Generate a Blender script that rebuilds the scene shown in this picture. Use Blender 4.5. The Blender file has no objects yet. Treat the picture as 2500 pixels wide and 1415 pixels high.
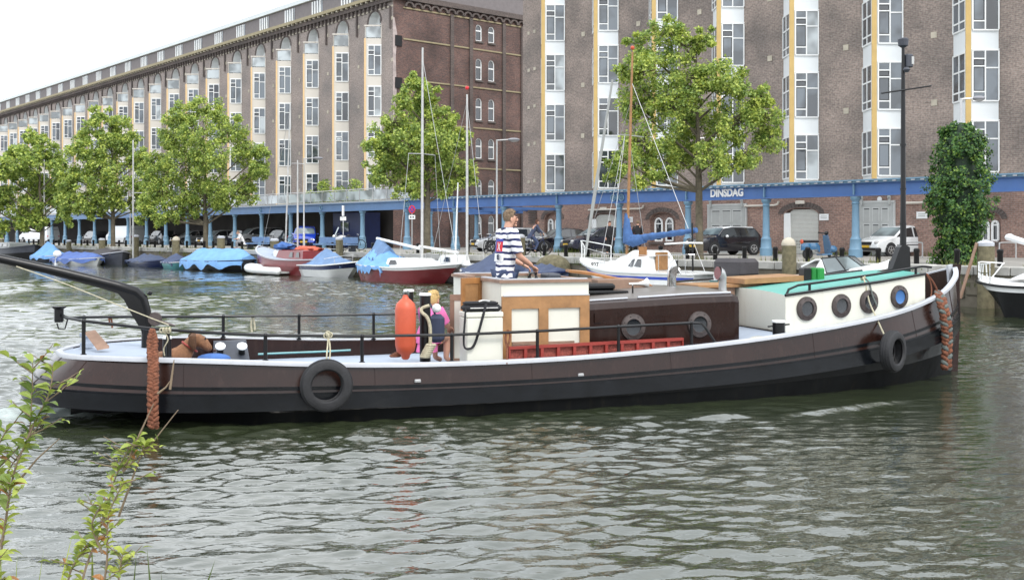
import bpy, math, random
from math import sin, cos, pi, radians, sqrt, atan2
from mathutils import Vector, Matrix, noise
random.seed(7)
C = bpy.context.scene.collection
F = 2605.0; U0 = 1250.0; V0 = 572.0; H = 2.2; SZ = 1.19     # focal length in photo px, centre, horizon row, eye height, street height
def XY(u, Y): return ((u-U0)/F*Y, Y)
def ZV(v, Y): return H-(v-V0)/F*Y
class Line:                                                   # a vertical plane (facade, quay, column row) at distance D from the camera
    def __init__(s, vp, D):
        w = U0-vp; l = math.hypot(w, F); s.n = (F/l, w/l); s.e = (w/l, -F/l); s.D = D
        s.rot = atan2(s.e[1], s.e[0])
    def Y(s, u, off=0): return (s.D+off)/((u-U0)/F*s.n[0]+s.n[1])
    def pt(s, u, off=0): Y = s.Y(u, off); return XY(u, Y)
    def x(s, u, off=0): X, Y = s.pt(u, off); return X*s.e[0]+Y*s.e[1]      # local x along the line
    def at(s, x, off=0): return (s.e[0]*x+s.n[0]*(s.D+off), s.e[1]*x+s.n[1]*(s.D+off))
    def org(s): return (s.n[0]*s.D, s.n[1]*s.D, 0)
QL = Line(-1080, 32.0); CL = Line(-1080, 42.6); RB = Line(-1140, 47.5); LB = Line(-980, 45.1); CL2 = Line(-1020, 41.85)

# ---------------------------------------------------------------- materials
def nt(name):
    m = bpy.data.materials.new(name); m.use_nodes = True; n = m.node_tree
    return m, n, n.nodes['Principled BSDF']
def mat(name, col, rough=.6, metal=0, var=.25, scale=3, bump=.1, bscale=None, coat=0, spec=.5):
    m, n, b = nt(name)
    tc = n.nodes.new('ShaderNodeTexCoord'); no = n.nodes.new('ShaderNodeTexNoise'); no.inputs['Scale'].default_value = scale
    no.inputs['Detail'].default_value = 6; no.inputs['Roughness'].default_value = .65
    n.links.new(tc.outputs['Object'], no.inputs['Vector'])
    r = n.nodes.new('ShaderNodeValToRGB'); n.links.new(no.outputs['Fac'], r.inputs['Fac'])
    r.color_ramp.elements[0].position = .3; r.color_ramp.elements[1].position = .7
    r.color_ramp.elements[0].color = (*[c*(1-var) for c in col], 1); r.color_ramp.elements[1].color = (*[min(1, c*(1+var*.5)) for c in col], 1)
    n.links.new(r.outputs['Color'], b.inputs['Base Color'])
    b.inputs['Roughness'].default_value = rough; b.inputs['Metallic'].default_value = metal
    b.inputs['Coat Weight'].default_value = coat; b.inputs['Specular IOR Level'].default_value = spec
    if bump:
        n2 = n.nodes.new('ShaderNodeTexNoise'); n2.inputs['Scale'].default_value = bscale or scale*6; n2.inputs['Detail'].default_value = 4
        n.links.new(tc.outputs['Object'], n2.inputs['Vector'])
        bp = n.nodes.new('ShaderNodeBump'); bp.inputs['Strength'].default_value = bump; bp.inputs['Distance'].default_value = .02
        n.links.new(n2.outputs['Fac'], bp.inputs['Height']); n.links.new(bp.outputs['Normal'], b.inputs['Normal'])
    return m
def streak(name, amt=.5, sc=(3, 3, .5), col=(.09, .045, .025)):      # vertical weathering streaks and uneven gloss on painted steel
    m = M[name]; n = m.node_tree; b = n.nodes['Principled BSDF']; src = b.inputs['Base Color'].links[0].from_socket
    tc = n.nodes.new('ShaderNodeTexCoord'); mp = n.nodes.new('ShaderNodeMapping'); mp.inputs['Scale'].default_value = sc; n.links.new(tc.outputs['Object'], mp.inputs[0])
    no = n.nodes.new('ShaderNodeTexNoise'); no.inputs['Scale'].default_value = 3; no.inputs['Detail'].default_value = 9; no.inputs['Roughness'].default_value = .75; n.links.new(mp.outputs[0], no.inputs['Vector'])
    r = n.nodes.new('ShaderNodeValToRGB'); r.color_ramp.elements[0].position = .54; r.color_ramp.elements[1].position = .78; r.color_ramp.elements[1].color = (amt, amt, amt, 1); n.links.new(no.outputs['Fac'], r.inputs[0])
    mx = n.nodes.new('ShaderNodeMixRGB'); n.links.new(r.outputs[0], mx.inputs[0]); n.links.new(src, mx.inputs[1]); mx.inputs[2].default_value = (*col, 1); n.links.new(mx.outputs[0], b.inputs['Base Color'])
    rr = n.nodes.new('ShaderNodeMapRange'); v = b.inputs['Roughness'].default_value; rr.inputs[3].default_value = v*.8; rr.inputs[4].default_value = v*1.6; n.links.new(no.outputs['Fac'], rr.inputs[0]); n.links.new(rr.outputs[0], b.inputs['Roughness'])
def brick(name, c1, c2, mortar, dirt=.4):
    m, n, b = nt(name)
    uv = n.nodes.new('ShaderNodeUVMap'); bt = n.nodes.new('ShaderNodeTexBrick')
    n.links.new(uv.outputs['UV'], bt.inputs['Vector'])
    for k, v in (('Scale', 1), ('Mortar Size', .012), ('Brick Width', .24), ('Row Height', .085), ('Bias', -.1)): bt.inputs[k].default_value = v
    bt.inputs['Color1'].default_value = (*c1, 1); bt.inputs['Color2'].default_value = (*c2, 1); bt.inputs['Mortar'].default_value = (*mortar, 1)
    def nz(scale, detail=5):
        no = n.nodes.new('ShaderNodeTexNoise'); no.inputs['Scale'].default_value = scale; no.inputs['Detail'].default_value = detail
        n.links.new(uv.outputs['UV'], no.inputs['Vector']); return no
    n1 = nz(.45, 8); n3 = nz(9, 3)
    r = n.nodes.new('ShaderNodeValToRGB'); n.links.new(n1.outputs['Fac'], r.inputs['Fac'])
    r.color_ramp.elements[0].position = .32; r.color_ramp.elements[1].position = .68
    r.color_ramp.elements[0].color = (1-dirt, 1-dirt, 1-dirt, 1); r.color_ramp.elements[1].color = (1.12, 1.06, 1.02, 1)
    r3 = n.nodes.new('ShaderNodeValToRGB'); n.links.new(n3.outputs['Fac'], r3.inputs['Fac'])
    r3.color_ramp.elements[0].position = .3; r3.color_ramp.elements[1].position = .65
    r3.color_ramp.elements[0].color = (.55, .55, .56, 1); r3.color_ramp.elements[1].color = (1.15, 1.15, 1.15, 1)
    a = n.nodes.new('ShaderNodeMixRGB'); a.blend_type = 'MULTIPLY'; a.inputs[0].default_value = 1
    n.links.new(bt.outputs['Color'], a.inputs[1]); n.links.new(r.outputs['Color'], a.inputs[2])
    d = n.nodes.new('ShaderNodeMixRGB'); d.blend_type = 'MULTIPLY'; d.inputs[0].default_value = .75
    n.links.new(a.outputs['Color'], d.inputs[1]); n.links.new(r3.outputs['Color'], d.inputs[2])
    n.links.new(d.outputs['Color'], b.inputs['Base Color']); b.inputs['Roughness'].default_value = .9
    bp = n.nodes.new('ShaderNodeBump'); bp.inputs['Strength'].default_value = .5; bp.inputs['Distance'].default_value = .02
    n.links.new(bt.outputs['Fac'], bp.inputs['Height']); bp.invert = True; n.links.new(bp.outputs['Normal'], b.inputs['Normal'])
    return m
def leafmat(name, col):
    m, n, b = nt(name); n.nodes.remove(b)
    out = [x for x in n.nodes if x.type == 'OUTPUT_MATERIAL'][0]
    tc = n.nodes.new('ShaderNodeTexCoord'); no = n.nodes.new('ShaderNodeTexNoise'); no.inputs['Scale'].default_value = 2.2
    n.links.new(tc.outputs['Object'], no.inputs['Vector'])
    r = n.nodes.new('ShaderNodeValToRGB'); n.links.new(no.outputs['Fac'], r.inputs['Fac'])
    r.color_ramp.elements[0].position = .35; r.color_ramp.elements[1].position = .65
    r.color_ramp.elements[0].color = (col[0]*.65, col[1]*.72, col[2]*.8, 1); r.color_ramp.elements[1].color = (col[0]*1.2, col[1]*1.1, col[2], 1)
    d = n.nodes.new('ShaderNodeBsdfPrincipled'); d.inputs['Roughness'].default_value = .5; t = n.nodes.new('ShaderNodeBsdfTranslucent')
    n.links.new(r.outputs['Color'], d.inputs['Base Color']); n.links.new(r.outputs['Color'], t.inputs['Color'])
    mx = n.nodes.new('ShaderNodeMixShader'); mx.inputs[0].default_value = .35
    n.links.new(d.outputs[0], mx.inputs[1]); n.links.new(t.outputs[0], mx.inputs[2]); n.links.new(mx.outputs[0], out.inputs[0])
    return m
def glass(name, col, rough=.04):
    m, n, b = nt(name); b.inputs['Base Color'].default_value = (*col, 1); b.inputs['Roughness'].default_value = rough
    b.inputs['Specular IOR Level'].default_value = .8; b.inputs['Coat Weight'].default_value = .6
    tc = n.nodes.new('ShaderNodeTexCoord'); no = n.nodes.new('ShaderNodeTexNoise'); no.inputs['Scale'].default_value = .7
    n.links.new(tc.outputs['Object'], no.inputs['Vector'])
    r = n.nodes.new('ShaderNodeValToRGB'); n.links.new(no.outputs['Fac'], r.inputs['Fac'])
    r.color_ramp.elements[0].position = .42; r.color_ramp.elements[1].position = .58
    r.color_ramp.elements[0].color = (*[c*.55 for c in col], 1); r.color_ramp.elements[1].color = (*[c*1.5 for c in col], 1)
    n.links.new(r.outputs['Color'], b.inputs['Base Color'])
    return m
M = {}
M['brickR'] = brick('brick_mauve', (.335, .27, .238), (.255, .208, .185), (.35, .325, .295), .42)
M['brickG'] = brick('brick_street_level', (.34, .21, .17), (.25, .155, .13), (.32, .27, .24), .3)
M['brickL'] = brick('brick_greyed', (.34, .285, .26), (.27, .228, .21), (.36, .335, .315), .22)
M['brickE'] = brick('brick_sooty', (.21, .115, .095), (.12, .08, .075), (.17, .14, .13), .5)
M['brickD'] = brick('brick_dark_trim', (.16, .125, .115), (.12, .095, .09), (.14, .13, .12), .4)
M['brickF'] = brick('brick_far_grey', (.2, .17, .16), (.16, .14, .135), (.2, .18, .17), .3)
M['plaster'] = mat('patched_plaster', (.5, .42, .4), .9, var=.5, scale=1.2)
M['white'] = mat('white_paint', (.78, .79, .78), .4, var=.07, scale=1.2, bump=.03)
M['panel'] = mat('white_panel', (.72, .75, .76), .35, var=.06, scale=.5, bump=0)
M['cream'] = mat('cream_panel', (.57, .53, .47), .5, var=.06, scale=.5, bump=0)
M['ocher'] = mat('ochre_paint', (.52, .36, .13), .5, var=.1, scale=2, bump=0)
M['peach'] = mat('peach_trim', (.68, .47, .24), .5, var=.1, bump=0)
M['grey2'] = mat('grey_paint_light', (.45, .46, .45), .55, var=.1)
M['gold'] = mat('mustard_cornice', (.32, .27, .16), .7, var=.2)
M['stone'] = mat('pale_stone', (.5, .45, .36), .85, var=.3, scale=2)
M['fascia'] = mat('pale_fascia', (.62, .66, .66), .5, var=.08, scale=.6)
M['slate'] = mat('attic_cladding', (.19, .17, .17), .8, var=.15)
M['pane'] = glass('window_glass', (.075, .09, .105))
M['pane2'] = glass('window_glass_dark', (.018, .021, .026))
M['bglass'] = glass('blue_reflecting_glass', (.06, .16, .38))
M['curtain'] = glass('curtained_glass', (.3, .33, .34), .15)
M['blue'] = mat('girder_blue', (.07, .155, .38), .5, var=.14, scale=1)
M['blue2'] = mat('column_blue', (.15, .27, .38), .5, var=.14, scale=2)
M['blue3'] = mat('girder_grey_blue', (.11, .20, .36), .5, var=.14, scale=1)
M['bluebox'] = mat('deep_blue_sheet', (.008, .02, .10), .4)
M['street'] = mat('street_paving', (.30, .285, .26), .9, var=.3, scale=.8, bump=.3)
M['kerb'] = mat('kerb_stone', (.42, .41, .38), .85, var=.3, scale=1.5)
M['quay'] = mat('quay_masonry', (.17, .15, .115), .95, var=.5, scale=1.2, bump=.6)
M['grass'] = leafmat('grass_green', (.12, .16, .04))
M['weed'] = leafmat('weed_yellow_green', (.22, .22, .07))
M['earth'] = mat('earth', (.10, .085, .05), .95, var=.4, scale=2, bump=.6)
M['grey'] = mat('grey_paint', (.36, .37, .36), .55, var=.1)
M['shutter'] = mat('pale_roller_shutter', (.56, .56, .52), .5, var=.08)
M['black'] = mat('black_paint', (.008, .008, .009), .3, spec=.35, var=.3, scale=5, bump=.05)
M['rubber'] = mat('tyre_rubber', (.018, .018, .02), .7, var=.4, scale=9, bump=.3)
M['dark'] = mat('dark_interior', (.012, .012, .014), .8)
M['brown'] = mat('barge_brown', (.021, .0082, .0058), .19, var=.35, scale=1.7, bump=.12, bscale=7, coat=.06, spec=.32)
M['hullblk'] = mat('barge_black_tar', (.0035, .0035, .004), .2, var=.6, scale=3, bump=.5, bscale=5, spec=.28)
M['hullbot'] = mat('weathered_lower_hull', (.004, .0045, .005), .5, spec=.12, var=.6, scale=2, bump=.3, bscale=6)
M['capw'] = mat('cap_white', (.44, .455, .49), .5, var=.12, scale=3)
M['deck'] = mat('deck_pale_blue', (.33, .38, .46), .6, var=.1, scale=2)
M['ivory'] = mat('ivory_paint', (.66, .65, .57), .42, var=.05, scale=2, bump=.04)
M['turq'] = mat('turquoise_roof', (.10, .35, .30), .45, var=.12, scale=2)
M['wood'] = mat('varnished_wood', (.34, .175, .07), .45, var=.35, scale=4)
M['wood2'] = mat('grey_wood', (.27, .17, .12), .7, var=.3, scale=4)
M['teak'] = mat('orange_wood', (.36, .16, .05), .45, var=.35, scale=5)
M['pile'] = mat('weathered_pile', (.17, .15, .09), .95, var=.5, scale=5, bump=.8)
M['roofgrey'] = mat('roof_brown_grey', (.13, .115, .105), .4, var=.2)
M['chrome'] = mat('chromed_steel', (.6, .6, .6), .15, 1, var=.1)
M['steel'] = mat('galvanised', (.5, .5, .5), .4, .7, var=.1)
M['brass'] = mat('dull_bronze', (.085, .068, .064), .45, .4, var=.3, scale=10)
M['orange'] = mat('orange_fender', (.52, .085, .035), .45, var=.12, scale=5)
M['red'] = mat('red_paint', (.30, .035, .025), .55, var=.15)
M['redmesh'] = mat('rusty_red_mesh', (.34, .08, .06), .8, var=.7, scale=40)
M['ropeo'] = mat('orange_rope', (.23, .085, .045), .9, var=.6, scale=22, bump=.8)
M['rope'] = mat('pale_rope', (.50, .46, .33), .9, var=.3, scale=30, bump=.5)
M['rope2'] = mat('grey_rope', (.13, .15, .14), .9, var=.4, scale=30, bump=.5)
M['bfab'] = mat('blue_fabric', (.05, .13, .36), .85, var=.3, scale=6, bump=.5)
M['tarpL'] = mat('light_blue_tarp', (.15, .33, .62), .65, var=.2, scale=2, bump=.5)
M['tarpB'] = mat('royal_blue_tarp', (.07, .13, .36), .65, var=.2, scale=2, bump=.5)
M['tarpN'] = mat('navy_tarp', (.055, .075, .14), .7, var=.25, scale=2, bump=.5)
M['tarpG'] = mat('charcoal_tarp', (.06, .055, .06), .8, var=.25, scale=2, bump=.5)
M['tarpS'] = mat('slate_blue_tarp', (.13, .22, .38), .7, var=.25, scale=2, bump=.5)
M['navy'] = mat('navy_paint', (.015, .025, .085), .25, var=.15, coat=.3)
M['maroon'] = mat('maroon_paint', (.19, .028, .032), .3, var=.15, coat=.3)
M['green'] = mat('green_paint', (.01, .20, .03), .45)
M['teal'] = mat('teal_paint', (.10, .30, .32), .4)
M['gel'] = mat('gelcoat_white', (.76, .77, .76), .25, var=.07, coat=.3, bump=.02)
M['iron'] = mat('dark_steel_hull', (.045, .05, .065), .5, var=.3)
M['cstripe'] = mat('blue_stripe', (.03, .07, .42), .3)
M['skin'] = mat('skin', (.55, .30, .21), .55, var=.1, scale=8, bump=.03)
M['hair'] = mat('sandy_hair', (.21, .145, .09), .8, var=.4, scale=40, bump=.6)
M['hairb'] = mat('brown_hair', (.09, .035, .02), .8, var=.4, scale=40, bump=.6)
M['hairy'] = mat('blond_hair', (.62, .43, .18), .8, var=.4, scale=40, bump=.6)
M['pink'] = mat('pink_cloth', (.72, .16, .40), .8, var=.15)
M['denim'] = mat('denim', (.05, .07, .14), .9, var=.2)
M['cnavy'] = mat('navy_cloth', (.04, .05, .09), .9, var=.2)
M['cblack'] = mat('black_cloth', (.015, .015, .018), .9, var=.2)
M['cgrey'] = mat('grey_cloth', (.25, .25, .27), .9, var=.2)
M['cwhite'] = mat('white_cloth', (.7, .7, .7), .9, var=.1)
M['dog'] = mat('dog_brown', (.24, .11, .05), .75, var=.45, scale=16, bump=.6)
M['dogn'] = mat('dog_nose', (.05, .025, .02), .4)
M['bark'] = mat('plane_bark', (.13, .11, .075), .9, var=.55, scale=4, bump=.8)
M['leafA'] = leafmat('plane_leaf_light', (.50, .60, .14))
M['leafB'] = leafmat('plane_leaf_mid', (.30, .41, .09))
M['leafC'] = leafmat('plane_leaf_deep', (.18, .28, .06))
M['ivyA'] = leafmat('ivy_leaf_bright', (.19, .31, .05))
M['ivyB'] = leafmat('ivy_leaf', (.07, .17, .04))
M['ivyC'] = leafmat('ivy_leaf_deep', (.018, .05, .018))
M['twigA'] = leafmat('shrub_leaf', (.40, .48, .09))
M['twigB'] = leafmat('shrub_leaf_dark', (.20, .28, .06))
M['twigR'] = leafmat('shrub_leaf_red', (.38, .18, .06))
M['stem'] = mat('twig', (.20, .15, .10), .8, var=.3)
M['carsilver'] = mat('silver_car_paint', (.42, .43, .44), .25, .3, var=.05, coat=.8, bump=0)
M['carwhite'] = mat('white_car_paint', (.72, .74, .75), .25, var=.04, coat=.8, bump=0)
M['carblack'] = mat('black_car_paint', (.008, .007, .012), .18, var=.1, coat=1, bump=0)
M['carnavy'] = mat('navy_car_paint', (.012, .014, .035), .18, var=.1, coat=1, bump=0)
M['carblue'] = mat('blue_car_paint', (.01, .045, .40), .2, var=.05, coat=1, bump=0)
M['vespa'] = mat('blue_scooter_paint', (.03, .12, .24), .2, var=.05, coat=1, bump=0)
M['cargls'] = glass('car_glass', (.03, .035, .04)); M['cargls2'] = glass('car_windscreen', (.16, .2, .21), .1)
M['plate'] = mat('yellow_plate', (.62, .38, .02), .5, bump=0)
M['lampglass'] = glass('lamp_glass', (.7, .7, .68), .2)
M['signred'] = mat('sign_red', (.6, .02, .03), .5, bump=0); M['signblue'] = mat('sign_blue', (.03, .05, .35), .5, bump=0)
M['signwhite'] = mat('sign_white', (.75, .75, .75), .5, var=.03, bump=0)
def stripes():
    m, n, b = nt('navy_white_stripes'); tc = n.nodes.new('ShaderNodeTexCoord'); sp = n.nodes.new('ShaderNodeSeparateXYZ')
    n.links.new(tc.outputs['Object'], sp.inputs[0])
    no = n.nodes.new('ShaderNodeTexNoise'); no.inputs['Scale'].default_value = 7; n.links.new(tc.outputs['Object'], no.inputs['Vector'])
    a = n.nodes.new('ShaderNodeMath'); a.operation = 'MULTIPLY_ADD'; a.inputs[1].default_value = .05; n.links.new(no.outputs['Fac'], a.inputs[0]); n.links.new(sp.outputs['Z'], a.inputs[2])
    b1 = n.nodes.new('ShaderNodeMath'); b1.operation = 'DIVIDE'; b1.inputs[1].default_value = .088; n.links.new(a.outputs[0], b1.inputs[0])
    c = n.nodes.new('ShaderNodeMath'); c.operation = 'FRACT'; n.links.new(b1.outputs[0], c.inputs[0])
    r = n.nodes.new('ShaderNodeValToRGB'); r.color_ramp.interpolation = 'CONSTANT'; n.links.new(c.outputs[0], r.inputs[0])
    r.color_ramp.elements[0].color = (.78, .78, .8, 1); r.color_ramp.elements[1].position = .60; r.color_ramp.elements[1].color = (.02, .025, .09, 1)
    n.links.new(r.outputs[0], b.inputs['Base Color']); b.inputs['Roughness'].default_value = .85; return m
M['stripes'] = stripes()
M['strake'] = mat('glossy_black_strake', (.006, .007, .009), .2, var=.5, scale=4, bump=.35, bscale=3, spec=.34)
M['dogear'] = mat('dog_ear_brown', (.10, .045, .02), .8, var=.4, scale=16, bump=.6)
M['sailblue'] = mat('sail_cover_blue', (.055, .13, .31), .85, var=.3, scale=6, bump=.6)
M['dark2'] = mat('arcade_wall_painted_shade', (.05, .045, .042), .9, var=.4, scale=.6)  # shade under the terrace painted into the wall colour, near black
M['mastw'] = mat('dull_mast_paint', (.5, .5, .49), .45)
streak('brown', .45, (2.5, 2.5, .6), (.06, .035, .028)); streak('hullblk', .3, (3, 3, .8), (.025, .02, .016)); streak('hullbot', .6, (3, 3, .4), (.025, .022, .014)); streak('capw', .5, (4, 4, 3), (.30, .28, .25)); streak('ivory', .3, (3, 3, .4), (.45, .40, .32)); streak('blue', .25, (.6, 3, .6), (.2, .22, .26)); streak('panel', .2, (3, 3, .2), (.5, .5, .46)); streak('deck', .4, (2, 2, 2), (.22, .23, .24))

# ---------------------------------------------------------------- mesh helpers
class MB:
    def __init__(s): s.v = []; s.f = []; s.mi = []; s.T = None
    def add(s, vs, fs, m=0):
        b = len(s.v)
        if s.T is not None: vs = [s.T @ Vector(p) for p in vs]
        s.v += [tuple(p) for p in vs]; s.f += [tuple(b+i for i in f) for f in fs]; s.mi += [m]*len(fs); return s
    def quad(s, a, b, c, d, m=0): return s.add([a, b, c, d], [(0, 1, 2, 3)], m)
    def box(s, x0, y0, z0, x1, y1, z1, m=0, bev=0):
        if bev:
            rings = []
            for z, i in ((z0, bev), (z0+bev, 0), (z1-bev, 0), (z1, bev)):
                a, b_, c, d = x0+i, y0+i, x1-i, y1-i; k = bev if not i else bev*.3
                rings.append([(a+k, b_, z), (c-k, b_, z), (c, b_+k, z), (c, d-k, z), (c-k, d, z), (a+k, d, z), (a, d-k, z), (a, b_+k, z)])
            return s.loft(rings, m=m)
        return s.add([(x0, y0, z0), (x1, y0, z0), (x1, y1, z0), (x0, y1, z0), (x0, y0, z1), (x1, y0, z1), (x1, y1, z1), (x0, y1, z1)],
                     [(0, 3, 2, 1), (4, 5, 6, 7), (0, 1, 5, 4), (1, 2, 6, 5), (2, 3, 7, 6), (3, 0, 4, 7)], m)
    def loft(s, rings, closed=True, caps=True, m=0):
        k = len(rings[0]); vs = [p for r in rings for p in r]; fs = []
        for i in range(len(rings)-1):
            for j in range(k if closed else k-1):
                j2 = (j+1) % k; fs.append((i*k+j, i*k+j2, (i+1)*k+j2, (i+1)*k+j))
        if caps and closed: fs += [tuple(range(k))[::-1], tuple((len(rings)-1)*k+j for j in range(k))]
        return s.add(vs, fs, m)
    def tube(s, pts, r, seg=8, m=0, caps=True, flat=1.0):
        P = [Vector(p) for p in pts]; n = len(P)
        if not hasattr(r, '__len__'): r = [r]*n
        rings = []; up = None
        for i in range(n):
            t = (P[min(i+1, n-1)]-P[max(i-1, 0)]).normalized()
            if up is None: up = Vector((0, 0, 1)) if abs(t.z) < .9 else Vector((0, 1, 0))
            x = t.cross(up)
            if x.length < 1e-5: x = t.orthogonal()
            x.normalize(); y = x.cross(t).normalized(); up = y
            rings.append([P[i]+x*r[i]*cos(2*pi*j/seg)+y*r[i]*flat*sin(2*pi*j/seg) for j in range(seg)])
        return s.loft(rings, m=m, caps=caps)
    def lathe(s, prof, c=(0, 0, 0), axis='z', seg=16, m=0):
        rings = []
        for r, h in prof:
            rg = []
            for j in range(seg):
                a = 2*pi*j/seg; p = (r*cos(a), r*sin(a), h)
                if axis == 'y': p = (p[0], -p[2], p[1])
                if axis == 'x': p = (p[2], p[0], p[1])
                rg.append((p[0]+c[0], p[1]+c[1], p[2]+c[2]))
            rings.append(rg)
        return s.loft(rings, m=m)
    def ball(s, c, rx, ry=None, rz=None, seg=12, rings=8, m=0):
        ry = ry or rx; rz = rz or rx; R = []
        for i in range(rings+1):
            a = pi*(i+.02)/(rings+.04)-pi/2
            R.append([(c[0]+rx*cos(a)*cos(2*pi*j/seg), c[1]+ry*cos(a)*sin(2*pi*j/seg), c[2]+rz*sin(a)) for j in range(seg)])
        return s.loft(R, m=m)
    def torus(s, c, R, r, axis='y', seg=24, sg=8, m=0, w=1.0):
        rings = []
        for i in range(seg):
            a = 2*pi*i/seg; rg = []
            for j in range(sg):
                b = 2*pi*j/sg; q = R+r*cos(b); h = r*w*sin(b); p = (q*cos(a), h, q*sin(a))
                if axis == 'x': p = (h, q*cos(a), q*sin(a))
                if axis == 'z': p = (q*cos(a), q*sin(a), h)
                rg.append((p[0]+c[0], p[1]+c[1], p[2]+c[2]))
            rings.append(rg)
        rings.append(rings[0]); return s.loft(rings, m=m, caps=False)
    def prism(s, poly, vec, m=0):
        k = len(poly); vec = Vector(vec); a = [Vector(p) for p in poly]; b = [p+vec for p in a]
        fs = [tuple(range(k))[::-1], tuple(range(k, 2*k))]+[(i, (i+1) % k, k+(i+1) % k, k+i) for i in range(k)]
        return s.add(a+b, fs, m)
    def build(s, name, mats, parent=None, smooth=False, uv=False, loc=None, rz=0):
        me = bpy.data.meshes.new(name); me.from_pydata(s.v, [], s.f); me.update()
        if not isinstance(mats, (list, tuple)): mats = [mats]
        for m in mats: me.materials.append(M[m] if isinstance(m, str) else m)
        if len(mats) > 1: me.polygons.foreach_set('material_index', s.mi)
        fixn(me)
        if smooth: sm(me, smooth if smooth is not True else 40)
        if uv: boxuv(me)
        o = bpy.data.objects.new(name, me); C.objects.link(o)
        if parent: o.parent = parent
        if loc: o.location = loc
        o.rotation_euler[2] = rz
        return o
import bmesh
def fixn(me):
    if len(me.polygons) > 30000: return
    b = bmesh.new(); b.from_mesh(me); bmesh.ops.recalc_face_normals(b, faces=b.faces); b.to_mesh(me); b.free()
def sm(me, ang):
    me.polygons.foreach_set('use_smooth', [True]*len(me.polygons))
    try: me.set_sharp_from_angle(angle=radians(ang))
    except Exception: pass
def boxuv(me):
    l = me.uv_layers.new(name='UVMap'); vs = me.vertices
    for p in me.polygons:
        n = p.normal
        for li in p.loop_indices:
            c = vs[me.loops[li].vertex_index].co
            if abs(n.z) > .8: q = (c.x, c.y)
            elif abs(n.x) > abs(n.y): q = (c.y, c.z)
            else: q = (c.x, c.z)
            l.data[li].uv = q
def tag(o, label=None, cat=None, group=None, kind=None):
    if label: o['label'] = label
    if cat: o['category'] = cat
    if group: o['group'] = group
    if kind: o['kind'] = kind
    return o
def empty(name, loc, rz=0, label=None, cat=None, group=None):
    o = bpy.data.objects.new(name, None); C.objects.link(o); o.location = loc; o.rotation_euler[2] = rz; o.empty_display_size = .3
    return tag(o, label, cat, group)
def dup(o, loc, rz=None, label=None, parent=None):
    c = o.copy(); C.objects.link(c); c.parent = parent
    if parent is None:
        c.location = loc
        if rz is not None: c.rotation_euler[2] = rz
    if label: c['label'] = label
    for ch in o.children: dup(ch, None, parent=c)
    return c
def spline(P, n):                                             # Catmull-Rom through control points, n samples
    P = [Vector(p) for p in P]; k = len(P)-1; out = []
    for i in range(n):
        t = i/(n-1)*k; a = min(int(t), k-1); f = t-a
        p0, p1, p2, p3 = P[max(a-1, 0)], P[a], P[a+1], P[min(a+2, k)]
        out.append(.5*((2*p1)+(-p0+p2)*f+(2*p0-5*p1+4*p2-p3)*f*f+(-p0+3*p1-3*p2+p3)*f**3))
    return out
def sweep(mb, pts, sec, m=0, closed=False, inward=False):     # horizontal sweep, section = (out, up)
    n = len(pts); rings = []
    for i in range(n):
        a = pts[max(i-1, 0)]; b = pts[min(i+1, n-1)]; t = Vector((b[0]-a[0], b[1]-a[1], 0)).normalized(); o = Vector((t.y, -t.x, 0))
        rings.append([(pts[i][0]+o.x*q, pts[i][1]+o.y*q, pts[i][2]+h) for q, h in sec])
    mb.loft(rings, m=m)
def skin(vs, es, rad, root=0, sub=1):
    me = bpy.data.meshes.new('t'); me.from_pydata(vs, es, []); o = bpy.data.objects.new('t', me); C.objects.link(o)
    md = o.modifiers.new('s', 'SKIN'); md.use_smooth_shade = True
    for i, v in enumerate(me.skin_vertices[0].data):
        r = rad[i]; v.radius = (r, r) if not hasattr(r, '__len__') else r; v.use_root = (i == root)
    if sub: s2 = o.modifiers.new('u', 'SUBSURF'); s2.levels = s2.render_levels = sub
    dg = bpy.context.evaluated_depsgraph_get(); dg.update(); m2 = bpy.data.meshes.new_from_object(o.evaluated_get(dg))
    bpy.data.objects.remove(o); mb = MB(); mb.add([v.co[:] for v in m2.vertices], [tuple(p.vertices) for p in m2.polygons]); return mb
def text(s, size, name, m, parent, loc, rot, ext=.01, bold=0):
    cu = bpy.data.curves.new('t', 'FONT'); cu.body = s; cu.size = size; cu.extrude = ext; cu.offset = bold; cu.align_x = 'CENTER'; cu.align_y = 'CENTER'
    o = bpy.data.objects.new('t', cu); C.objects.link(o); dg = bpy.context.evaluated_depsgraph_get(); dg.update()
    me = bpy.data.meshes.new_from_object(o.evaluated_get(dg)); bpy.data.objects.remove(o)
    me.materials.clear(); me.materials.append(M[m]); q = bpy.data.objects.new(name, me); C.objects.link(q); q.parent = parent; q.location = loc; q.rotation_euler = rot; return q
def interp(x, T):
    if x <= T[0][0]: return T[0][1]
    for a, b in zip(T, T[1:]):
        if x <= b[0]: return a[1]+(b[1]-a[1])*(x-a[0])/(b[0]-a[0])
    return T[-1][1]
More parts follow.
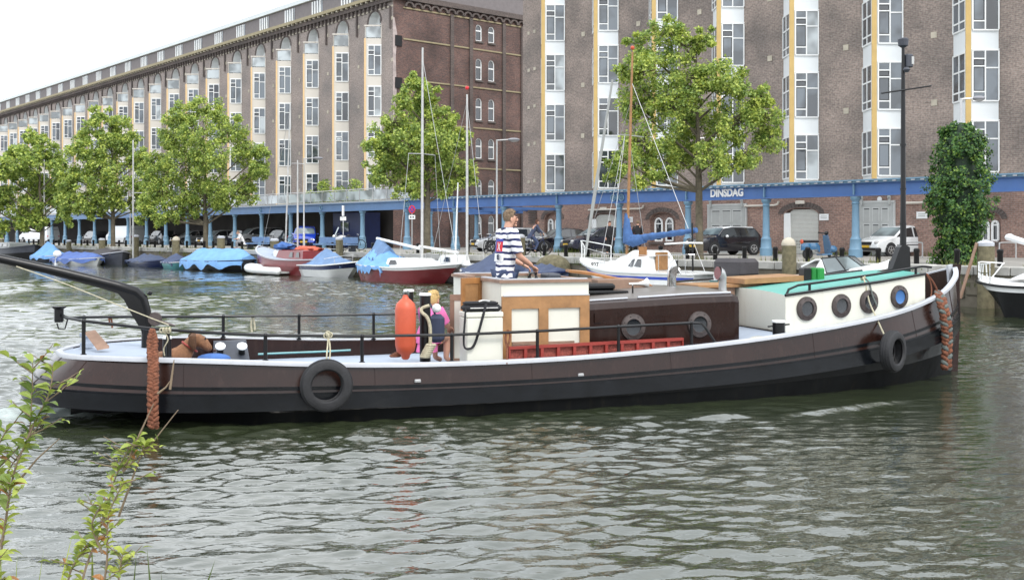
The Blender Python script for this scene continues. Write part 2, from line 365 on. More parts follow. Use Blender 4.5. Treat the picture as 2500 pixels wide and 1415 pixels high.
# ---------------------------------------------------------------- setting: water, street, quay
def build_water():
    import numpy as np
    rs = np.random.RandomState(3)
    def axis(segs):
        out = []
        for a, b, st in segs: out += list(np.arange(a, b, st))
        return np.array(out)
    xs = axis([(-400, -60, 20), (-60, -26, 1.5), (-26, -12, .35), (-12, 12, .033), (12, 22, .25), (22, 60, 2), (60, 400.1, 20)])
    ys = axis([(-60, 4, 4), (4, 5.5, .3), (5.5, 22, .029), (22, 50, .10), (50, 100, 1.0), (100, 420.1, 16)])
    X, Y = np.meshgrid(xs, ys); Z = np.zeros_like(X); wind = radians(-82)
    for i in range(120):
        lam = .09*(.75/.09)**(rs.rand()**1.1); k = 2*pi/lam; th = wind+rs.randn()*.42
        A = .0047*lam*(1.0 if lam < .5 else .7); ph = rs.rand()*6.28
        p = k*(X*cos(th)+Y*sin(th))+ph+.8*np.sin(.35*X*rs.rand()+.3*Y*rs.rand()+ph)
        fade = (1.0+.7*np.clip((Y-16)/8, 0, 1)) if lam > .4 else np.clip(1-(Y-19)/6, 0, 1)
        Z += A*(np.sin(p)+.25*np.sin(2*p))*fade
    patch = .72+.62*np.sin(.31*X+.5*np.sin(.4*Y))*np.sin(.23*Y+1.3+.4*np.sin(.3*X)); Z *= patch
    Z *= np.clip((120-Y)/60, 0, 1)
    # stern wash behind the barge and the low bow wave leaving its stem
    dx = (X+5.95)*.949+(Y-13.05)*.316; dy = -(X+5.95)*.316+(Y-13.05)*.949
    w = np.exp(-(dx/.9)**2-(dy/.6)**2); Z += w*(.03+.04*np.sin(9*X+4*np.sin(3*Y))*np.sin(8*Y+2*np.sin(5*X)))
    for sgn in (-1, 1):
        sx = (X-7.2)*.949+(Y-17.3)*.316; sy = (-(X-7.2)*.316+(Y-17.3)*.949)*sgn
        ln = sy-(-sx*.116+2.19)+.12*np.sin(1.7*sx); on = (sx < -2)*(sx > -9.5); Z += on*.045*np.exp(-(ln/.10)**2)*np.clip((-2-sx)/1.5, 0, 1)*np.clip((9.5+sx)/3, 0, 1)*(.7+.5*np.sin(3.1*sx+2*np.sin(sx)))
    v = np.stack([X, Y, Z], -1).reshape(-1, 3); ny, nx = X.shape
    i = np.arange(ny-1)[:, None]*nx+np.arange(nx-1)[None, :]
    f = np.stack([i, i+1, i+nx+1, i+nx], -1).reshape(-1, 4).astype(np.int32)
    me = bpy.data.meshes.new('water'); me.vertices.add(len(v)); me.vertices.foreach_set('co', v.ravel().astype(np.float32))
    me.loops.add(f.size); me.loops.foreach_set('vertex_index', f.ravel()); me.polygons.add(len(f))
    me.polygons.foreach_set('loop_start', np.arange(0, f.size, 4, dtype=np.int32)); me.polygons.foreach_set('loop_total', np.full(len(f), 4, dtype=np.int32))
    me.update(calc_edges=True); me.polygons.foreach_set('use_smooth', [True]*len(f)); me.validate()
    m, n, b = nt('canal_water'); b.inputs['Roughness'].default_value = .05; b.inputs['IOR'].default_value = 2.1
    b.inputs['Specular IOR Level'].default_value = .5
    tc = n.nodes.new('ShaderNodeTexCoord')
    def noi(sc, st, det, rough=.6):
        mp = n.nodes.new('ShaderNodeMapping'); mp.inputs['Scale'].default_value = st; mp.inputs['Rotation'].default_value = (0, 0, radians(-7)); n.links.new(tc.outputs['Object'], mp.inputs[0])
        no = n.nodes.new('ShaderNodeTexNoise'); no.inputs['Scale'].default_value = sc; no.inputs['Detail'].default_value = det; no.inputs['Roughness'].default_value = rough
        n.links.new(mp.outputs[0], no.inputs['Vector']); return no
    a = noi(2.6, (.42, 1, 1), 5, .55); c = noi(9, (.5, 1, 1), 4)
    ad = n.nodes.new('ShaderNodeMath'); ad.operation = 'MULTIPLY_ADD'; ad.inputs[1].default_value = .22
    n.links.new(c.outputs['Fac'], ad.inputs[0]); n.links.new(a.outputs['Fac'], ad.inputs[2])
    bp = n.nodes.new('ShaderNodeBump'); bp.inputs['Strength'].default_value = 1; bp.inputs['Distance'].default_value = .026
    n.links.new(ad.outputs[0], bp.inputs['Height']); n.links.new(bp.outputs['Normal'], b.inputs['Normal'])
    big = noi(.15, (1, 1, 1), 3)
    r = n.nodes.new('ShaderNodeValToRGB'); n.links.new(big.outputs['Fac'], r.inputs['Fac'])
    r.color_ramp.elements[0].color = (.016, .022, .011, 1); r.color_ramp.elements[1].color = (.031, .038, .019, 1)
    # foam: the churned patch at the barge's stern
    mp = n.nodes.new('ShaderNodeMapping'); mp.vector_type = 'TEXTURE'; mp.inputs['Location'].default_value = (-5.75, 13.1, 0)
    mp.inputs['Rotation'].default_value = (0, 0, radians(18.4)); mp.inputs['Scale'].default_value = (1.6, 1.1, 1); n.links.new(tc.outputs['Object'], mp.inputs[0])
    gr = n.nodes.new('ShaderNodeTexGradient'); gr.gradient_type = 'SPHERICAL'; n.links.new(mp.outputs[0], gr.inputs[0])
    fn = noi(7, (.7, 1, 1), 9, .75); mu = n.nodes.new('ShaderNodeMath'); mu.operation = 'MULTIPLY'
    n.links.new(gr.outputs['Fac'], mu.inputs[0]); n.links.new(fn.outputs['Fac'], mu.inputs[1])
    fr = n.nodes.new('ShaderNodeValToRGB'); fr.color_ramp.elements[0].position = .16; fr.color_ramp.elements[1].position = .36; n.links.new(mu.outputs[0], fr.inputs[0])
    mx = n.nodes.new('ShaderNodeMixRGB'); n.links.new(fr.outputs[0], mx.inputs[0]); n.links.new(r.outputs[0], mx.inputs[1]); mx.inputs[2].default_value = (.36, .42, .40, 1)
    n.links.new(mx.outputs[0], b.inputs['Base Color'])
    rr = n.nodes.new('ShaderNodeMapRange'); rr.inputs[3].default_value = .02; rr.inputs[4].default_value = .6; n.links.new(fr.outputs[0], rr.inputs[0]); n.links.new(rr.outputs[0], b.inputs['Roughness'])
    me.materials.append(m); o = bpy.data.objects.new('water', me); C.objects.link(o); tag(o, 'rippled green brown canal water', 'water', kind='structure')
build_water()
def line_obj(L, mb, name, mats, **k):                          # a mesh written in a line's local frame (x along, y inward)
    return mb.build(name, mats, loc=L.org(), rz=L.rot, **k)
mb = MB(); mb.box(-700, .45, -2, 700, 900, SZ); tag(line_obj(QL, mb, 'street', 'street'), 'grey paved quayside street', 'street', kind='structure')
mb = MB(); mb.box(-700, 0, -2, 700, .446, SZ+.03, 0)
rq = random.Random(5)
x = -190
while x < 60:
    w = rq.uniform(.9, 1.6); mb.box(x, -.08, SZ-.22, x+w-.02, .6, SZ+.05+rq.uniform(-.01, .015), 1, bev=.02); x += w
for i in range(140):
    x = -150+i*1.5; mb.box(x, -.05-.04*rq.random(), .15+.2*rq.random(), x+1.45, .1, .55+.3*rq.random(), 0, bev=.03)
tag(line_obj(QL, mb, 'quay_wall', ['quay', 'kerb']), 'weathered canal quay wall with pale coping stones', 'quay wall')
# weeds along the foot of the coping and between the stones
def tuft(mb, c, h, n, r, m=0):
    for i in range(n):
        a = random.random()*6.28; q = r*random.random()**.5; x, y = c[0]+q*cos(a), c[1]+q*sin(a); t = random.random()*6.28; l = h*random.uniform(.5, 1.1); d = random.uniform(0, .5)*l; w = .012+.02*h
        mb.add([(x-w*sin(t), y+w*cos(t), c[2]), (x+w*sin(t), y-w*cos(t), c[2]), (x+d*cos(a), y+d*sin(a), c[2]+l)], [(0, 1, 2)], m)
mb = MB()
for i in range(420):
    x = rq.uniform(-110, 20); y = rq.choice([-.1, -.12, .75, 1.1, 1.5]); z = SZ if y > 0 else rq.uniform(.5, 1.2)
    tuft(mb, (x, y+rq.uniform(-.1, .1), z), rq.uniform(.08, .35), 14, .35, rq.choice([0, 0, 1]))
tag(line_obj(QL, mb, 'quay_weeds', ['grass', 'weed']), 'grass and weeds growing along the quay edge', 'weeds', kind='stuff')
mb = MB()
for u in (1405, 1520, 1890, 1900, 2050, 2070, 2110, 1385, 2300):
    x, y = RB.pt(u, -.25 if u > 1895 or u == 1890 else -4.6); tuft(mb, (x, y, SZ), .3, 90, .8)
tag(mb.build('wall_foot_weeds', 'grass'), 'grass growing at the foot of the brick wall', 'grass', kind='stuff')
mb = MB(); mb.box(-60, -40, -1, 60, 4.1, .55); tag(mb.build('near_bank', 'earth'), 'earth bank of the near side', 'bank', kind='structure')

# ---------------------------------------------------------------- wall with arched openings
def arch_wall(mb, x0, x1, z0, z1, ops, dep=.4, m=0, mr=1, mbk=None, N=8):   # ops: (xa, xb, zbot, zspring, rise); local y=0 face, y inward
    x = x0
    for xa, xb, zb, zs, rise in sorted(ops):
        mb.quad((x, 0, z0), (xa, 0, z0), (xa, 0, z1), (x, 0, z1), m)
        if zb > z0+.001: mb.quad((xa, 0, z0), (xb, 0, z0), (xb, 0, zb), (xa, 0, zb), m)
        zz = lambda t: zs+rise*sqrt(max(0, 1-(2*t-1)**2))
        for i in range(N):
            a, b = xa+(xb-xa)*i/N, xa+(xb-xa)*(i+1)/N; za, zb2 = zz(i/N), zz((i+1)/N)
            mb.quad((a, 0, za), (b, 0, zb2), (b, 0, z1), (a, 0, z1), m); mb.quad((a, 0, za), (b, 0, zb2), (b, dep, zb2), (a, dep, za), mr)
            if mbk is not None: mb.quad((a, dep, zb), (b, dep, zb), (b, dep, zb2), (a, dep, za), mbk)
        mb.quad((xa, 0, zb), (xa, dep, zb), (xa, dep, zs), (xa, 0, zs), mr); mb.quad((xb, 0, zb), (xb, dep, zb), (xb, dep, zs), (xb, 0, zs), mr)
        mb.quad((xa, 0, zb), (xb, 0, zb), (xb, dep, zb), (xa, dep, zb), mr); x = xb
    mb.quad((x, 0, z0), (x1, 0, z0), (x1, 0, z1), (x, 0, z1), m)
def face_T(A, B):                                             # frame on a vertical face from A to B: x along, y inward, z up
    e = Vector((B[0]-A[0], B[1]-A[1], 0)).normalized(); n = Vector((-e.y, e.x, 0))
    return Matrix(((e.x, n.x, 0, A[0]), (e.y, n.y, 0, A[1]), (0, 0, 1, 0), (0, 0, 0, 1))), math.hypot(B[0]-A[0], B[1]-A[1])
def main_window(mb, w, z0, z1, rnd, fr=.06, l=.08, r=.05):
    # frame 0, pane 1.. ; left column four lights, right column two
    x0, x1 = l, w-r; xm = x0+(x1-x0)*.48; h = z1-z0
    mb.box(x0, -.05, z0-.06, x1, .02, z0, 0); mb.box(x0, -.05, z1, x1, .02, z1+.05, 0)
    for x in (x0, xm, x1): mb.box(x-fr/2, -.048, z0, x+fr/2, .02, z1, 0)
    L = [0, .16, .34, .82-.08, 1][:]; L = [0, .17, .69, .84, 1] if rnd.random() < 2 else L
    for q in L[1:-1]: mb.box(x0+fr/2, -.046, z0+h*q-.03, xm-fr/2, .02, z0+h*q+.03, 0)
    mb.box(xm+fr/2, -.046, z0+h*.655-.03, x1-fr/2, .02, z0+h*.655+.03, 0)
    for i in range(4):
        a, b = z0+h*L[i]+.03, z0+h*L[i+1]-.03; pm = 2 if i == 2 and rnd.random() < .75 else (3 if rnd.random() < .25 else 1)
        if i in (1, 2): mb.box(x0+fr/2, -.02, a, xm-fr/2, -.012, b, 4); mb.quad((x0+fr/2+.04, -.022, a+.04), (xm-fr/2-.04, -.022, a+.04), (xm-fr/2-.04, -.022, b-.04), (x0+fr/2+.04, -.022, b-.04), pm if i == 2 else 1)
        else: mb.quad((x0+fr/2, -.012, a), (xm-fr/2, -.012, a), (xm-fr/2, -.012, b), (x0+fr/2, -.012, b), 1)
    pm = rnd.choice([1, 1, 1, 3, 2]); q = z0+h*.655
    mb.quad((xm+fr/2, -.012, z0), (x1-fr/2, -.012, z0), (x1-fr/2, -.012, q-.03), (xm+fr/2, -.012, q-.03), pm)
    mb.quad((xm+fr/2, -.012, q+.03), (x1-fr/2, -.012, q+.03), (x1-fr/2, -.012, z1), (xm+fr/2, -.012, z1), rnd.choice([1, pm]))
def side_window(mb, w, z0, z1):
    x0, x1 = .12, w-.12; xm = (x0+x1)/2; h = z1-z0
    for x in (x0, xm, x1): mb.box(x-.04, -.04, z0, x+.04, .02, z1, 0)
    for q in (0, .3 if 0 else .18, .62, 1): mb.box(x0, -.038, z0+h*q-.035, x1, .02, z0+h*q+.035, 0)
    mb.quad((x0, -.012, z0), (x1, -.012, z0), (x1, -.012, z1), (x0, -.012, z1), 1)
WM = ['white', 'pane', 'pane2', 'curtain', 'black']
def bay(par, L, xc, c, z0, z1, rows, pan, rnd, side=True):
    k = abs(L.e[1]); ox, oy = k*k*c, -L.n[1]*k*c; A = (xc-ox, 0); B = (A[0]+c, 0); Cc = (xc, oy)
    mb = MB(); mb.prism([(A[0], .05, z0), (Cc[0], Cc[1], z0), (B[0], .05, z0)], (0, 0, z1-z0), 0)
    T, w = face_T(Cc, B); mb.T = T; mb.box(-.06, -.035, z0, .17 if side else .07, .03, z1, 1)
    for zt in rows: mb.box(.17, -.012, zt+.05, w, .01, zt+.09, 2)
    mb.T = None; b = mb.build('bay', [pan, 'ocher' if side else 'peach', 'white'], par)
    for zt in rows:
        m2 = MB(); m2.T = T; main_window(m2, w, zt-2.17, zt, rnd, l=.24); m2.build('window', WM, b)
        if side:
            T2, w2 = face_T(A, Cc); m3 = MB(); m3.T = T2; side_window(m3, w2, zt-2.12, zt-.05); m3.build('side_window', WM, b)
    return A[0], B[0]

# ---------------------------------------------------------------- right warehouse
def right_building():
    P = tag(empty('brick_warehouse', RB.org(), RB.rot), 'tall mauve brick warehouse with white window bays above the blue arcade', 'building')
    rnd = random.Random(11); c = 2.12; xs = [RB.x(u, -1.05) for u in (1324, 1454, 1597, 1757, 1935, 2135, 2361)]
    sp = (xs[-1]-xs[0])/6; xs = [xs[0]+sp*i for i in range(8)]
    xl = RB.x(1277); xr = xs[-1]+8
    X = lambda u: RB.x(u)
    mb = MB(); mb.quad((xl, 0, 4.2), (xr, 0, 4.2), (xr, 0, 24), (xl, 0, 24), 0)
    mb.quad((xl, 0, SZ), (xl, 14, SZ), (xl, 14, 24), (xl, 0, 24), 0); mb.quad((xr, 0, SZ), (xr, 14, SZ), (xr, 14, 24), (xr, 0, 24), 0)
    mb.quad((xl, 14, SZ), (xr, 14, SZ), (xr, 14, 24), (xl, 14, 24), 0); mb.quad((xl, 0, 24), (xr, 0, 24), (xr, 14, 24), (xl, 14, 24), 0)
    mb.build('wall', ['brickR'], P, uv=True)
    # small pale anchor stones on the wall
    for i, x in enumerate(xs[:-1]):
        for kz in range(5): m = MB(); z = 8.35+kz*3.11-.1; xx = x+sp*.56+rnd.uniform(-.05, .05); m.box(xx-.14, -.03, z-.14, xx+.14, .01, z+.14); m.build('anchor_stone', 'stone', P)
    for kz in range(6):
        for q, dx in enumerate((.55, 1.1)): m = MB(); m.box(xl+dx-.1, -.03, 5.5+kz*2.4+q*.05, xl+dx+.1, .01, 5.7+kz*2.4+q*.05); m.build('anchor_stone', 'stone', P)
    for x in xs: bay(P, RB, x, c, 4.82, 24, [7.15+3.11*k for k in range(5)], 'panel', rnd)
    # street level wall with openings
    Z = lambda v, u: ZV(v, RB.Y(u)); op = []
    def O(ua, ub, vb, vs, vt, b=None): u = (ua+ub)/2; zb = max(Z(vb, u), SZ) if vb < 900 else SZ; return (X(ua), X(ub), zb, Z(vs, u), Z(vt, u)-Z(vs, u))
    pairs = [(1327, 1371, 590), (1584, 1651, 590), (2384, 2445, 590)]; arches = []
    for a, b, vb in pairs: arches.append(O(a+2, b-2, vb, 535, 519))
    doors = [O(1443, 1508, 999, 536, 521), O(1913, 1999, 999, 522, 508)]
    mb = MB(); arch_wall(mb, xl, xr, SZ, 4.2, arches+doors, .22, 0, 0, 0)
    mb.build('street_wall', ['brickG'], P, uv=True)
    for o in arches:
        w = (o[1]-o[0])/2; 
        m = MB()
        for i in range(13):                                   # brick hood arch
            t0 = (i/13)*pi; t1 = ((i+.9)/13)*pi; cx = (o[0]+o[1])/2; f = lambda r, t: (cx-(w+r)*cos(t), -.04, o[3]+.0+(o[4]+r)*sin(t))
            m.prism([f(.05, t0), f(.05, t1), f(.3, t1), f(.3, t0)], (0, .05, 0))
        m.build('hood_arch', 'brickD', P, uv=True)
        for sgn in (-1, 1):
            cx = (o[0]+o[1])/2+sgn*w*.42; hw = w*.26; z0 = o[2]+.05; zs = o[3]-.25
            m = MB(); pts = [(cx-hw, .2, z0), (cx+hw, .2, z0), (cx+hw, .2, zs)]+[(cx+hw*cos(t*pi/8), .2, zs+hw*1.2*sin(t*pi/8)) for t in range(1, 8)]+[(cx-hw, .2, zs)]
            m.prism(pts, (0, .01, 0), 1); q = pts+[pts[0]]
            for a_, b_ in zip(q, q[1:]): m.tube([(a_[0], .16, a_[2]), (b_[0], .16, b_[2])], .06, 6, 0)
            m.box(cx-hw, .14, zs-.03, cx+hw, .19, zs+.03, 0); m.build('window', ['white', 'pane2'], P)
        m = MB(); m.box((o[0]+o[1])/2-w, -.1, o[2]-.15, (o[0]+o[1])/2+w, .1, o[2]-.02); m.build('sill', 'brickD', P, uv=True)
    for o, dep in zip(doors, (.2, .2)):
        m = MB(); w = o[1]-o[0]
        m.box(o[0]+.002, .02, SZ, o[0]+.38, .2, o[3]+.05, 1)
        nsl = 34; ztop = o[3]+o[4]-.08
        for i in range(nsl):
            z = SZ+.02+(ztop-SZ)*i/nsl; t = (z-o[3])/max(o[4], .01); hw = 1 if t < 0 else sqrt(max(.02, 1-t*t)); mid = (o[0]+o[1])/2+.12
            if z < SZ+.75 and z > SZ+.25: continue
            m.box(mid-(w/2-.2)*hw, .1, z, mid+(w/2-.2)*hw, .16, z+(ztop-SZ)/nsl-.012, 0)
        for i in range(16): m.box(o[0]+.4+i*(w-.5)/16, .12, SZ+.2, o[0]+.45+i*(w-.5)/16, .15, SZ+.8, 0)
        for i in range(4): m.box(o[0]+.4, .11, SZ+.25+i*.15, o[1]-.05, .15, SZ+.29+i*.15, 0)
        m.build('roller_shutter', ['shutter', 'white'], P)
        m = MB(); cx = (o[0]+o[1])/2
        for i in range(17):
            t0 = (i/17)*pi; t1 = ((i+.9)/17)*pi; f = lambda r, t: (cx-(w/2+r)*cos(t), -.03, o[3]+(o[4]+r)*sin(t))
            m.prism([f(.04, t0), f(.04, t1), f(.32, t1), f(.32, t0)], (0, .04, 0))
        m.build('hood_arch', 'brickD', P, uv=True)
        m = MB(); m.box(cx-.25, -.16, o[3]+o[4]+.2, cx+.25, -.01, o[3]+o[4]+.38, 0, bev=.03); m.build('wall_lamp', 'cream', P)
    for ua, ub, vt in ((1733, 1821, 502), (2101, 2182, 495)):
        x0, x1 = X(ua), X(ub); zt = Z(vt, (ua+ub)/2); m = MB(); m.box(x0, -.12, SZ, x1, -.002, zt, 0); cw = (x1-x0-.3)/3
        m.box(x0-.1, -.1, SZ, x0-.003, -.002, zt+.06, 1); m.box(x1+.003, -.1, SZ, x1+.1, -.002, zt+.06, 1); m.box(x0-.1, -.13, zt+.004, x1+.1, -.002, zt+.1, 1)
        for r_ in range(3):
            for cc in range(3):
                a = x0+.15+cc*cw; zb = SZ+.1+r_*(zt-SZ-.2)/3; zh = (zt-SZ-.2)/3-.12
                m.box(a+.04, -.13, zb, a+.09, -.1, zb+zh, 1); m.box(a+cw-.09, -.13, zb, a+cw-.04, -.1, zb+zh, 1); m.box(a+.09, -.135, zb+zh-.05, a+cw-.09, -.1, zb+zh, 1); m.box(a+.1, -.124, zb+zh-.09, a+cw-.1, -.119, zb+zh-.05, 2)
        g = m.build('sliding_gate', ['grey', 'grey2', 'black'], P)
        for xx in (x0+.15, x1-.15): m = MB(); m.box(xx-.05, -.2, zt-.1, xx+.05, -.1, zt+.25); m.lathe([(.09, -.02), (.09, .02)], (xx, -.18, zt+.25), 'y', 12); m.build('hanger', 'grey', g)
    for ua, ub, v in ((1440, 1575, 511), (1822, 1905, 502), (2208, 2268, 495)):
        m = MB(); z = Z(v, (ua+ub)/2); pts = [(X(ua), -.14, z), (X(ub)-.3, -.14, z), (X(ub)-.08, -.14, z+.05), (X(ub), -.14, z+.2)]; m.tube(pts, .055, 8)
        m.build('gate_rail', 'cream', P, smooth=True)
    for u, v in ((1537, 536), (2012, 530), (2251, 525)):
        m = MB(); x = X(u); z = Z(v, u); m.box(x-.26, -.03, z-.16, x+.26, -.003, z+.16, 0)
        for q in (-.06, .03): m.box(x-.17, -.036, z+q, x+.17, -.031, z+q+.035, 1)
        m.build('wall_plate', ['signwhite', 'grey'], P)
    m = MB(); m.lathe([(.12, 0), (.12, .03)], (X(2148), -.01, Z(486, 2148)), 'y', 14); m.build('round_plate', 'signwhite', P)
    m = MB()
    for i in range(6): m.box(xl+.6+.0*i, -.1, 2.9+i*.16, xl+1.3, -.004, 3.0+i*.16)
    m.build('brick_ribs', 'brickD', P, uv=True)
right_building()

# ---------------------------------------------------------------- left warehouse
def left_building():
    P = tag(empty('terrace_warehouse', LB.org(), LB.rot), 'long brick warehouse with cream bays, arched balconies and mustard cornice', 'building')
    rnd = random.Random(21); c = 1.95; x_first = LB.x(890, -1.0); sp = 4.63; N = 23; xs = [x_first-sp*i for i in range(N)]
    xr = LB.x(960); xl = xs[-1]-4; k = abs(LB.e[1])
    ops = []
    for x in xs: a = x-k*k*c; ops.append((a+.12, a+c-.12, 17.1, 18.35, .85))
    mb = MB(); arch_wall(mb, xl, xr, 16.9, 20.0, ops, .7, 0, 1, 1)
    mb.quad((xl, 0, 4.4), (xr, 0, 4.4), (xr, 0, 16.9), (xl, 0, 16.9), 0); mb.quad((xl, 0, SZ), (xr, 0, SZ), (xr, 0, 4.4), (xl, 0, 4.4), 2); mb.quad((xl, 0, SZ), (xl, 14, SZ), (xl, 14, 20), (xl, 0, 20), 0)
    mb.quad((xl, 14, SZ), (xr, 14, SZ), (xr, 14, 20), (xl, 14, 20), 0); mb.quad((xl, 0, 20), (xr, 0, 20), (xr, 14, 20), (xl, 14, 20), 0)
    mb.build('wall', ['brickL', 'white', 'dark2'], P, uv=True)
    for i, x in enumerate(xs):
        rows = [7.15+3.11*q for q in range(4)]
        a, b = bay(P, LB, x, c, 4.7, 17.05, rows, 'cream', rnd, side=False)
        # balcony with pale rail and glass
        m = MB(); cx, cy = x, -LB.n[1]*k*c; T, w = face_T((cx, cy), (b, 0)); m.T = T
        m.box(-.05, -.04, 17.96, w, .03, 18.06, 0); m.box(0, 0, 17.05, .06, .06, 17.96, 0); m.box(w-.06, 0, 17.05, w, .06, 17.96, 0); m.box(.1, .01, 17.12, w-.06, .03, 17.9, 1)
        T, w = face_T((a, 0), (cx, cy)); m.T = T; m.box(0, -.04, 17.96, w, .03, 18.06, 0); m.box(.05, .01, 17.12, w, .03, 17.9, 1)
        m.build('balcony', ['cream', 'curtain'], P)
        m = MB(); xa, xb = a+.12, a+c-.12; xm = (xa+xb)/2+.25; hw = .5
        for q in (-hw, -.02, hw): m.box(xm+q-.03, .6, 17.1, xm+q+.03, .68, 18.95, 0)
        for z in (17.7, 18.4): m.box(xm-hw, .61, z-.025, xm+hw, .67, z+.025, 0)
        m.quad((xm-hw, .65, 17.1), (xm+hw, .65, 17.1), (xm+hw, .65, 19.0), (xm-hw, .65, 19.0), 1); m.build('balcony_door', ['white', 'pane2'], P)
        m = MB(); cxm = (xa+xb)/2
        for j in range(11):
            t0, t1 = j/11*pi, (j+1)/11*pi; f = lambda r, t: (cxm-(c/2-.1+r)*cos(t), -.05, 18.35+(.87+r)*sin(t)); m.prism([f(.0, t0), f(.0, t1), f(.14, t1), f(.14, t0)], (0, .06, 0))
        m.build('arch_trim', 'brickD', P, uv=True); m = MB(); m.box(x+2.0, -.14, 17.6, x+2.14, -.002, 19.3); m.build('corbel_post', 'brickD', P, uv=True)
        if i < 10:
            xx = x+1.9+.35
            for kz in range(5): m = MB(); z = 4.9+3.11*kz+.9; m.box(xx-.12, -.03, z, xx+.12, .01, z+.26); m.build('anchor_stone', 'stone', P)
    m = MB(); n = int((xr-xl)/.58)
    for i in range(n):
        x = xl+i*.58; m.box(x, -.22, 19.38, x+.16, -.002, 19.62); m.box(x+.02, -.14, 19.2, x+.14, -.002, 19.38)
    m.box(xl, -.26, 19.62, xr, -.002, 19.98); m.build('corbel_frieze', 'brickD', P, uv=True)
    m = MB(); m.box(xl, -.5, 20.02, xr+.1, .3, 20.26, 0); m.box(xl, -.04, 19.22, xr, -.002, 19.32, 2)
    for i in range(int((xr-xl)/.72)): x = xl+i*.72; m.box(x, -.46, 19.88, x+.12, -.265, 20.018, 1)
    m.build('cornice', ['gold', 'stone', 'stone'], P)
    m = MB(); m.box(xl, .3, 20.26, xr, 13.5, 21.75, 0); m.build('attic', 'slate', P)
    m = MB(); m.box(xl, .1, 21.75, xr+.2, 13.8, 22.1, 0); m.build('roof_edge', 'fascia', P)
    for x in xs:
        m = MB()
        for q in range(4): m.box(x-.75+q*.42, .22, 20.45, x-.60+q*.42, .295, 21.6, 0); m.box(x-.6+q*.42, .27, 20.45, x-.33+q*.42, .298, 21.6, 1)
        m.build('attic_window', ['white', 'pane'], P)
    # end wall (turned away from the street): local x = distance from the corner
    E = empty('end_wall', (xr, 0, 0), pi/2); E.parent = P; LE = 26
    ez = [(17.6, 18.9), (14.5, 16.2), (11.3, 13.05), (8.25, 9.87), (5.2, 6.6), (2.2, 3.7)]
    def row_ops():
        return [[(cx-.32, cx+.32, z0, z1-.3, .3) for cx in (8.2, 9.5)] for z0, z1 in ez]
    mb = MB(); zb = SZ
    for i, ((z0, z1), o) in enumerate(reversed(list(zip(ez, row_ops())))):
        zt = 20.0 if i == 5 else z1+.5
        arch_wall(mb, 0, LE, zb, zt, o, .18, 0, 0); zb = zt
    mb.v = [(x, -y if False else y, z) for x, y, z in mb.v]
    w = mb.build('brickwork', ['brickE'], E, uv=True)
    for z0, z1 in ez:
        for cx in (8.2, 9.5):
            m = MB(); hw = .3; zs = z1-.32; pts = [(cx-hw, .13, z0), (cx+hw, .13, z0), (cx+hw, .13, zs)]+[(cx+hw*cos(t*pi/6), .13, zs+.3*sin(t*pi/6)) for t in range(1, 6)]+[(cx-hw, .13, zs)]
            m.prism(pts, (0, .01, 0), 1); q = pts+[pts[0]]
            for a_, b_ in zip(q, q[1:]): m.tube([(a_[0], .1, a_[2]), (b_[0], .1, b_[2])], .06, 6, 0)
            m.box(cx-hw, .08, (z0+z1)/2+.1, cx+hw, .125, (z0+z1)/2+.2, 0); m.box(cx-.4, -.1, z0-.16, cx+.4, .1, z0-.05, 2); m.build('arched_window', ['white', 'pane2', 'brickD'], E)
    m = MB()
    for z in (19.2, 16.85, 13.8, 10.6, 7.4): m.box(.9, -.06, z, LE, -.003, z+.11)
    m.build('string_course', 'gold', E)
    m = MB()
    for x in (5.3, 7.2, 10.6, 12.6, 16, 19, 22): m.box(x, -.14, SZ, x+.32, -.062, 19.3)
    m.build('pilaster', 'brickD', E, uv=True)
    m = MB(); n = int((LE-1)/.8)
    for i in range(n):
        x = 1+i*.8
        for j in range(6):
            t0, t1 = j/6*pi, (j+1)/6*pi; f = lambda r, t: (x+.4-r*cos(t), -.2, 19.35+r*sin(t)); m.prism([f(.28, t0), f(.28, t1), f(.42, t1), f(.42, t0)], (0, .19, 0))
    m.box(0, -.28, 19.8, LE, -.002, 20.2); m.build('corbel_arches', 'brickD', E, uv=True)
    m = MB()
    for z in (16.3, 13.15, 9.9): m.box(.15, -.08, z, .75, -.003, z+.8)
    m.build('vent_box', 'dark', E)
    m = MB(); m.prism([(-.02, -.012, 18.4), (.1, -.012, 18.4), (.35, -.012, 17.2), (.22, -.012, 15.5), (.3, -.012, 13), (.12, -.012, 10), (.2, -.012, 8), (-.02, -.012, 8)], (0, .01, 0)); m.build('plaster_scar', 'plaster', E)
left_building()

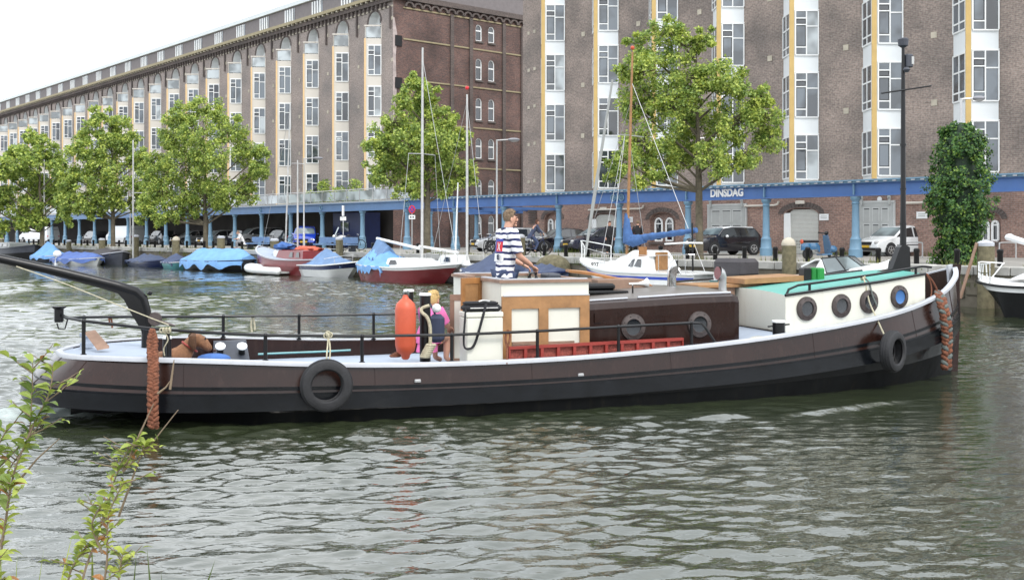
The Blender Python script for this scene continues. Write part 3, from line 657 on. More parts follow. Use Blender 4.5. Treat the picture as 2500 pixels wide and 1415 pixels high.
# ---------------------------------------------------------------- blue arcade
def arcade():
    P = tag(empty('blue_arcade', (0, 0, 0)), 'blue iron arcade of round columns carrying a long girder lettered DINSDAG', 'arcade')
    proto = None
    def prof(h):
        return [(.30, 0), (.30, .35), (.26, .40), (.24, .75), (.25, .80), (.20, .86), (.17, .95), (.15, h-.35), (.155, h-.33), (.19, h-.30), (.155, h-.26), (.155, h-.2), (.22, h-.12), (.24, h-.02), (.24, h)]
    us = [994, 1112, 1231, 1364, 1512, 1680, 1870.5, 2089, 2342, 2637]; h = 3.86-SZ
    first = MB().lathe(prof(h), seg=14).build('column', 'blue2', P, smooth=35)
    x, y = CL.pt(us[0]); first.location = (x, y, SZ); first.rotation_euler[2] = CL.rot
    def col(x, y, s=1):
        o = first.copy(); C.objects.link(o); o.location = (x, y, SZ); o.scale = (s, s, 1)
    for u in us[1:]: col(*CL.pt(u))
    for u in (885, 787, 710, 639, 573.6, 513.6, 458, 405, 358, 313, 269, 231, 194, 159, 127, 97, 70, 42, 17, -8, -30): col(*CL2.pt(u))
    for u in (1051, 1163): col(*CL.pt(u, 5.5), .85)
    x0, x1 = CL.x(994)-.1, CL.x(2720)
    def gird(L, xa, xb, nm, mt, corn):
        m = MB(); x = xa
        while corn and x < xb: m.box(x, -.325, 4.47, x+.16, -.262, 4.528, 2); x += .42
        m.box(xa, -.1, 3.92, xb, .1, 4.42, 0); m.box(xa, -.2, 3.88, xb, .2, 3.93, 0); m.box(xa, -.2, 4.41, xb, .2, 4.45, 0)
        if corn: m.box(xa, -.34, 4.53, xb, .3, 4.59, 1); m.box(xa, -.26, 4.45, xb, .2, 4.532, 1)
        g = m.build(nm, mt, P); g.location = L.org(); g.rotation_euler[2] = L.rot; return g
    g = gird(CL, x0, x1, 'girder', ['blue', 'blue2', 'capw'], True)
    m = MB()
    for u in (1001, 1501, 1521): m.torus((CL.x(u), -.13, 4.17), .17, .04, 'y', 18, 6); m.torus((CL.x(u), -.13, 4.17), .07, .03, 'y', 14, 6)
    for u in us: xx = CL.x(u); m.box(xx-.03, -.2, 3.94, xx+.03, -.102, 4.40)
    m.build('scroll', 'blue2', g)
    gb = MB(); gb.box(x0, 5.3, 3.6, CL.x(1290), 5.6, 3.95)
    for u in (1051, 1112, 1163, 1231): gb.box(CL.x(u)-.1, .1, 3.7, CL.x(u)+.1, 5.5, 3.87)
    gb.build('rear_beam', 'blue', g)
    x2a, x2b = CL2.x(-60), CL2.x(998); g2 = gird(CL2, x2a, x2b, 'girder', ['blue3', 'blue3'], False)
    m = MB()
    for u in (639, 787, 231, 458, 994): m.torus((CL2.x(u), -.13, 4.17), .15, .04, 'y', 16, 6)
    m.build('scroll', 'blue2', g2)
    Y = CL.Y(1778); t = text('DINSDAG', .52, 'lettering', 'signwhite', g, (CL.x(1778), -.125, 4.21), (pi/2, 0, 0), .012, .022)
    bb = [v.co.x for v in t.data.vertices]; t.scale = ((CL.x(1818)-CL.x(1738))/(max(bb)-min(bb)), 1, 1)
    # terrace deck over the left arcade
    a = CL2.pt(-60); b = CL2.pt(998); c = LB.pt(955, -.2); d = LB.pt(-140, -.2)
    m = MB(); m.prism([(*a, 4.47), (*b, 4.47), (*c, 4.47), (*d, 4.47)], (0, 0, .12)); m.build('terrace_deck', 'grey', P)
    m = MB(); xa, xb = CL2.x(-60), CL2.x(1000); n = int((xb-xa)/1.7)
    f = tag(empty('terrace_railing', CL2.org(), CL2.rot), 'metal and glass railing along the terrace on top of the arcade', 'railing')
    m = MB(); m.tube([(xa, .5, 5.45), (xb, .5, 5.45)], .035, 6); m.build('handrail', 'steel', f)
    m = MB()
    for i in range(n+1): x = xa+(xb-xa)*i/n; m.box(x-.03, .47, 4.6, x+.03, .53, 5.44)
    m.build('rail_posts', 'steel', f)
    m = MB()
    for i in range(n): x = xa+(xb-xa)*i/n; m.box(x+.06, .49, 4.68, x+(xb-xa)/n-.06, .50, 5.36)
    m.build('glass_panels', 'curtain', f)
arcade()
# rear wall under the terrace and blue kiosk, low wall in the gap
k0 = empty('blue_kiosk', CL2.org(), CL2.rot); tag(k0, 'dark blue sheet metal kiosk under the arcade beside the corner', 'kiosk')
m = MB(); x0, x1 = CL2.x(768), CL2.x(874)-1.6; m.box(x0, 1.6, SZ, x1, 3.0, 3.85, 0, bev=.03); m.build('body', 'bluebox', k0)
m = MB(); m.box(x0+1.2, 1.55, 2.4, x0+2.3, 1.595, 3.1, 0); m.build('window', 'pane', k0)
lw = MB(); x0 = CL.x(1005); x1 = CL.x(1262)
for i in range(9): a = x0+(x1-x0)*i/9; lw.box(a, 8, SZ, a+(x1-x0)/9-.08, 8.15, SZ+1.15, 0); lw.box(a-.08, 7.95, SZ, a, 8.2, SZ+1.25, 1)
lw.box(x0, 7.9, SZ+1.15, x1, 8.25, SZ+1.25, 1)
tag(line_obj(CL, lw, 'panel_fence', ['iron', 'grey']), 'low dark panel fence with pale rail behind the arcade gap', 'fence')
# plants on the terrace
def bush(name, label, c, r, h, n, mats, cat='plant', ls=.12, group=None, seed=0, tags=True):
    rd = random.Random(seed); m = MB()
    for i in range(n):
        a = rd.random()*6.28; q = r*rd.random()**.5; z = rd.random(); x, y = q*cos(a)*(1-.5*z), q*sin(a)*(1-.5*z); v = Vector((rd.gauss(0, 1), rd.gauss(0, 1), rd.gauss(0, 1))).normalized(); w = v.orthogonal().normalized(); l = ls*rd.uniform(.6, 1.3)
        p = Vector((x, y, h*z)); m.add([p, p+v*l+w*l*.4, p+v*l*1.8, p+v*l-w*l*.4], [(0, 1, 2, 3)], rd.randrange(len(mats)))
    s = m.build('foliage', mats); E = empty(name, c, 0, label, cat, group); s.parent = E
    m = MB(); m.lathe([(.16, 0), (.22, .3), (.2, .3)], seg=10); m.build('pot', 'wood2', E); return E
for i, (u, h, r, lb) in enumerate(((758, .9, .6, 'leafy potted plant by the lit terrace door'), (790, 1.7, .7, 'tall feathery potted plant between two terrace doors'), (828, 1.1, .9, 'spreading potted shrub before the cream bay'), (868, 1.6, .8, 'loose yellow green potted shrub near the terrace corner'))):
    x, y = CL2.pt(u, 1.2); bush('potted_plant', lb, (x, y, 4.6), r, h, 500, ['leafB', 'leafC', 'leafA'], ls=.13, group='potted plants on the terrace', seed=i)
# ---------------------------------------------------------------- the barge (local frame: x = s along the hull from the stern, y = across, far side positive, z up)
BX, BY, BR = -5.5, 13.0, radians(18.4); ca, sa = cos(BR), sin(BR)
def bs(u, t): k = (u-U0)/F; return (k*(BY+ca*t)-BX+sa*t)/(ca-k*sa)
def bp(u, v, t): s = bs(u, t); Y = BY+sa*s+ca*t; return (s, t, ZV(v, Y))
def bps(u, v, s):                                             # same, for a known station s: gives t
    k = (u-U0)/F; t = (BX+ca*s-k*(BY+sa*s))/(k*ca+sa); return (s, t, ZV(v, BY+sa*s+ca*t))
GL = [(0, 0, .80), (.12, .5, .80), (.5, .95, .81), (1.5, 1.38, .79), (3.5, 1.52, .68), (5.3, 1.55, .66), (7, 1.55, .71), (9, 1.48, .84), (11, 1.2, 1.05), (12.3, .76, 1.29), (12.95, .40, 1.54), (13.3, 0, 1.69)]
BL = [(-.42, 0, .42), (-.28, .6, .40), (.2, 1.12, .37), (1.5, 1.5, .31), (3.5, 1.6, .28), (5.3, 1.62, .27), (7, 1.62, .30), (9, 1.56, .38), (11, 1.3, .53), (12.4, .84, .72), (13.05, .38, .84), (13.36, 0, .92)]
WL = [(.75, 0, .0), (.85, .3, .0), (1.15, .75, .0), (2.1, 1.36, .0), (3.7, 1.54, .0), (5.4, 1.58, 0), (7, 1.58, 0), (9, 1.5, 0), (11, 1.15, 0), (12.3, .62, 0), (13.0, .2, 0), (13.27, 0, 0)]
NS = 61
G, B_, W_ = spline(GL, NS), spline(BL, NS), spline(WL, NS)
def gw(s):
    for a, b in zip(G, G[1:]):
        if a.x <= s <= b.x: f = (s-a.x)/(b.x-a.x+1e-9); return a.y+(b.y-a.y)*f, a.z+(b.z-a.z)*f
    return 0, (G[0].z if s < 1 else G[-1].z)
def loop(L, off=0, dz=0): return [(p.x, -(p.y), p.z+dz) for p in reversed(L)]+[(p.x, p.y, p.z+dz) for p in L[1:]]     # near bow > stern > far bow
BARGE = tag(empty('barge', (BX, BY, 0), BR), 'old brown and black barge with white cap rail crossing the canal', 'barge')
def barge():
    Pn = BARGE
    # hull: upper brown strake, black lower hull
    def shell(A, B, n, m, mb, k=0):
        rings = []
        for i in range(n+1):
            f = i/n; rings.append([a.lerp(b, f) for a, b in zip(A, B)])
        for sg in (-1, 1):
            R = [[(p.x, p.y*sg, p.z) for p in r] for r in rings]; mb.loft(R, closed=False, m=m)
    mb = MB(); B2 = [Vector((p.x, p.y, p.z+.02)) for p in B_]; shell(G, B2, 3, 0, mb)
    mb.build('upper_hull', 'brown', Pn, smooth=50)
    mb = MB()
    for i in (5, 10, 16, 22, 28, 34, 40, 46, 52):
        for sg in (-1, 1): a, b = G[i], B2[i]; mb.tube([(a.lerp(b, f).x, sg*a.lerp(b, f).y, a.lerp(b, f).z) for f in (.05, .33, .66, 1)], .006, 5)
    mb.build('plate_seams', 'brown', Pn)
    mb = MB(); mid = [b.lerp(w, .5)+Vector((0, .0, 0)) for b, w in zip(B_, W_)]
    for p, w, b in zip(mid, W_, B_):
        if b.x < 3.2: f = min(1, (3.2-b.x)/2.2); q_ = b.lerp(w, .5+.32*f); p.x, p.y = q_.x, q_.y; p.z = b.z-.15-.02*f
        else: p.y = max(p.y, w.y*1.0)
    bot = [Vector((w.x+.1*(1 if w.x < 5 else -1), w.y*.85, -.7)) for w in W_]
    shell(B_, mid, 2, 0, mb); shell(mid, W_, 2, 1, mb); shell(W_, bot, 1, 1, mb)
    mb.build('lower_hull', ['hullblk', 'hullbot'], Pn, smooth=50)
    mb = MB(); lp = loop(B_); sweep(mb, lp, [(-.02, .065), (.05, .05), (.095, .015), (.11, -.015), (.08, -.06), (.02, -.10), (-.03, -.12)]); mb.build('rubbing_strake', 'strake', Pn, smooth=60)
    mb = MB(); U = [g.lerp(b, .70) for g, b in zip(G, B_)]; sweep(mb, loop(U), [(-.02, .02), (.03, .015), (.03, -.015), (-.02, -.02)])
    U = [g.lerp(b, .86) for g, b in zip(G, B_)]; sweep(mb, loop(U), [(-.02, .02), (.035, .012), (.035, -.02), (-.02, -.03)]); mb.build('thin_strake', 'strake', Pn, smooth=60)
    mb = MB(); sweep(mb, loop(G), [(.02, -.052), (.025, -.01), (.012, 0), (-.045, 0), (-.055, -.012), (-.055, -.052)]); mb.build('cap_rail', 'capw', Pn, smooth=40)
    # inner bulwark
    mb = MB(); I = [Vector((p.x, max(p.y-.06, 0), p.z-.02)) for p in G]; lo = [Vector((p.x, p.y, p.z-(.32 if 1.05 < p.x < 7.8 else (.06 if p.x < 1.06 else min(.5, .06+max(0, p.x-11.6)*.35))))) for p in I]
    for sg in (-1, 1): mb.loft([[(p.x, p.y*sg, p.z) for p in r] for r in (I, lo)], closed=False)
    mb.build('bulwark', 'brown', Pn)
    # decks
    def deck(s0, s1, zf, name, mt, n=24):
        mb = MB(); R = []
        for i in range(n+1):
            s = s0+(s1-s0)*i/n; w = max(gw(s)[0]-.07, .01); R.append([(s, w*q, zf(s)+.02*(1-q*q)) for q in (-1, -.5, 0, .5, 1)])
        mb.loft(R, closed=False); return mb.build(name, mt, Pn, smooth=True)
    deck(.02, 1.05, lambda s: gw(s)[1]-.035, 'aft_deck', 'deck'); deck(1.05, 7.9, lambda s: .43 if s < 5 else .43+(s-5)*.05, 'well_deck', 'deck')
    deck(7.9, 13.2, lambda s: gw(s)[1]-(.085 if s < 11.6 else .085+(s-11.6)*.25), 'fore_deck', 'deck')
    mb = MB(); mb.add([(1.05, -1.22, .40), (1.05, 1.22, .40), (1.05, 1.22, .755), (1.05, -1.22, .755)], [(0, 1, 2, 3)]); mb.add([(7.9, -1.45, .5), (7.9, 1.45, .5), (7.9, 1.45, .70), (7.9, -1.45, .70)], [(0, 1, 2, 3)]); mb.build('deck_step', 'brown', Pn)
    # stem post with its white inner face, raised bow horn
    mb = MB(); pts = [(13.27, 0, -.4), (13.3, 0, .3), (13.34, 0, .9), (13.32, 0, 1.4), (13.36, 0, 1.72)]; mb.prism([(p[0]-.10, -.05, p[2]) for p in pts]+[(p[0]+.05, -.05, p[2]) for p in reversed(pts)], (0, .10, 0)); mb.build('stem_post', 'brown', Pn)
    mb = MB(); mb.prism([(13.16, -.025, 1.05), (13.20, -.025, 1.35), (13.17, -.025, 1.70), (13.26, -.025, 1.72), (13.26, -.025, 1.05)], (0, .05, 0)); 
    for sg in (-1, 1):
        a = [p for p in G if p.x > 12.2]; mb.loft([[(p.x-.015, max(p.y-.065, .005)*sg, p.z-.03) for p in a], [(p.x-.015-.25*(p.x-12.2), max(p.y-.17, .005)*sg, p.z-.03-.36*(p.x-12.2)) for p in a]], closed=False) if sg > 9 else None
    mb.build('stem_liner', 'capw', Pn)
    # rudder and skeg
    mb = MB(); mb.prism([(.12, -.05, .16), (.5, -.05, .2), (1.2, -.05, .2), (1.2, -.05, -.6), (.1, -.05, -.6)], (0, .1, 0)); mb.build('rudder', 'hullblk', Pn)
    mb = MB(); mb.box(2.0, -.03, -.6, 2.02, .03, .1)
    # hull marks: fairlead plate and draught plate
    for u, v in ((1019, 929), (1417, 914)):
        s, t, z = bp(u, v, -1.585); mb = MB(); mb.box(s-.04, -.03, -.02, s+.04, 0, .02, 0, bev=.008); o = mb.build('hull_plate', 'steel', Pn, loc=(0, t, z))
    # ------------------------------------------------------------ forward cabin
    def cabin(sec, name, mats, mi=(0, 1)):                    # sec: list of (s, halfwidth, zdeck, zroof, crown, bevel)
        mb = MB(); R = []
        for s, w, z0, z1, cr, bv in sec:
            R.append([(s, -w, z0), (s, -w, z1-bv), (s, -w+bv*.3, z1-bv*.3), (s, -w+bv, z1)]+[(s, -w*q, z1+cr*(1-q*q)) for q in (.66, .33, 0, -.33, -.66)]+[(s, w-bv, z1), (s, w-bv*.3, z1-bv*.3), (s, w, z1-bv), (s, w, z0)])
        k = len(R[0]); roof = set(range(3, k-4)); vs = [p for r in R for p in r]
        for i in range(len(R)-1):
            for j in range(k-1): mb.add([vs[i*k+j], vs[i*k+j+1], vs[(i+1)*k+j+1], vs[(i+1)*k+j]], [(0, 1, 2, 3)], mi[1] if j in roof else mi[0])
        mb.add(R[0], [tuple(range(k))], mi[0]); mb.add(R[-1], [tuple(range(k))[::-1]], mi[0]); return mb
    secF = [(9.50, 1.05, .80, 1.345, .05, .012), (10.3, 1.0, .9, 1.42, .05, .012), (11.2, .89, 1.0, 1.50, .05, .012), (12.12, .75, 1.05, 1.60, .04, .012)]
    mb = cabin(secF, 'c', None); mb.add([(12.12, -.75, 1.0), (12.3, 0, 1.0), (12.3, 0, 1.62), (12.12, -.75, 1.6)], [(0, 1, 2, 3)], 0); mb.add([(12.12, .75, 1.0), (12.3, 0, 1.0), (12.3, 0, 1.62), (12.12, .75, 1.6)], [(0, 1, 2, 3)], 0)
    mb.add([(12.12, -.75, 1.6), (12.3, 0, 1.62), (12.12, .75, 1.6)], [(0, 1, 2)], 1)
    cab = mb.build('fore_cabin', ['ivory', 'turq'], Pn)
    mb = MB(); edge = [(s, -w-.012, z1+.006) for s, w, z0, z1, _, _ in secF]; mb.tube([(9.49, -1.06, 1.345)]+edge[1:], .02, 8); mb.tube([(s, -t, z) for s, t, z in edge], .02, 8); mb.build('roof_edge', 'black', cab, smooth=True)
    mb = MB(); mb.tube([(9.47, -1.06, .815), (9.47, 1.06, .815)], .018, 6); mb.build('sill_strip', 'black', cab)
    # coach rail
    def rails(sg, nm):
        mb = MB(); pts = [(9.58, 1.34), (9.62, 1.42), (9.78, 1.475), (10.3, 1.525), (11.2, 1.61), (12.15, 1.715), (12.32, 1.70)]
        P = [(s, -sg*(interp(s, [(a[0], a[1]) for a in secF])-.10), z) for s, z in pts]; mb.tube(P, .018, 8)
        for s in (9.98, 12.02): w = interp(s, [(a[0], a[1]) for a in secF])-.10; mb.tube([(s, -sg*w, interp(s, [(a[0], a[3]) for a in secF])), (s, -sg*w, interp(s, pts))], .02, 8)
        mb.build(nm, 'black', cab, smooth=True)
    rails(1, 'grab_rail')
    mb = MB(); mb.tube([(8.75, 1.0, 1.36), (8.85, 1.0, 1.46), (9.5, .98, 1.5)], .018, 8); mb.build('grab_rail', 'black', cab, smooth=True)
    # portholes
    def port(u, v, t, par, R, yaw=0, gl='pane2'):
        s, t, z = bp(u, v, t); q = empty('porthole', (s, t, z), yaw); q.parent = par
        mb = MB(); mb.lathe([(R, -.03), (R, .012), (R*.97, .026), (R*.72, .030), (R*.68, .034), (R*.62, .034), (R*.60, .012)], (0, 0, 0), 'y', 28)
        mb.f = mb.f[:-2]; mb.mi = mb.mi[:-2]
        for i in range(8): a = i/8*6.283+.3; mb.ball((R*.84*cos(a), -.032, R*.84*sin(a)), R*.05, seg=6, rings=4)
        b = mb.build('frame', 'brass', q, smooth=45)
        mb = MB(); mb.lathe([(R*.66, .006), (R*.66, .016)], (0, 0, 0), 'y', 28); mb.build('pane', gl, q)
    for u, v, gl in ((1969, 753, 'pane2'), (2053, 746, 'pane2'), (2121, 736, 'pane2'), (2195, 724, 'bglass')):
        s = bs(u, -1); w = interp(s, [(a[0], a[1]) for a in secF]); s = bs(u, -w); w = interp(s, [(a[0], a[1]) for a in secF])
        port(u, v, -w-.004, cab, .172, atan2(.15, .92) if s > 10.8 else atan2(.08, .85), gl)
    # wood companionway hatch on the far side of the fore cabin
    mb = MB(); mb.box(8.85, .25, .8, 9.45, 1.0, 1.40, 1); mb.box(8.8, .2, 1.40, 9.9, 1.05, 1.44, 0); mb.prism([(9.5, .05, 1.45), (10.6, .05, 1.49), (10.6, .85, 1.49), (9.5, .85, 1.45)], (0, 0, .08), 0); mb.build('hatch', ['wood', 'wood2'], Pn)
    # mast with fittings
    s, t, z0 = bp(2205, 662, 0); zt = ZV(92, BY+sa*s); mb = MB(); mb.tube([(s, 0, 1.1), (s, 0, 1.75), (s, 0, 2.6), (s, 0, 4.4), (s, 0, zt-.06)], [.06, .055, .042, .034, .022], 12)
    for z in (2.35, 2.9, 3.6): mb.tube([(s, 0, z), (s, 0, z+.03)], .05, 12)
    ms = mb.build('mast', 'black', Pn, smooth=50)
    mb = MB(); mb.prism([(s-.45, -.06, 1.62), (s-.25, -.06, 1.66), (s-.1, -.06, 2.0), (s-.02, -.06, 2.05), (s+.08, -.06, 2.0), (s+.1, -.06, 1.55), (s-.45, -.06, 1.55)], (0, .12, 0)); mb.build('mast_foot', 'black', ms)
    mb = MB(); mb.lathe([(.03, 0), (.075, .03), (.085, .13), (.06, .15)], (s, 0, zt-.16), 'z', 12); mb.build('masthead_lamp', 'iron', ms)
    mb = MB(); mb.box(s+.03, -.05, zt-.47, s+.16, .06, zt-.26, bev=.015); mb.box(s+.12, -.055, zt-.42, s+.165, -.04, zt-.3, 1); mb.lathe([(.03, 0), (.055, .04), (.03, .08)], (s+.0, -.08, zt-.56), 'z', 10); mb.build('lantern', ['iron', 'lampglass'], ms)
    a = bp(2147, 229, 0); b = bp(2268, 211, 0); mb = MB(); mb.tube([(a[0], -.05, a[2]), (b[0], -.05, b[2])], .014, 6); mb.build('crosstree', 'black', ms)
    # starboard light: green box with black shade
    s, t, z = bp(1988, 672, .1); mb = MB(); mb.lathe([(.085, -.14), (.09, -.10), (.09, .08), (.085, .10)], (0, 0, 0), 'z', 12); mb.box(-.02, -.14, -.14, .1, -.06, .10, 0, bev=.02); lt = mb.build('side_light', ['green'], Pn, loc=(s, t, z+.02))
    mb = MB(); mb.box(-.22, -.07, -.14, -.09, .1, .10, bev=.015); mb.build('shade', 'black', lt)
    mb = MB(); mb.box(-.14, -.09, -.2, -.02, .09, -.14); mb.box(-.1, -.02, -.22, -.06, .02, -.1); mb.build('bracket', 'turq', lt)
    # ------------------------------------------------------------ engine house
    secE = [(6.35, 1.1, .45, 1.31, .07, .11), (7.0, 1.1, .45, 1.335, .09, .11), (8.0, 1.1, .5, 1.375, .09, .11), (8.66, 1.1, .5, 1.385, .05, .11), (8.74, 1.08, .5, 1.36, .03, .1)]
    eng = cabin(secE, 'e', None).build('engine_house', ['brown', 'roofgrey'], Pn, smooth=35)
    mb = MB(); mb.tube([(6.4, -.985, 1.318), (7.1, -.985, 1.346)], .016, 6); mb.tube([(7.25, -.985, 1.353), (8.1, -.985, 1.388), (8.66, -.985, 1.395)], .018, 6); mb.build('roof_strip', 'capw', eng, smooth=True)
    port(1545, 798, -1.104, eng, .178); port(1707, 791, -1.104, eng, .178)
    a = bp(1451, 778, -1.105); mb = MB(); mb.box(a[0], -1.12, a[2]-.05, a[0]+.1, -1.1, a[2]+.07); mb.build('vent_plate', 'brown', eng)
    def cowl(u, v, t, mo, yaw, sc=1):
        s, t, z = bp(u, v, t); mb = MB(); pts = [(0, 0, -.02), (0, 0, .14), (-.005, 0, .19), (-.035, 0, .235), (-.075, 0, .25)]; mb.tube([(p[0]*sc, p[1]*sc, p[2]*sc) for p in pts], [r*sc for r in (.055, .052, .062, .085, .10)], 16, caps=False)
        mb.lathe([(.07*sc, 0), (.07*sc, .02)], (0, 0, -.005), 'z', 16); mb.lathe([(.095*sc, -.076*sc), (.07*sc, -.06*sc)], (0, 0, .25*sc), 'x', 16, m=1)
        o = mb.build('cowl_vent', ['chrome' if mo == 'c' else 'steel', 'chrome' if mo == 'c' else 'maroon'], Pn, smooth=60, loc=(s, t, z)); o.rotation_euler[2] = yaw
    cowl(1640, 702, -.3, 'c', 2.6, 1.2); cowl(1764, 712, -.55, 's', .0, 1.05)
    # black hatch hardware, ridge plank and horn ahead of the wheelhouse
    mb = MB(); mb.box(6.62, -.7, 1.39, 7.25, .2, 1.43, bev=.01); mb.box(6.66, -.5, 1.43, 7.15, .1, 1.52, bev=.03); mb.tube([(7.3, -.72, 1.36), (7.3, -.72, 1.5)], .012, 6); mb.build('hatch_hardware', 'black', eng)
    mb = MB(); mb.box(7.0, -.2, 1.42, 7.75, .45, 1.56, 0); mb.build('skylight_box', 'wood2', eng)
    a = bp(1440, 668, .3); b = bp(1592, 699, -.1); mb = MB(); mb.prism([(a[0]-.3, .35, a[2]+.02), (a[0], .25, a[2]-.02), (b[0], -.12, b[2]-.02), (b[0], -.02, b[2]), (a[0], .42, a[2]), (a[0]-.3, .5, a[2]+.03)], (0, 0, .035)); mb.build('gangplank', 'teak', Pn)
    s, t, z = bp(1560, 692, -.2); mb = MB(); mb.tube([(-.16, 0, 0), (.0, 0, 0), (.07, 0, .005), (.13, 0, .01)], [.012, .018, .035, .07], 12); mb.tube([(-.1, 0, -.25), (-.1, 0, 0)], .008, 6); mb.build('air_horn', 'white', Pn, smooth=60, loc=(s, t, z))
    # ------------------------------------------------------------ wheelhouse: low white walls with varnished rim, panel doors
    s0, s1, w = 5.27, 6.47, 1.15; zt = 1.60
    WH = empty('wheelhouse', (s0, 0, .43)); WH.parent = Pn; zt -= .43; L = s1-s0
    mb = MB(); mb.box(0, -w, 0, L, -w+.05, zt-.02); mb.box(0, w-.05, 0, L, w, zt-.02); mb.box(L-.05, -w+.05, 0, L, w-.05, zt-.02)
    mb.box(-.0, -w+.05, 0, .05, -.28, zt-.02); mb.box(0, .30, 0, .05, w-.05, zt-.02); mb.build('wall', 'ivory', WH)
    mb = MB(); mb.box(-.03, -w-.03, zt-.02, L+.03, -w+.08, zt+.02); mb.box(-.03, w-.08, zt-.02, L+.03, w+.03, zt+.02); mb.box(L-.08, -w+.08, zt-.02, L+.03, w-.08, zt+.02)
    mb.box(-.03, -w+.08, zt-.02, .08, -.28, zt+.02); mb.box(-.03, .3, zt-.02, .08, w-.08, zt+.02)
    mb.build('rim', 'wood2', WH)
    mb = MB(); mb.box(.02, -w-.012, zt+.02, L-.02, -w+.05, zt+.035); mb.box(-.012, -w+.06, zt+.02, .05, -.3, zt+.035); mb.box(0, w-.05, zt+.02, L, w, zt+.035); mb.build('rim_top', 'capw', WH)
    # varnished frames on the near face
    mb = MB(); y = -w-.03
    zf1 = zt-.19; mb.box(0, y, zf1-.16, L, -w-.002, zf1); mb.box(0, y, 0, .13, -w-.002, zf1-.16); mb.box(L-.13, y, 0, L, -w-.002, zf1-.16); mb.box(.50, y, 0, .63, -w-.002, zf1-.16)
    mb.build('door_frame', 'wood', WH)
    mb = MB(); mb.box(.14, y-.0, .14, .50, -w-.003, .20); mb.box(.63, y, .33, .99, -w-.003, .39); mb.box(.93, y, .0, .99, -w-.003, .33); mb.box(.14, y, .36, .50, -w-.003, .40); mb.build('inner_bars', 'wood2', WH)
    mb = MB(); mb.box(.02, y-.006, zf1+.0, L-.0, -w-.003, zf1+.012); mb.build('drip_strip', 'capw', WH)
    # open doors at the aft face
    def leaf(name, x0, y0, ang, wd, z0, z1, mats, glassy):
        d = empty(name, (x0, y0, z0), ang); d.parent = WH; mb = MB(); h = z1-z0
        mb.box(0, -.015, 0, .06, .015, h); mb.box(wd-.06, -.015, 0, wd, .015, h); mb.box(.06, -.015, 0, wd-.06, .015, .08); mb.box(.06, -.015, h-.08, wd-.06, .015, h); mb.build('frame', mats[0], d)
        mb = MB(); mb.box(.06, -.006, .08, wd-.06, .006, h-.08); mb.build('panel', mats[1], d)
    leaf('upper_door', 0, -.28, radians(205), .36, .72, zt+.02, ['teak', 'wood'], 0)
    leaf('lower_door', 0, -.1, radians(160), .38, .0, .95, ['wood2', 'ivory'], 0)
    mb = MB(); mb.box(L-.35, -.55, zt-.12, L-.15, -.25, zt+.07, bev=.02); mb.build('instrument_box', 'iron', WH)
    mb = MB(); mb.torus((0, 0, 0), .25, .016, 'x', 28, 8)
    for i in range(6): a = i*pi/3; mb.tube([(0, 0, 0), (0, .3*cos(a), .3*sin(a))], .012, 6)
    mb.build('steering_wheel', 'black', WH, smooth=True, loc=(L-.42, -.15, zt-.18))
    # white locker with nothing but its lid seam
    s, t, z = bp(1172, 873, -1.27); zt2 = bp(1172, 760, -1.27)[2]; mb = MB(); mb.box(-.235, -.17, -.2, .235, .17, zt2-z-.07, bev=.012); mb.box(-.24, -.175, zt2-z-.065, .24, .175, zt2-z, bev=.012); mb.build('locker', 'ivory', Pn, smooth=30, loc=(s+.02, t+.02, z))
    # ------------------------------------------------------------ railings
    def railing(sg, pts, posts, nm, base=None):
        mb = MB(); P = []
        for u, v in pts:
            t = -1.4*sg
            for _ in range(8): s = bs(u, t); t = -sg*max(gw(max(0, min(s, 13)))[0]-.05, .02)
            P.append(bp(u, v, t))
        mb.tube(P, .018, 8); r = mb.build(nm, 'black', Pn, smooth=True)
        for u in posts:
            t = -1.4*sg
            for _ in range(8): s = bs(u, t); t = -sg*max(gw(max(0, min(s, 13)))[0]-.05, .02)
            zr = interp(s, [(p[0], p[2]) for p in P]); zb = gw(s)[1]-.01; mb = MB(); mb.tube([(s, t, zb), (s, t, zr)], .022, 8); mb.ball((s, t, zr), .028); mb.lathe([(.035, 0), (.035, .015)], (s, t, zb), 'z', 10); mb.build('rail_post', 'black', r, smooth=50)
    railing(1, [(203, 783), (360, 801), (500, 811), (648, 818), (884, 820), (1103, 817), (1312, 808), (1510, 797), (1688, 788), (1712, 789), (1722, 799), (1748, 838)], [204, 410, 648, 884, 1103, 1312, 1510, 1688], 'near_railing')
    railing(-1, [(196, 774), (300, 773), (420, 773), (545, 772), (730, 770), (912, 767), (990, 765), (1085, 764)], [205, 545, 730, 912], 'far_railing')
    a = bp(203, 783, -.55); b = bp(196, 774, .45); mb = MB(); c = bp(148, 768, 0); mb.tube([a, (a[0]-.18, -.3, a[2]+.02), c, (b[0]-.15, .3, b[2]), b], .018, 8); st = mb.build('stern_rail', 'black', Pn, smooth=True)
    mb = MB(); mb.lathe([(.05, -.09), (.055, -.06), (.055, .07), (.085, .09), (.085, .105)], (c[0]-.02, 0, c[2]), 'z', 10); mb.build('stern_lamp', 'black', st)
    mb = MB(); mb.tube([(c[0]-.04, -.02, c[2]-.1), (c[0]-.02, -.02, c[2]-.17), (c[0]+.05, -.02, c[2]-.17), (c[0]+.08, -.02, c[2]-.06)], .009, 6); mb.build('lamp_cable', 'black', st)
    # ------------------------------------------------------------ stern boom (goose-neck plate with a tubular top)
    q = lambda u, v: bp(u, v, .0)
    mb = MB(); out = [(-140, 612), (0, 640), (100, 664), (250, 704), (288, 716), (303, 732), (322, 768), (343, 802), (352, 830), (352, 868), (366, 868), (366, 800), (361, 745), (350, 722), (330, 706), (285, 694), (100, 652), (0, 629), (-140, 598)]
    P = [q(*o) for o in out]; A = [(p[0], -.035, p[2]) for p in P]; mb.prism(A, (0, .07, 0))
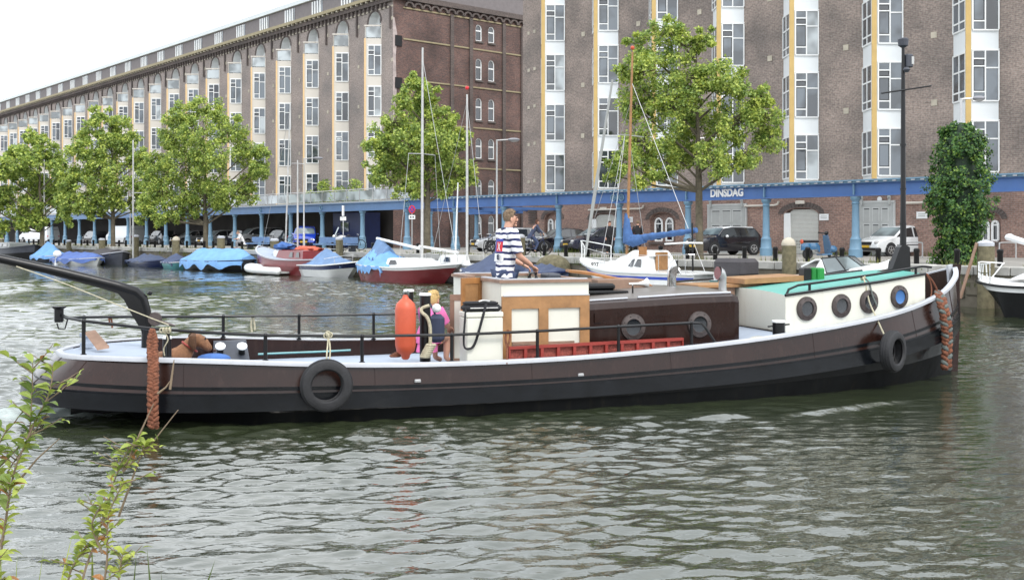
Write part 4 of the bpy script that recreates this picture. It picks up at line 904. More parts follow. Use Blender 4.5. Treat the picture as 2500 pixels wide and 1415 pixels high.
    mb.tube([q(-140, 602), q(0, 631), (q(150, 664)), q(285, 697), q(332, 711), q(350, 728), q(359, 760), q(361, 800)], [.05, .055, .06, .062, .06, .055, .05, .045], 10); mb.tube([(q(359, 790)[0], 0, .7), q(360, 800)], .07, 12)
    bm = mb.build('stern_boom', 'black', Pn, smooth=45)
    mb = MB(); a = q(360, 719); mb.ball((a[0]+.03, -.02, a[2]+.02), .03, seg=8, rings=6); mb.tube([a, (a[0]+.02, 0, a[2]+.04)], .01, 5); mb.build('shackle', 'black', bm)
    a = q(382, 778); mb = MB(); mb.lathe([(.08, -.02), (.09, 0), (.08, .02)], (a[0]-.02, -.03, a[2]), 'y', 16); mb.tube([(a[0], -.03, a[2]-.02), (a[0]+.22, -.03, a[2]-.09)], [.03, .015], 6); mb.build('pulley', 'brass', bm)
    # plank and box on the aft deck, bitts on the sloping locker
    mb = MB(); a = bp(222, 812, -.1); b = bp(252, 852, -.35); mb.prism([(a[0]-.06, a[1]-.12, a[2]), (a[0]+.05, a[1]-.12, a[2]+.02), (b[0]+.07, b[1]-.1, b[2]+.02), (b[0]-.06, b[1]-.1, b[2])], (0, .06, .02)); mb.build('deck_board', 'wood2', Pn)
    mb = MB(); a = bp(212, 846, .1); mb.lathe([(.08, 0), (.08, .05), (.06, .06), (.06, .12), (.085, .13), (.085, .17)], a, 'z', 14); mb.build('small_capstan', 'deck', Pn, smooth=40)
    a = bp(565, 850, .95); mb = MB(); mb.prism([(a[0]-.24, .8, .45), (a[0]+.24, .8, .45), (a[0]+.22, 1.25, .72), (a[0]-.22, 1.25, .72)], (0, .15, 0)); lk = mb.build('bitt_housing', 'iron', Pn)
    for u in (538, 591):
        a = bp(u, 846, .92); e = MB(); d = Vector((0, -.5, .6)).normalized(); a = Vector(a); e.tube([a+Vector((0, .12, -.14)), a, a+d*.001], [.045, .045, .045], 12, 0); e.tube([a, a+d*.02], [.068, .068], 16, 1); e.build('bitt', ['black', 'white'], lk)
    mb = MB(); mb.lathe([(.0, 0), (.015, .004)], (0, 0, 0), 'z', 8)
    # bollards fore and amidships
    def bollard(u, v0, v1, t, r, nm, ears=True):
        s, t, z = bp(u, v0, t); z1 = bp(u, v1, t)[2]; h = z1-z; mb = MB(); mb.lathe([(r, -.05), (r, h-.03)], (0, 0, 0), 'z', 16, 0); mb.lathe([(r*1.12, h-.03), (r*1.12, h-.006), (r*.9, h)], (0, 0, 0), 'z', 16, 1)
        if ears: mb.tube([(-r*2, 0, h*.62), (r*2, 0, h*.72)], .012, 6, 0)
        return mb.build(nm, ['black', 'white'], Pn, smooth=40, loc=(s, t, z))
    bollard(1901, 820, 781, -1.28, .085, 'bitt'); bollard(2229, 770, 744, -.90, .045, 'bitt', False); bollard(2252, 762, 737, -.84, .045, 'bitt', False)
    a = bp(2229, 769, -.90); b = bp(2256, 760, -.83); mb = MB(); mb.prism([(a[0]-.1, a[1]-.07, a[2]-.02), (b[0]+.08, b[1]-.06, b[2]-.02), (b[0]+.08, b[1]+.08, b[2]-.02), (a[0]-.1, a[1]+.07, a[2]-.02)], (0, 0, .025)); mb.build('bitt_plate', 'black', Pn)
    bollard(1038, 872, 715, -.95, .07, 'towing_post', False); bollard(998, 850, 706, .05, .065, 'towing_post', False)
    bollard(408, 870, 820, -1.0, .05, 'bitt', False)
barge()

# ---------------------------------------------------------------- things carried by the barge
def W(s, t, z): return (BX+ca*s-sa*t, BY+sa*s+ca*t, z)
def tyre(u, v, r, lb, yaw, t):
    s, t, z = bp(u, v, t); E = empty('tyre_fender', W(s, t, z), BR+yaw, lb, 'tyre', 'old tyres hung as fenders'); prof = []
    mb = MB(); rings = []; wd = .085
    sec = [(-wd*.75, r*.60), (-wd, r*.66), (-wd*1.05, r*.82), (-wd*.85, r*.95), (-wd*.45, r), (wd*.45, r), (wd*.85, r*.95), (wd*1.05, r*.82), (wd, r*.66), (wd*.75, r*.60), (wd*.6, r*.66), (wd*.7, r*.82), (0, r*.9), (-wd*.7, r*.82), (-wd*.6, r*.66)]
    for i in range(41): a = i/40*2*pi; rings.append([(q*cos(a), y, q*sin(a)) for y, q in sec])
    mb.loft(rings, caps=False); mb.build('carcass', 'rubber', E, smooth=35); mb = MB()
    for i in range(3): rr = r*1.002; mb.torus((0, (i-1)*wd*.42, 0), rr, .006, 'y', 40, 5)
    mb.build('tread', 'rubber', E); return E
tyre(797, 940, .295, 'old black tyre hanging amidships against the barge below a pale knotted rope', 0, -1.74)
E = tyre(2180, 857, .29, 'old black tyre hanging on a long rope near the barge bow', radians(27), -1.46); 
def rope(name, pts, r, m, lb, cat='rope', seg=6, group=None):
    P = spline(pts, len(pts)*5); mb = MB(); mb.tube([W(*p) for p in P], r, seg); return tag(mb.build(name, m, smooth=True), lb, cat, group)
rope('tyre_rope', [bp(797, 886, -1.64), bp(798, 862, -1.6), bp(800, 840, -1.53), bp(801, 816, -1.50)], .009, 'rope', 'pale knotted rope holding the amidships tyre to the near rail', group='twin ropes of the amidships tyre')
rope('tyre_rope', [bp(803, 886, -1.64), bp(806, 862, -1.6), bp(805, 840, -1.53), bp(801, 818, -1.50)], .009, 'rope', 'pale knotted rope holding the amidships tyre to the near rail', group='twin ropes of the amidships tyre')
mb = MB(); a = bp(801, 817, -1.49)
for i in range(5): mb.torus((W(*a)[0]+(i-2)*.01, W(*a)[1], W(*a)[2]+.012*(i % 3-1)), .028, .009, 'x' if i % 2 else 'y', 12, 6)
tag(mb.build('rope_knot', 'rope'), 'knot of pale rope on the near rail above the amidships tyre', 'rope')
rope('bow_tyre_rope', [bp(2105, 676, -.82), bp(2112, 690, -.9), bp(2122, 735, -.98), bp(2137, 770, -1.15), bp(2158, 815, -1.42)], .012, 'rope', 'long pale rope running from the coach rail over a porthole to the bow tyre')
rope('bow_tyre_rope', [bp(2108, 676, -.80), bp(2122, 690, -.9), bp(2130, 720, -.98), bp(2142, 748, -1.05)], .012, 'rope2', 'grey end of rope looped on the coach rail beside a porthole')
mb = MB(); a = W(*bp(2107, 678, -.80))
for i in range(4): mb.torus((a[0]+i*.012-.02, a[1], a[2]), .035, .011, 'x', 12, 6)
tag(mb.build('rope_hitch', 'rope'), 'pale rope hitch wrapped round the black coach rail', 'rope')
def outp(u, v, ex=.1):
    t = -1.0
    for _ in range(12):
        s = bs(u, t); t = -(max(gw(min(max(s, 0), 13.3))[0], interp(s, [(p.x, p.y) for p in B_]))+ex)
    return bp(u, v, t)
def braid(name, path, r, lb, m2='ropeo', turns=9, strands=3):  # thick plaited rope fender
    P = spline(path, 70); E = empty(name, W(*path[0]), 0, lb, 'rope fender', 'orange rope fenders'); o = Vector(W(*path[0]))
    for k in range(strands):
        mb = MB(); Q = []
        for i, p in enumerate(P):
            a = i/69*turns*2*pi+k*2*pi/strands; fr = min(1, .45+i/18); Q.append(Vector(W(p.x+r*1.0*fr*sin(a), p.y+r*.5*fr*sin(2*a), p.z))-o)
        rr = [r*.60*min(1, .5+i/22)*(1+.12*sin(i*2.1+k)) for i in range(70)]; mb.tube(Q, rr, 8); mb.build('strand', 'rope2' if (k == 1 and m2 != 'ropeo') else 'ropeo', E, smooth=60)
    return E
braid('rope_fender', [bp(372, 803, -1.36), bp(372, 850, -1.46), bp(374, 900, -1.6), bp(373, 960, -1.7), bp(374, 1042, -1.7)], .042, 'thick orange plaited rope fender hanging over the barge stern quarter')
braid('rope_fender', [bp(2288, 710, -.66), outp(2300, 740, .04), outp(2310, 790), outp(2312, 840), outp(2310, 898)], .058, 'thick orange and grey plaited rope fender hanging at the barge bow', 'g', 7)
rope('bow_fender_line', [bp(2262, 668, -.70), bp(2278, 688, -.66), bp(2290, 712, -.62)], .014, 'ropeo', 'thin orange line tying the bow rope fender to the coach rail')
rope('bow_fender_line', [bp(2262, 668, -.70), bp(2272, 690, -.70), bp(2274, 715, -.74), bp(2268, 738, -.80)], .010, 'ropeo', 'thin orange line hanging down the forward corner of the white cabin')
rope('boom_line', [bp(40, 650, -.06), bp(160, 693, -.3), bp(290, 745, -.9), bp(412, 793, -1.3)], .007, 'rope', 'thin pale line running from the black stern boom to the near rail')
mb = MB(); a = W(*bp(405, 806, -1.38))
for i in range(6): mb.torus((a[0]+(i-2.5)*.018, a[1], a[2]+.01*sin(i*3)), .026, .008, 'x' if i % 2 else 'y', 12, 6)
tag(mb.build('rope_coil', 'rope'), 'small tangled coil of pale line on the near rail by the dog', 'rope')
rope('hanging_line', [bp(405, 815, -1.38), bp(410, 830, -1.38), bp(400, 850, -1.36), bp(402, 868, -1.36)], .007, 'rope', 'short pale line hanging from the coil beside the dog')
rope('red_lashing', [bp(1240, 805, -1.50), bp(1234, 825, -1.50), bp(1238, 850, -1.52), bp(1237, 888, -1.6)], .013, 'ropeo', 'red and white line lashed to the rail beside the white locker', group='red lashings by the locker')
rope('red_lashing', [bp(1240, 805, -1.50), bp(1245, 822, -1.50), bp(1240, 845, -1.52)], .012, 'ropeo', 'red and white line lashed to the rail beside the white locker', group='red lashings by the locker')
rope('bollard_line', [bp(1830, 826, -1.40), bp(1850, 822, -1.30), bp(1880, 822, -1.36), bp(1915, 819, -1.36), bp(1922, 815, -1.28)], .013, 'rope', 'pale mooring line lying round the foot of the large fore bollard')
rope('far_rail_rope', [bp(615, 810, 1.46), bp(613, 790, 1.46), bp(617, 772, 1.44), bp(621, 790, 1.46), bp(622, 805, 1.46)], .014, 'rope', 'small loop of grey rope hanging on the far rail')
rope('post_rope', [bp(1048, 745, -1.05), bp(1030, 752, -1.02), bp(1030, 762, -1.04), bp(1043, 775, -1.06), bp(1050, 800, -1.06), bp(1050, 840, -1.06), bp(1046, 868, -1.1)], .022, 'rope', 'thick pale rope hitched round the black towing post')
mb = MB(); 
for i in range(7): a = W(*bp(1052-i*2.4, 842+i*4.6, -1.1)); mb.torus(a, .05, .02, 'z', 14, 6)
tag(mb.build('rope_turns', 'rope'), 'pale rope coiled in turns at the foot of the towing post', 'rope')
# orange fender
s, t, z = bp(990, 877, -1.12); E = empty('long_fender', W(s, t, z), BR, 'large upright orange cylindrical fender beside the black towing posts', 'fender')
mb = MB(); mb.lathe([(.03, .0), (.05, .02), (.06, .06), (.11, .10), (.128, .18), (.13, .62), (.115, .69), (.07, .735), (.04, .76), (.035, .80)], seg=24); mb.build('body', 'orange', E, smooth=50)
mb = MB(); mb.torus((0, 0, .8), .03, .012, 'y', 12, 6); mb.torus((.03, 0, .81), .03, .012, 'x', 12, 6); mb.build('eye_rope', 'rope2', E)
mb = MB(); a = Vector(W(*bp(965, 868, -1.0)))
for i in range(4): mb.torus((a.x+.02*i, a.y, a.z+.015*i), .06-.008*i, .016, 'z', 14, 6)
tag(mb.build('brown_rope_coil', 'ropeo'), 'coil of brown rope on deck at the foot of the orange fender', 'rope')
# black shoulder bag on the locker
s, t, z = bp(1170, 760, -1.27); E = empty('shoulder_bag', W(s+.03, t+.02, z), BR, 'black fabric shoulder bag lying on the white locker', 'bag')
mb = MB(); mb.box(-.24, -.13, .0, .24, .13, .09, bev=.035); mb.box(-.22, -.11, .085, .20, .11, .125, bev=.03); mb.build('body', 'cblack', E, smooth=50)
mb = MB(); P = spline([(.02, -.15, .1), (-.02, -.19, 0), (-.08, -.2, -.2), (-.14, -.2, -.38), (-.2, -.2, -.44), (-.28, -.2, -.40), (-.26, -.17, -.1), (-.23, -.12, .05)], 30); mb.tube(P, .018, 6, flat=.3); mb.build('strap', 'cblack', E)
mb = MB(); mb.tube([(-.06, -.1, .13), (.0, -.11, .145), (.08, -.1, .13)], .012, 6); mb.tube([(-.18, -.135, .05), (.18, -.135, .05)], .005, 5); mb.build('handle', 'steel', E)
# red ladder-like rack lying on the side deck
a, b = bp(1242, 846, -1.36), bp(1668, 824, -1.36); E = empty('boarding_ladder', W(*a), BR, 'long red steel gangway with mesh sides standing on the near side deck', 'gangway'); L = b[0]-a[0]; dz = b[2]-a[2]
T = Matrix(((1, 0, 0, 0), (0, 1, 0, 0), (dz/L, 0, 1, 0), (0, 0, 0, 1)))
mb = MB(); mb.T = T; mb.box(0, -.02, -.035, L, .05, 0); mb.box(0, -.02, -.25, L, .05, -.22)
for i in range(12): x = L*i/11; mb.box(max(0, x-.02), -.015, -.22, min(L, x+.02), .03, -.035)
mb.build('side_frame', 'red', E)
mb = MB(); mb.T = T; mb.box(.01, .03, -.218, L-.01, .038, -.037); mb.build('mesh_panel', 'redmesh', E)
# blue hose / boathook at the well, blue cushion, white float
rope('boathook', [bp(630, 864, .3), bp(700, 861, .3), bp(780, 858, .3), bp(856, 854, .3)], .014, 'teal', 'slim blue boathook lying along the well deck', 'boathook')
mb = MB(); a = bp(522, 874, -.9); mb.ball((0, 0, 0), .2, .13, .06, 20, 8); tag(mb.build('cushion', 'bfab', smooth=True, loc=W(*a)), 'blue cushion lying in front of the dog', 'cushion')
mb = MB(); a = bp(1066, 752, -.85); mb.ball((0, 0, 0), .058, seg=16, rings=12); tag(mb.build('round_float', 'white', smooth=True, loc=W(*a)), 'small round white float hanging by the towing post', 'float')
# life line items beside the orange rope on far rail
rope('far_red_rope', [bp(268, 790, .95), bp(266, 772, .95), bp(272, 780, .95), bp(274, 800, .95)], .012, 'ropeo', 'short reddish rope end on the far stern rail')
# ---------------------------------------------------------------- moored boats along the quay
def moor(u1, u2, off, B=0, name='boat', label='', cat='boat', bow=1, group=None, yaw=0):
    x1, x2 = QL.x(u1, -off), QL.x(u2, -off); L = x2-x1-.45*B; p = QL.at((x1+x2)/2, -off)
    return empty(name, (p[0], p[1], 0), QL.rot+(0 if bow > 0 else pi)+yaw, label, cat, group), L
def hull(E, L, B, zb, zm, zs, mats, tw=.7, rake=.5, split=.45, name='hull', stripe=None):
    X = [-.5, -.47, -.3, -.1, .1, .28, .42, .5]; Wd = [tw*.5, tw*.5+.02, .47, .5, .5, .42, .22, 0]
    if tw == 0: Wd = [0, .2, .42, .5, .5, .42, .22, 0]
    Zg = [zs, zs*.98, zs+(zm-zs)*.6, zm, zm+(zb-zm)*.06, zm+(zb-zm)*.35, zm+(zb-zm)*.7, zb]
    g = [(x*L, w*B, z) for x, w, z in zip(X, Wd, Zg)]
    lv = lambda f, ww: [((x*L+(-rake*f if i > 5 else (-rake*.5*f if i > 4 else (.25*f if i < 2 else 0)))), w*B*ww, z*(1-f)) for i, (x, w, z) in enumerate(g_)]
    g_ = [(x, w, z) for x, w, z in zip(X, Wd, Zg)]
    A, Bm, Cw, D = g, lv(split, .98), lv(1, .84), [(a*.9, b*.5, -.35) for a, b, c in lv(1, .84)]
    n = 29; S = [spline(k, n) for k in (A, Bm, Cw, D)]; mb = MB(); m = [0, 1, 1]
    for sg in (-1, 1):
        for q in range(3): mb.loft([[(p.x, p.y*sg, p.z) for p in S[q]], [(p.x, p.y*sg, p.z) for p in S[q+1]]], closed=False, m=m[q])
    for q in range(3): a, b = S[q][0], S[q+1][0]; mb.add([(a.x, -a.y, a.z), (a.x, a.y, a.z), (b.x, b.y, b.z), (b.x, -b.y, b.z)], [(0, 1, 2, 3)], m[q])
    h = mb.build(name, list(mats[:2]), E, smooth=50)
    mb = MB(); lp = [(p.x, -p.y, p.z) for p in reversed(S[0])]+[(p.x, p.y, p.z) for p in S[0]]; sweep(mb, lp, [(.03, -.05), (.03, .01), (-.06, .01), (-.06, -.05)]); mb.build('gunwale', mats[2] if len(mats) > 2 else 'capw', E)
    if stripe:
        mb = MB(); st = [[a.lerp(b, f) for a, b in zip(S[0], S[1])] for f in (stripe[1], stripe[2])]
        for sg in (-1, 1): mb.loft([[(p.x+(.01 if i > n-3 else 0), (p.y+.008)*sg, p.z) for i, p in enumerate(k)] for k in st], closed=False)
        mb.build('stripe', stripe[0], E)
    return S[0]
def lump(E, c, r, m, nm, sd):
    q = MB(); q.ball((0, 0, 0), 1, 1, 1, 22, 12); q.v = [(c[0]+p[0]*r[0]*k, c[1]+p[1]*r[1]*k, c[2]+p[2]*r[2]*k) for p in q.v for k in (1+.45*noise.noise((p[0]*2.5+sd, p[1]*2.5, p[2]*2.5)),)]; return q.build(nm, m, E, smooth=60)
def wz(G_, x):
    for a, b in zip(G_, G_[1:]):
        if a.x <= x <= b.x: f = (x-a.x)/(b.x-a.x+1e-9); return a.y+(b.y-a.y)*f, a.z+(b.z-a.z)*f
    return (G_[0].y, G_[0].z) if x < 0 else (G_[-1].y, G_[-1].z)
def deckm(E, G_, x0, x1, m, dz=-.03, name='deck', cr=.05):
    mb = MB(); R = []
    for i in range(21): x = x0+(x1-x0)*i/20; w, z = wz(G_, x); R.append([(x, w*q*.97, z+dz+cr*(1-q*q)) for q in (-1, -.5, 0, .5, 1)])
    mb.loft(R, closed=False); return mb.build(name, m, E, smooth=True)
def tarp(E, G_, x0, x1, hts, m, drape=.18, seed=0, over=.06, name='tarp', peak=1.4, hem=.08):
    rd = random.Random(seed); mb = MB(); R = []; n = 30; ph = rd.random()*9
    for i in range(n+1):
        f = i/n; x = x0+(x1-x0)*f; w, z = wz(G_, x); w = max(w, .05)+over; h = interp(f, hts); r = []
        dr = drape*(1+.35*sin(i*.7+ph))+hem*(.5+1.2*noise.noise((i*.33+ph, ph, .5)))
        for q in [-1.02, -1, -.8, -.55, -.28, 0, .28, .55, .8, 1, 1.02]:
            a = abs(q); zz = z+h*(1-min(1, a)**peak)+.03*sin(i*.9+q*3+ph)+rd.uniform(-.02, .02)+.05*noise.noise((i*.45, q*2.2, ph))
            if a > 1: zz = z-dr
            r.append((x, w*q, zz))
        R.append(r)
    mb.loft(R, closed=False)
    for r, d in ((R[0], -1), (R[-1], 1)): mb.add(r+[(p[0]+d*.03, p[1], p[2]-.25) for p in r], [(j, j+1, 12+j, 11+j) for j in range(10)])
    return mb.build(name, m, E, smooth=50)
def mast(E, x, z0, z1, m='gel', r=.05, lean=0, spr=None, boom=None, y=0, name='mast', stays=None):
    mb = MB(); mb.tube([(x, y, z0), (x+lean*.5, y, (z0+z1)/2), (x+lean, y, z1)], [r, r, r*.7], 8); o = mb.build(name, m, E, smooth=True)
    if spr: q = MB(); f = (spr[0]-z0)/(z1-z0); q.tube([(x+lean*f-.05, y-spr[1], spr[0]), (x+lean*f, y, spr[0]+.02), (x+lean*f-.05, y+spr[1], spr[0])], .022, 6); q.build('spreader', 'steel', o)
    for i, (a, b) in enumerate(stays or []): q = MB(); q.tube([a, b], .012, 4); q.build('stay', 'steel', o)
    return o
def boxcab(E, x0, x1, w0, w1, z0, z1, m, name='cabin', rf=.25, rb=.1, win=None, mw='pane2', roofm=None):
    mb = MB(); mb.loft([[(x0, -w0, z0), (x1, -w1, z0), (x1, w1, z0), (x0, w0, z0)], [(x0+rb, -w0*.88, z1-.04), (x1-rf, -w1*.85, z1-.04), (x1-rf, w1*.85, z1-.04), (x0+rb, w0*.88, z1-.04)], [(x0+rb+.06, -w0*.75, z1), (x1-rf-.06, -w1*.7, z1), (x1-rf-.06, w1*.7, z1), (x0+rb+.06, w0*.75, z1)]])
    c = mb.build(name, m, E, smooth=40)
    for fa, fb in win or []:
        for sg in (-1, 1):
            q = MB(); pt = lambda f, g: (x0+(x1-x0)*f+(rb*(1-f)-rf*f)*g, sg*((w0+(w1-w0)*f)*(1-.12*g)+.035), z0+(z1-.04-z0)*g)
            q.add([pt(fa, .3), pt(fb, .35), pt(fb-.03, .85), pt(fa+.03, .85)], [(0, 1, 2, 3)], 0); q.build('window', mw, c)
    return c
def rail(E, pts, posts, r=.014, m='chrome', name='guard_rail'):
    mb = MB(); mb.tube(spline(pts, len(pts)*4), r, 6); o = mb.build(name, m, E)
    for a, b in posts: q = MB(); q.tube([a, b], r, 5); q.build('stanchion', m, o)
# a dark steel barge bow far left
E, L = moor(2, 92, 2.3, 3.2, 'steel_boat', 'dark steel boat hull moored furthest left below the trees', bow=1); G1 = hull(E, L, 3, 1.35, 1.0, 1.1, ('iron', 'black', 'iron'), tw=.5, rake=.3); deckm(E, G1, -L*.49, L*.48, 'iron')
boxcab(E, -L*.35, L*.05, 1.0, .9, 1.0, 1.5, 'grey', win=[(.2, .45), (.55, .85)])
q = MB(); q.tube([(-L*.1, 0, 1.4), (-L*.1, 0, 2.3), (-L*.02, 0, 2.5)], .03, 6); q.build('exhaust_pipe', 'steel', E)
E, L = moor(-60, 22, 1.6, 2.5, 'tarped_boat', 'blue tarped boat half cut off by the left photo edge', bow=1); G1 = hull(E, L, 2.4, .6, .5, .5, ('navy', 'navy')); tarp(E, G1, -L*.48, L*.45, [(0, .2), (.5, .4), (1, .05)], 'tarpB', seed=9)
E, L = moor(92, 158, 2.4, 2.2, 'tarped_boat', 'boat under a tall pale blue tarp tent beside the dark steel hull', bow=1, group='tarp covered boats'); G1 = hull(E, L, 2.1, .6, .45, .45, ('iron', 'iron')); tarp(E, G1, -L*.49, L*.42, [(0, .3), (.35, 1.15), (.6, 1.0), (1, .1)], 'tarpL', seed=2, peak=.9)
E, L = moor(143, 250, 3.6, 2.2, 'tarped_boat', 'low boat under a royal blue tarp with a white hull side', bow=1, group='tarp covered boats'); G1 = hull(E, L, 2.2, .6, .42, .4, ('gel', 'gel')); tarp(E, G1, -L*.49, L*.47, [(0, .15), (.2, .5), (.8, .45), (1, .15)], 'tarpB', seed=3, drape=.2)
E, L = moor(228, 306, 1.6, 2.2, 'tarped_boat', 'grey green wooden boat under a charcoal cover with a raised bow', bow=1, group='tarp covered boats'); G1 = hull(E, L, 2.3, 1.0, .7, .6, ('iron', 'iron', 'capw'), rake=.1); tarp(E, G1, -L*.49, L*.38, [(0, .2), (.3, .5), (1, .25)], 'tarpG', seed=4, drape=.03)
E, L = moor(322, 415, 1.8, 1.9, 'tarped_boat', 'small navy boat under a tight navy cover beside the white buoy', bow=1, group='tarp covered boats'); G1 = hull(E, L, 1.8, .55, .4, .4, ('navy', 'navy', 'navy')); tarp(E, G1, -L*.48, L*.45, [(0, .05), (.3, .45), (.7, .4), (1, .05)], 'tarpN', seed=5, drape=.02, peak=1)
E, L = moor(408, 470, 1.9, 1.8, 'tarped_boat', 'small teal boat with white gunwale under a navy cover', bow=1, group='tarp covered boats'); G1 = hull(E, L, 1.7, .5, .4, .42, ('teal', 'teal')); tarp(E, G1, -L*.45, L*.2, [(0, .2), (.4, .6), (1, .2)], 'tarpN', seed=6, drape=.02, peak=1)
E, L = moor(462, 628, 1.9, 2.4, 'tarped_boat', 'long dark boat under a ragged light blue tarp reaching near the water', bow=1, group='tarp covered boats'); G1 = hull(E, L, 2.4, .75, .6, .6, ('iron', 'black', 'black')); tarp(E, G1, -L*.5, L*.44, [(0, .2), (.15, .72), (.8, .75), (1, .3)], 'tarpL', seed=7, drape=.3, hem=.22, peak=1.6)
# red sailing boat with high bow to the left, two masts
E, L = moor(620, 858, 1.5, 2.5, 'red_yacht', 'red double ended sailing boat with orange and blue covers on deck', bow=-1); G1 = hull(E, L, 2.5, 1.55, .85, .95, ('maroon', 'maroon', 'capw'), tw=0, rake=.3); deckm(E, G1, -L*.47, L*.46, 'deck')
boxcab(E, -L*.18, L*.16, .8, .7, .8, 1.35, 'maroon', win=[(.1, .25), (.35, .5)]); q = MB(); q.box(.6, -.7, .85, 1.9, .6, 1.35, bev=.1); q.build('white_chest', 'gel', E)
lump(E, (-.5, -.2, 1.38), (1.0, .6, .17), 'orange', 'orange_cover', 1); lump(E, (1.4, .1, 1.5), (.8, .5, .22), 'bfab', 'blue_cover', 2)
rail(E, [(-L*.45, -.6, 1.5), (-L*.2, -1.15, 1.4), (L*.1, -1.15, 1.45), (L*.35, -.9, 1.8)], [((x, -1.1, .8), (x, -1.13, 1.45)) for x in (-2, -.8, .4, 1.6)])
x0 = 1.9; mast(E, 1.55, .9, 9.5, 'mastw', .045, -.55, stays=[((1.0, 0, 9.2), (L*.45, 0, 1.5))]); mast(E, .2, .9, 6.3, 'mastw', .05, 0, spr=(6.1, .4))
# white inflatable dinghy
E, L = moor(603, 712, 2.9, 1.4, 'inflatable_dinghy', 'white inflatable dinghy floating beside the red sailing boat', 'dinghy', bow=-1)
q = MB(); h = L/2; pts = [(-h, -.55, .25), (-h*.5, -.62, .25), (h*.3, -.62, .27), (h*.75, -.42, .33), (h*.95, 0, .38), (h*.75, .42, .33), (h*.3, .62, .27), (-h*.5, .62, .25), (-h, .55, .25)]; P = spline(pts, 50); q.tube(P, [.06]+[.2]*48+[.06], 12); q.build('tube', 'gel', E, smooth=60)
q = MB(); q.box(-h*.8, -.5, .1, h*.6, .5, .2); q.build('floor', 'grey', E); q = MB(); q.tube(spline([(-.6, -.84, .22), (0, -.86, .12), (.6, -.84, .22)], 10), .015, 5); q.build('grab_line', 'black', E)
# small white and navy runabout
E, L = moor(742, 886, 1.9, 2.1, 'motor_boat', 'small white and navy motor boat under a slate blue tent cover', bow=1); G1 = hull(E, L, 2.0, .85, .62, .6, ('navy', 'gel', 'gel'), rake=.9, split=.4)
tarp(E, G1, -L*.44, L*.34, [(0, .05), (.35, .85), (.5, .8), (1, .05)], 'tarpS', seed=8, drape=.0, hem=0, over=-.1, peak=1); rail(E, [(L*.1, -.8, .95), (L*.35, -.5, 1.1), (L*.46, 0, 1.15), (L*.35, .5, 1.1)], [((L*.25, -.62, .7), (L*.25, -.62, 1.05)), ((L*.44, -.1, .8), (L*.44, -.1, 1.12))]); deckm(E, G1, L*.25, L*.48, 'gel')
# dark red sailboat, white deck, blue tarp at the stern
E, L = moor(880, 1142, 2.6, 2.5, 'maroon_yacht', 'dark red sailing yacht with white deck and a blue tarp over its boom', bow=1); G1 = hull(E, L, 2.5, .95, .72, .8, ('gel', 'maroon', 'gel'), rake=1.1, split=.22, tw=.5)
deckm(E, G1, -L*.47, L*.47, 'gel'); boxcab(E, -L*.12, L*.28, .85, .5, .7, 1.12, 'gel', win=[(.08, .3)], rf=.8)
q = MB(); q.box(-L*.3, -.5, .9, -L*.28, .5, 1.2); 
tarp(E, G1, -L*.49, -L*.08, [(0, .5), (.35, 1.0), (1, .25)], 'tarpL', seed=10, drape=.15, hem=.35, peak=1.0); tarp(E, G1, -L*.44, -L*.24, [(0, .7), (.4, 1.35), (1, .9)], 'tarpS', seed=31, drape=-.3, hem=0, over=-.35, peak=1.1, name='grey_tarp')
mast(E, L*.12, 1.0, 10.7, 'mastw', .062, .05, spr=(5.85, .75), stays=[((L*.12, 0, 10.4), (L*.48, 0, .95)), ((L*.12, -.75, 5.85), (L*.1, -1.2, .8)), ((L*.12, .75, 5.85), (L*.1, 1.2, .8))])
q = MB(); q.tube([(L*.1, 0, 1.55), (-L*.38, 0, 2.0)], .07, 8); q.build('boom', 'gel', E, smooth=True); q = MB(); q.tube([(L*.45, .2, 1.4), (-L*.0, .5, 1.65)], .06, 8); q.build('spare_spar', 'gel', E, smooth=True)
rail(E, [(L*.3, -.75, 1.35), (L*.42, -.35, 1.5), (L*.48, 0, 1.55), (L*.42, .35, 1.5), (L*.3, .75, 1.35)], [((L*.42, -.35, .9), (L*.42, -.35, 1.5)), ((L*.3, -.75, .85), (L*.3, -.75, 1.35)), ((L*.42, .35, .9), (L*.42, .35, 1.5))])
# white sailing boat behind, with its own mast
E, L = moor(1035, 1200, .95, 1.5, 'white_yacht', 'small white sailing yacht moored behind the dark red one', bow=-1); G1 = hull(E, L, 1.5, 1.0, .85, .8, ('gel', 'gel', 'capw')); deckm(E, G1, -L*.47, L*.47, 'gel'); boxcab(E, -L*.1, L*.25, .5, .35, .8, 1.25, 'gel', win=[(.2, .6)])
mast(E, -L*.18, 1.0, 8.6, 'mastw', .06, 0, stays=[((-L*.18, 0, 8.3), (L*.45, 0, 1.0)), ((-L*.18, 0, 8.3), (-L*.46, 0, 1.0))]); q = MB(); q.ball((-L*.18, 0, 8.9), .09, seg=8, rings=6); q.build('masthead_float', 'signred', E)
mast(E, L*.02, 1.2, 4.6, 'gel', .04, -.2, name='spinnaker_pole')
# boat under navy tent behind the helmsman
E, L = moor(1122, 1290, 2.3, 2.2, 'tarped_boat', 'boat under a navy tent cover behind the helmsman', bow=-1, group='tarp covered boats'); G1 = hull(E, L, 2.2, .75, .6, .6, ('gel', 'gel', 'gel')); tarp(E, G1, -L*.45, L*.45, [(0, .4), (.35, 1.05), (1, .0)], 'tarpN', seed=12, drape=.02, peak=1)
E, L = moor(1268, 1395, 1.3, 1.8, 'tarped_boat', 'low navy covered boat between helmsman and white yacht', bow=1, group='tarp covered boats'); G1 = hull(E, L, 1.8, .7, .6, .6, ('navy', 'navy', 'navy')); tarp(E, G1, -L*.45, L*.45, [(0, .2), (.5, .4), (1, .1)], 'tarpN', seed=13, drape=.02, peak=1)
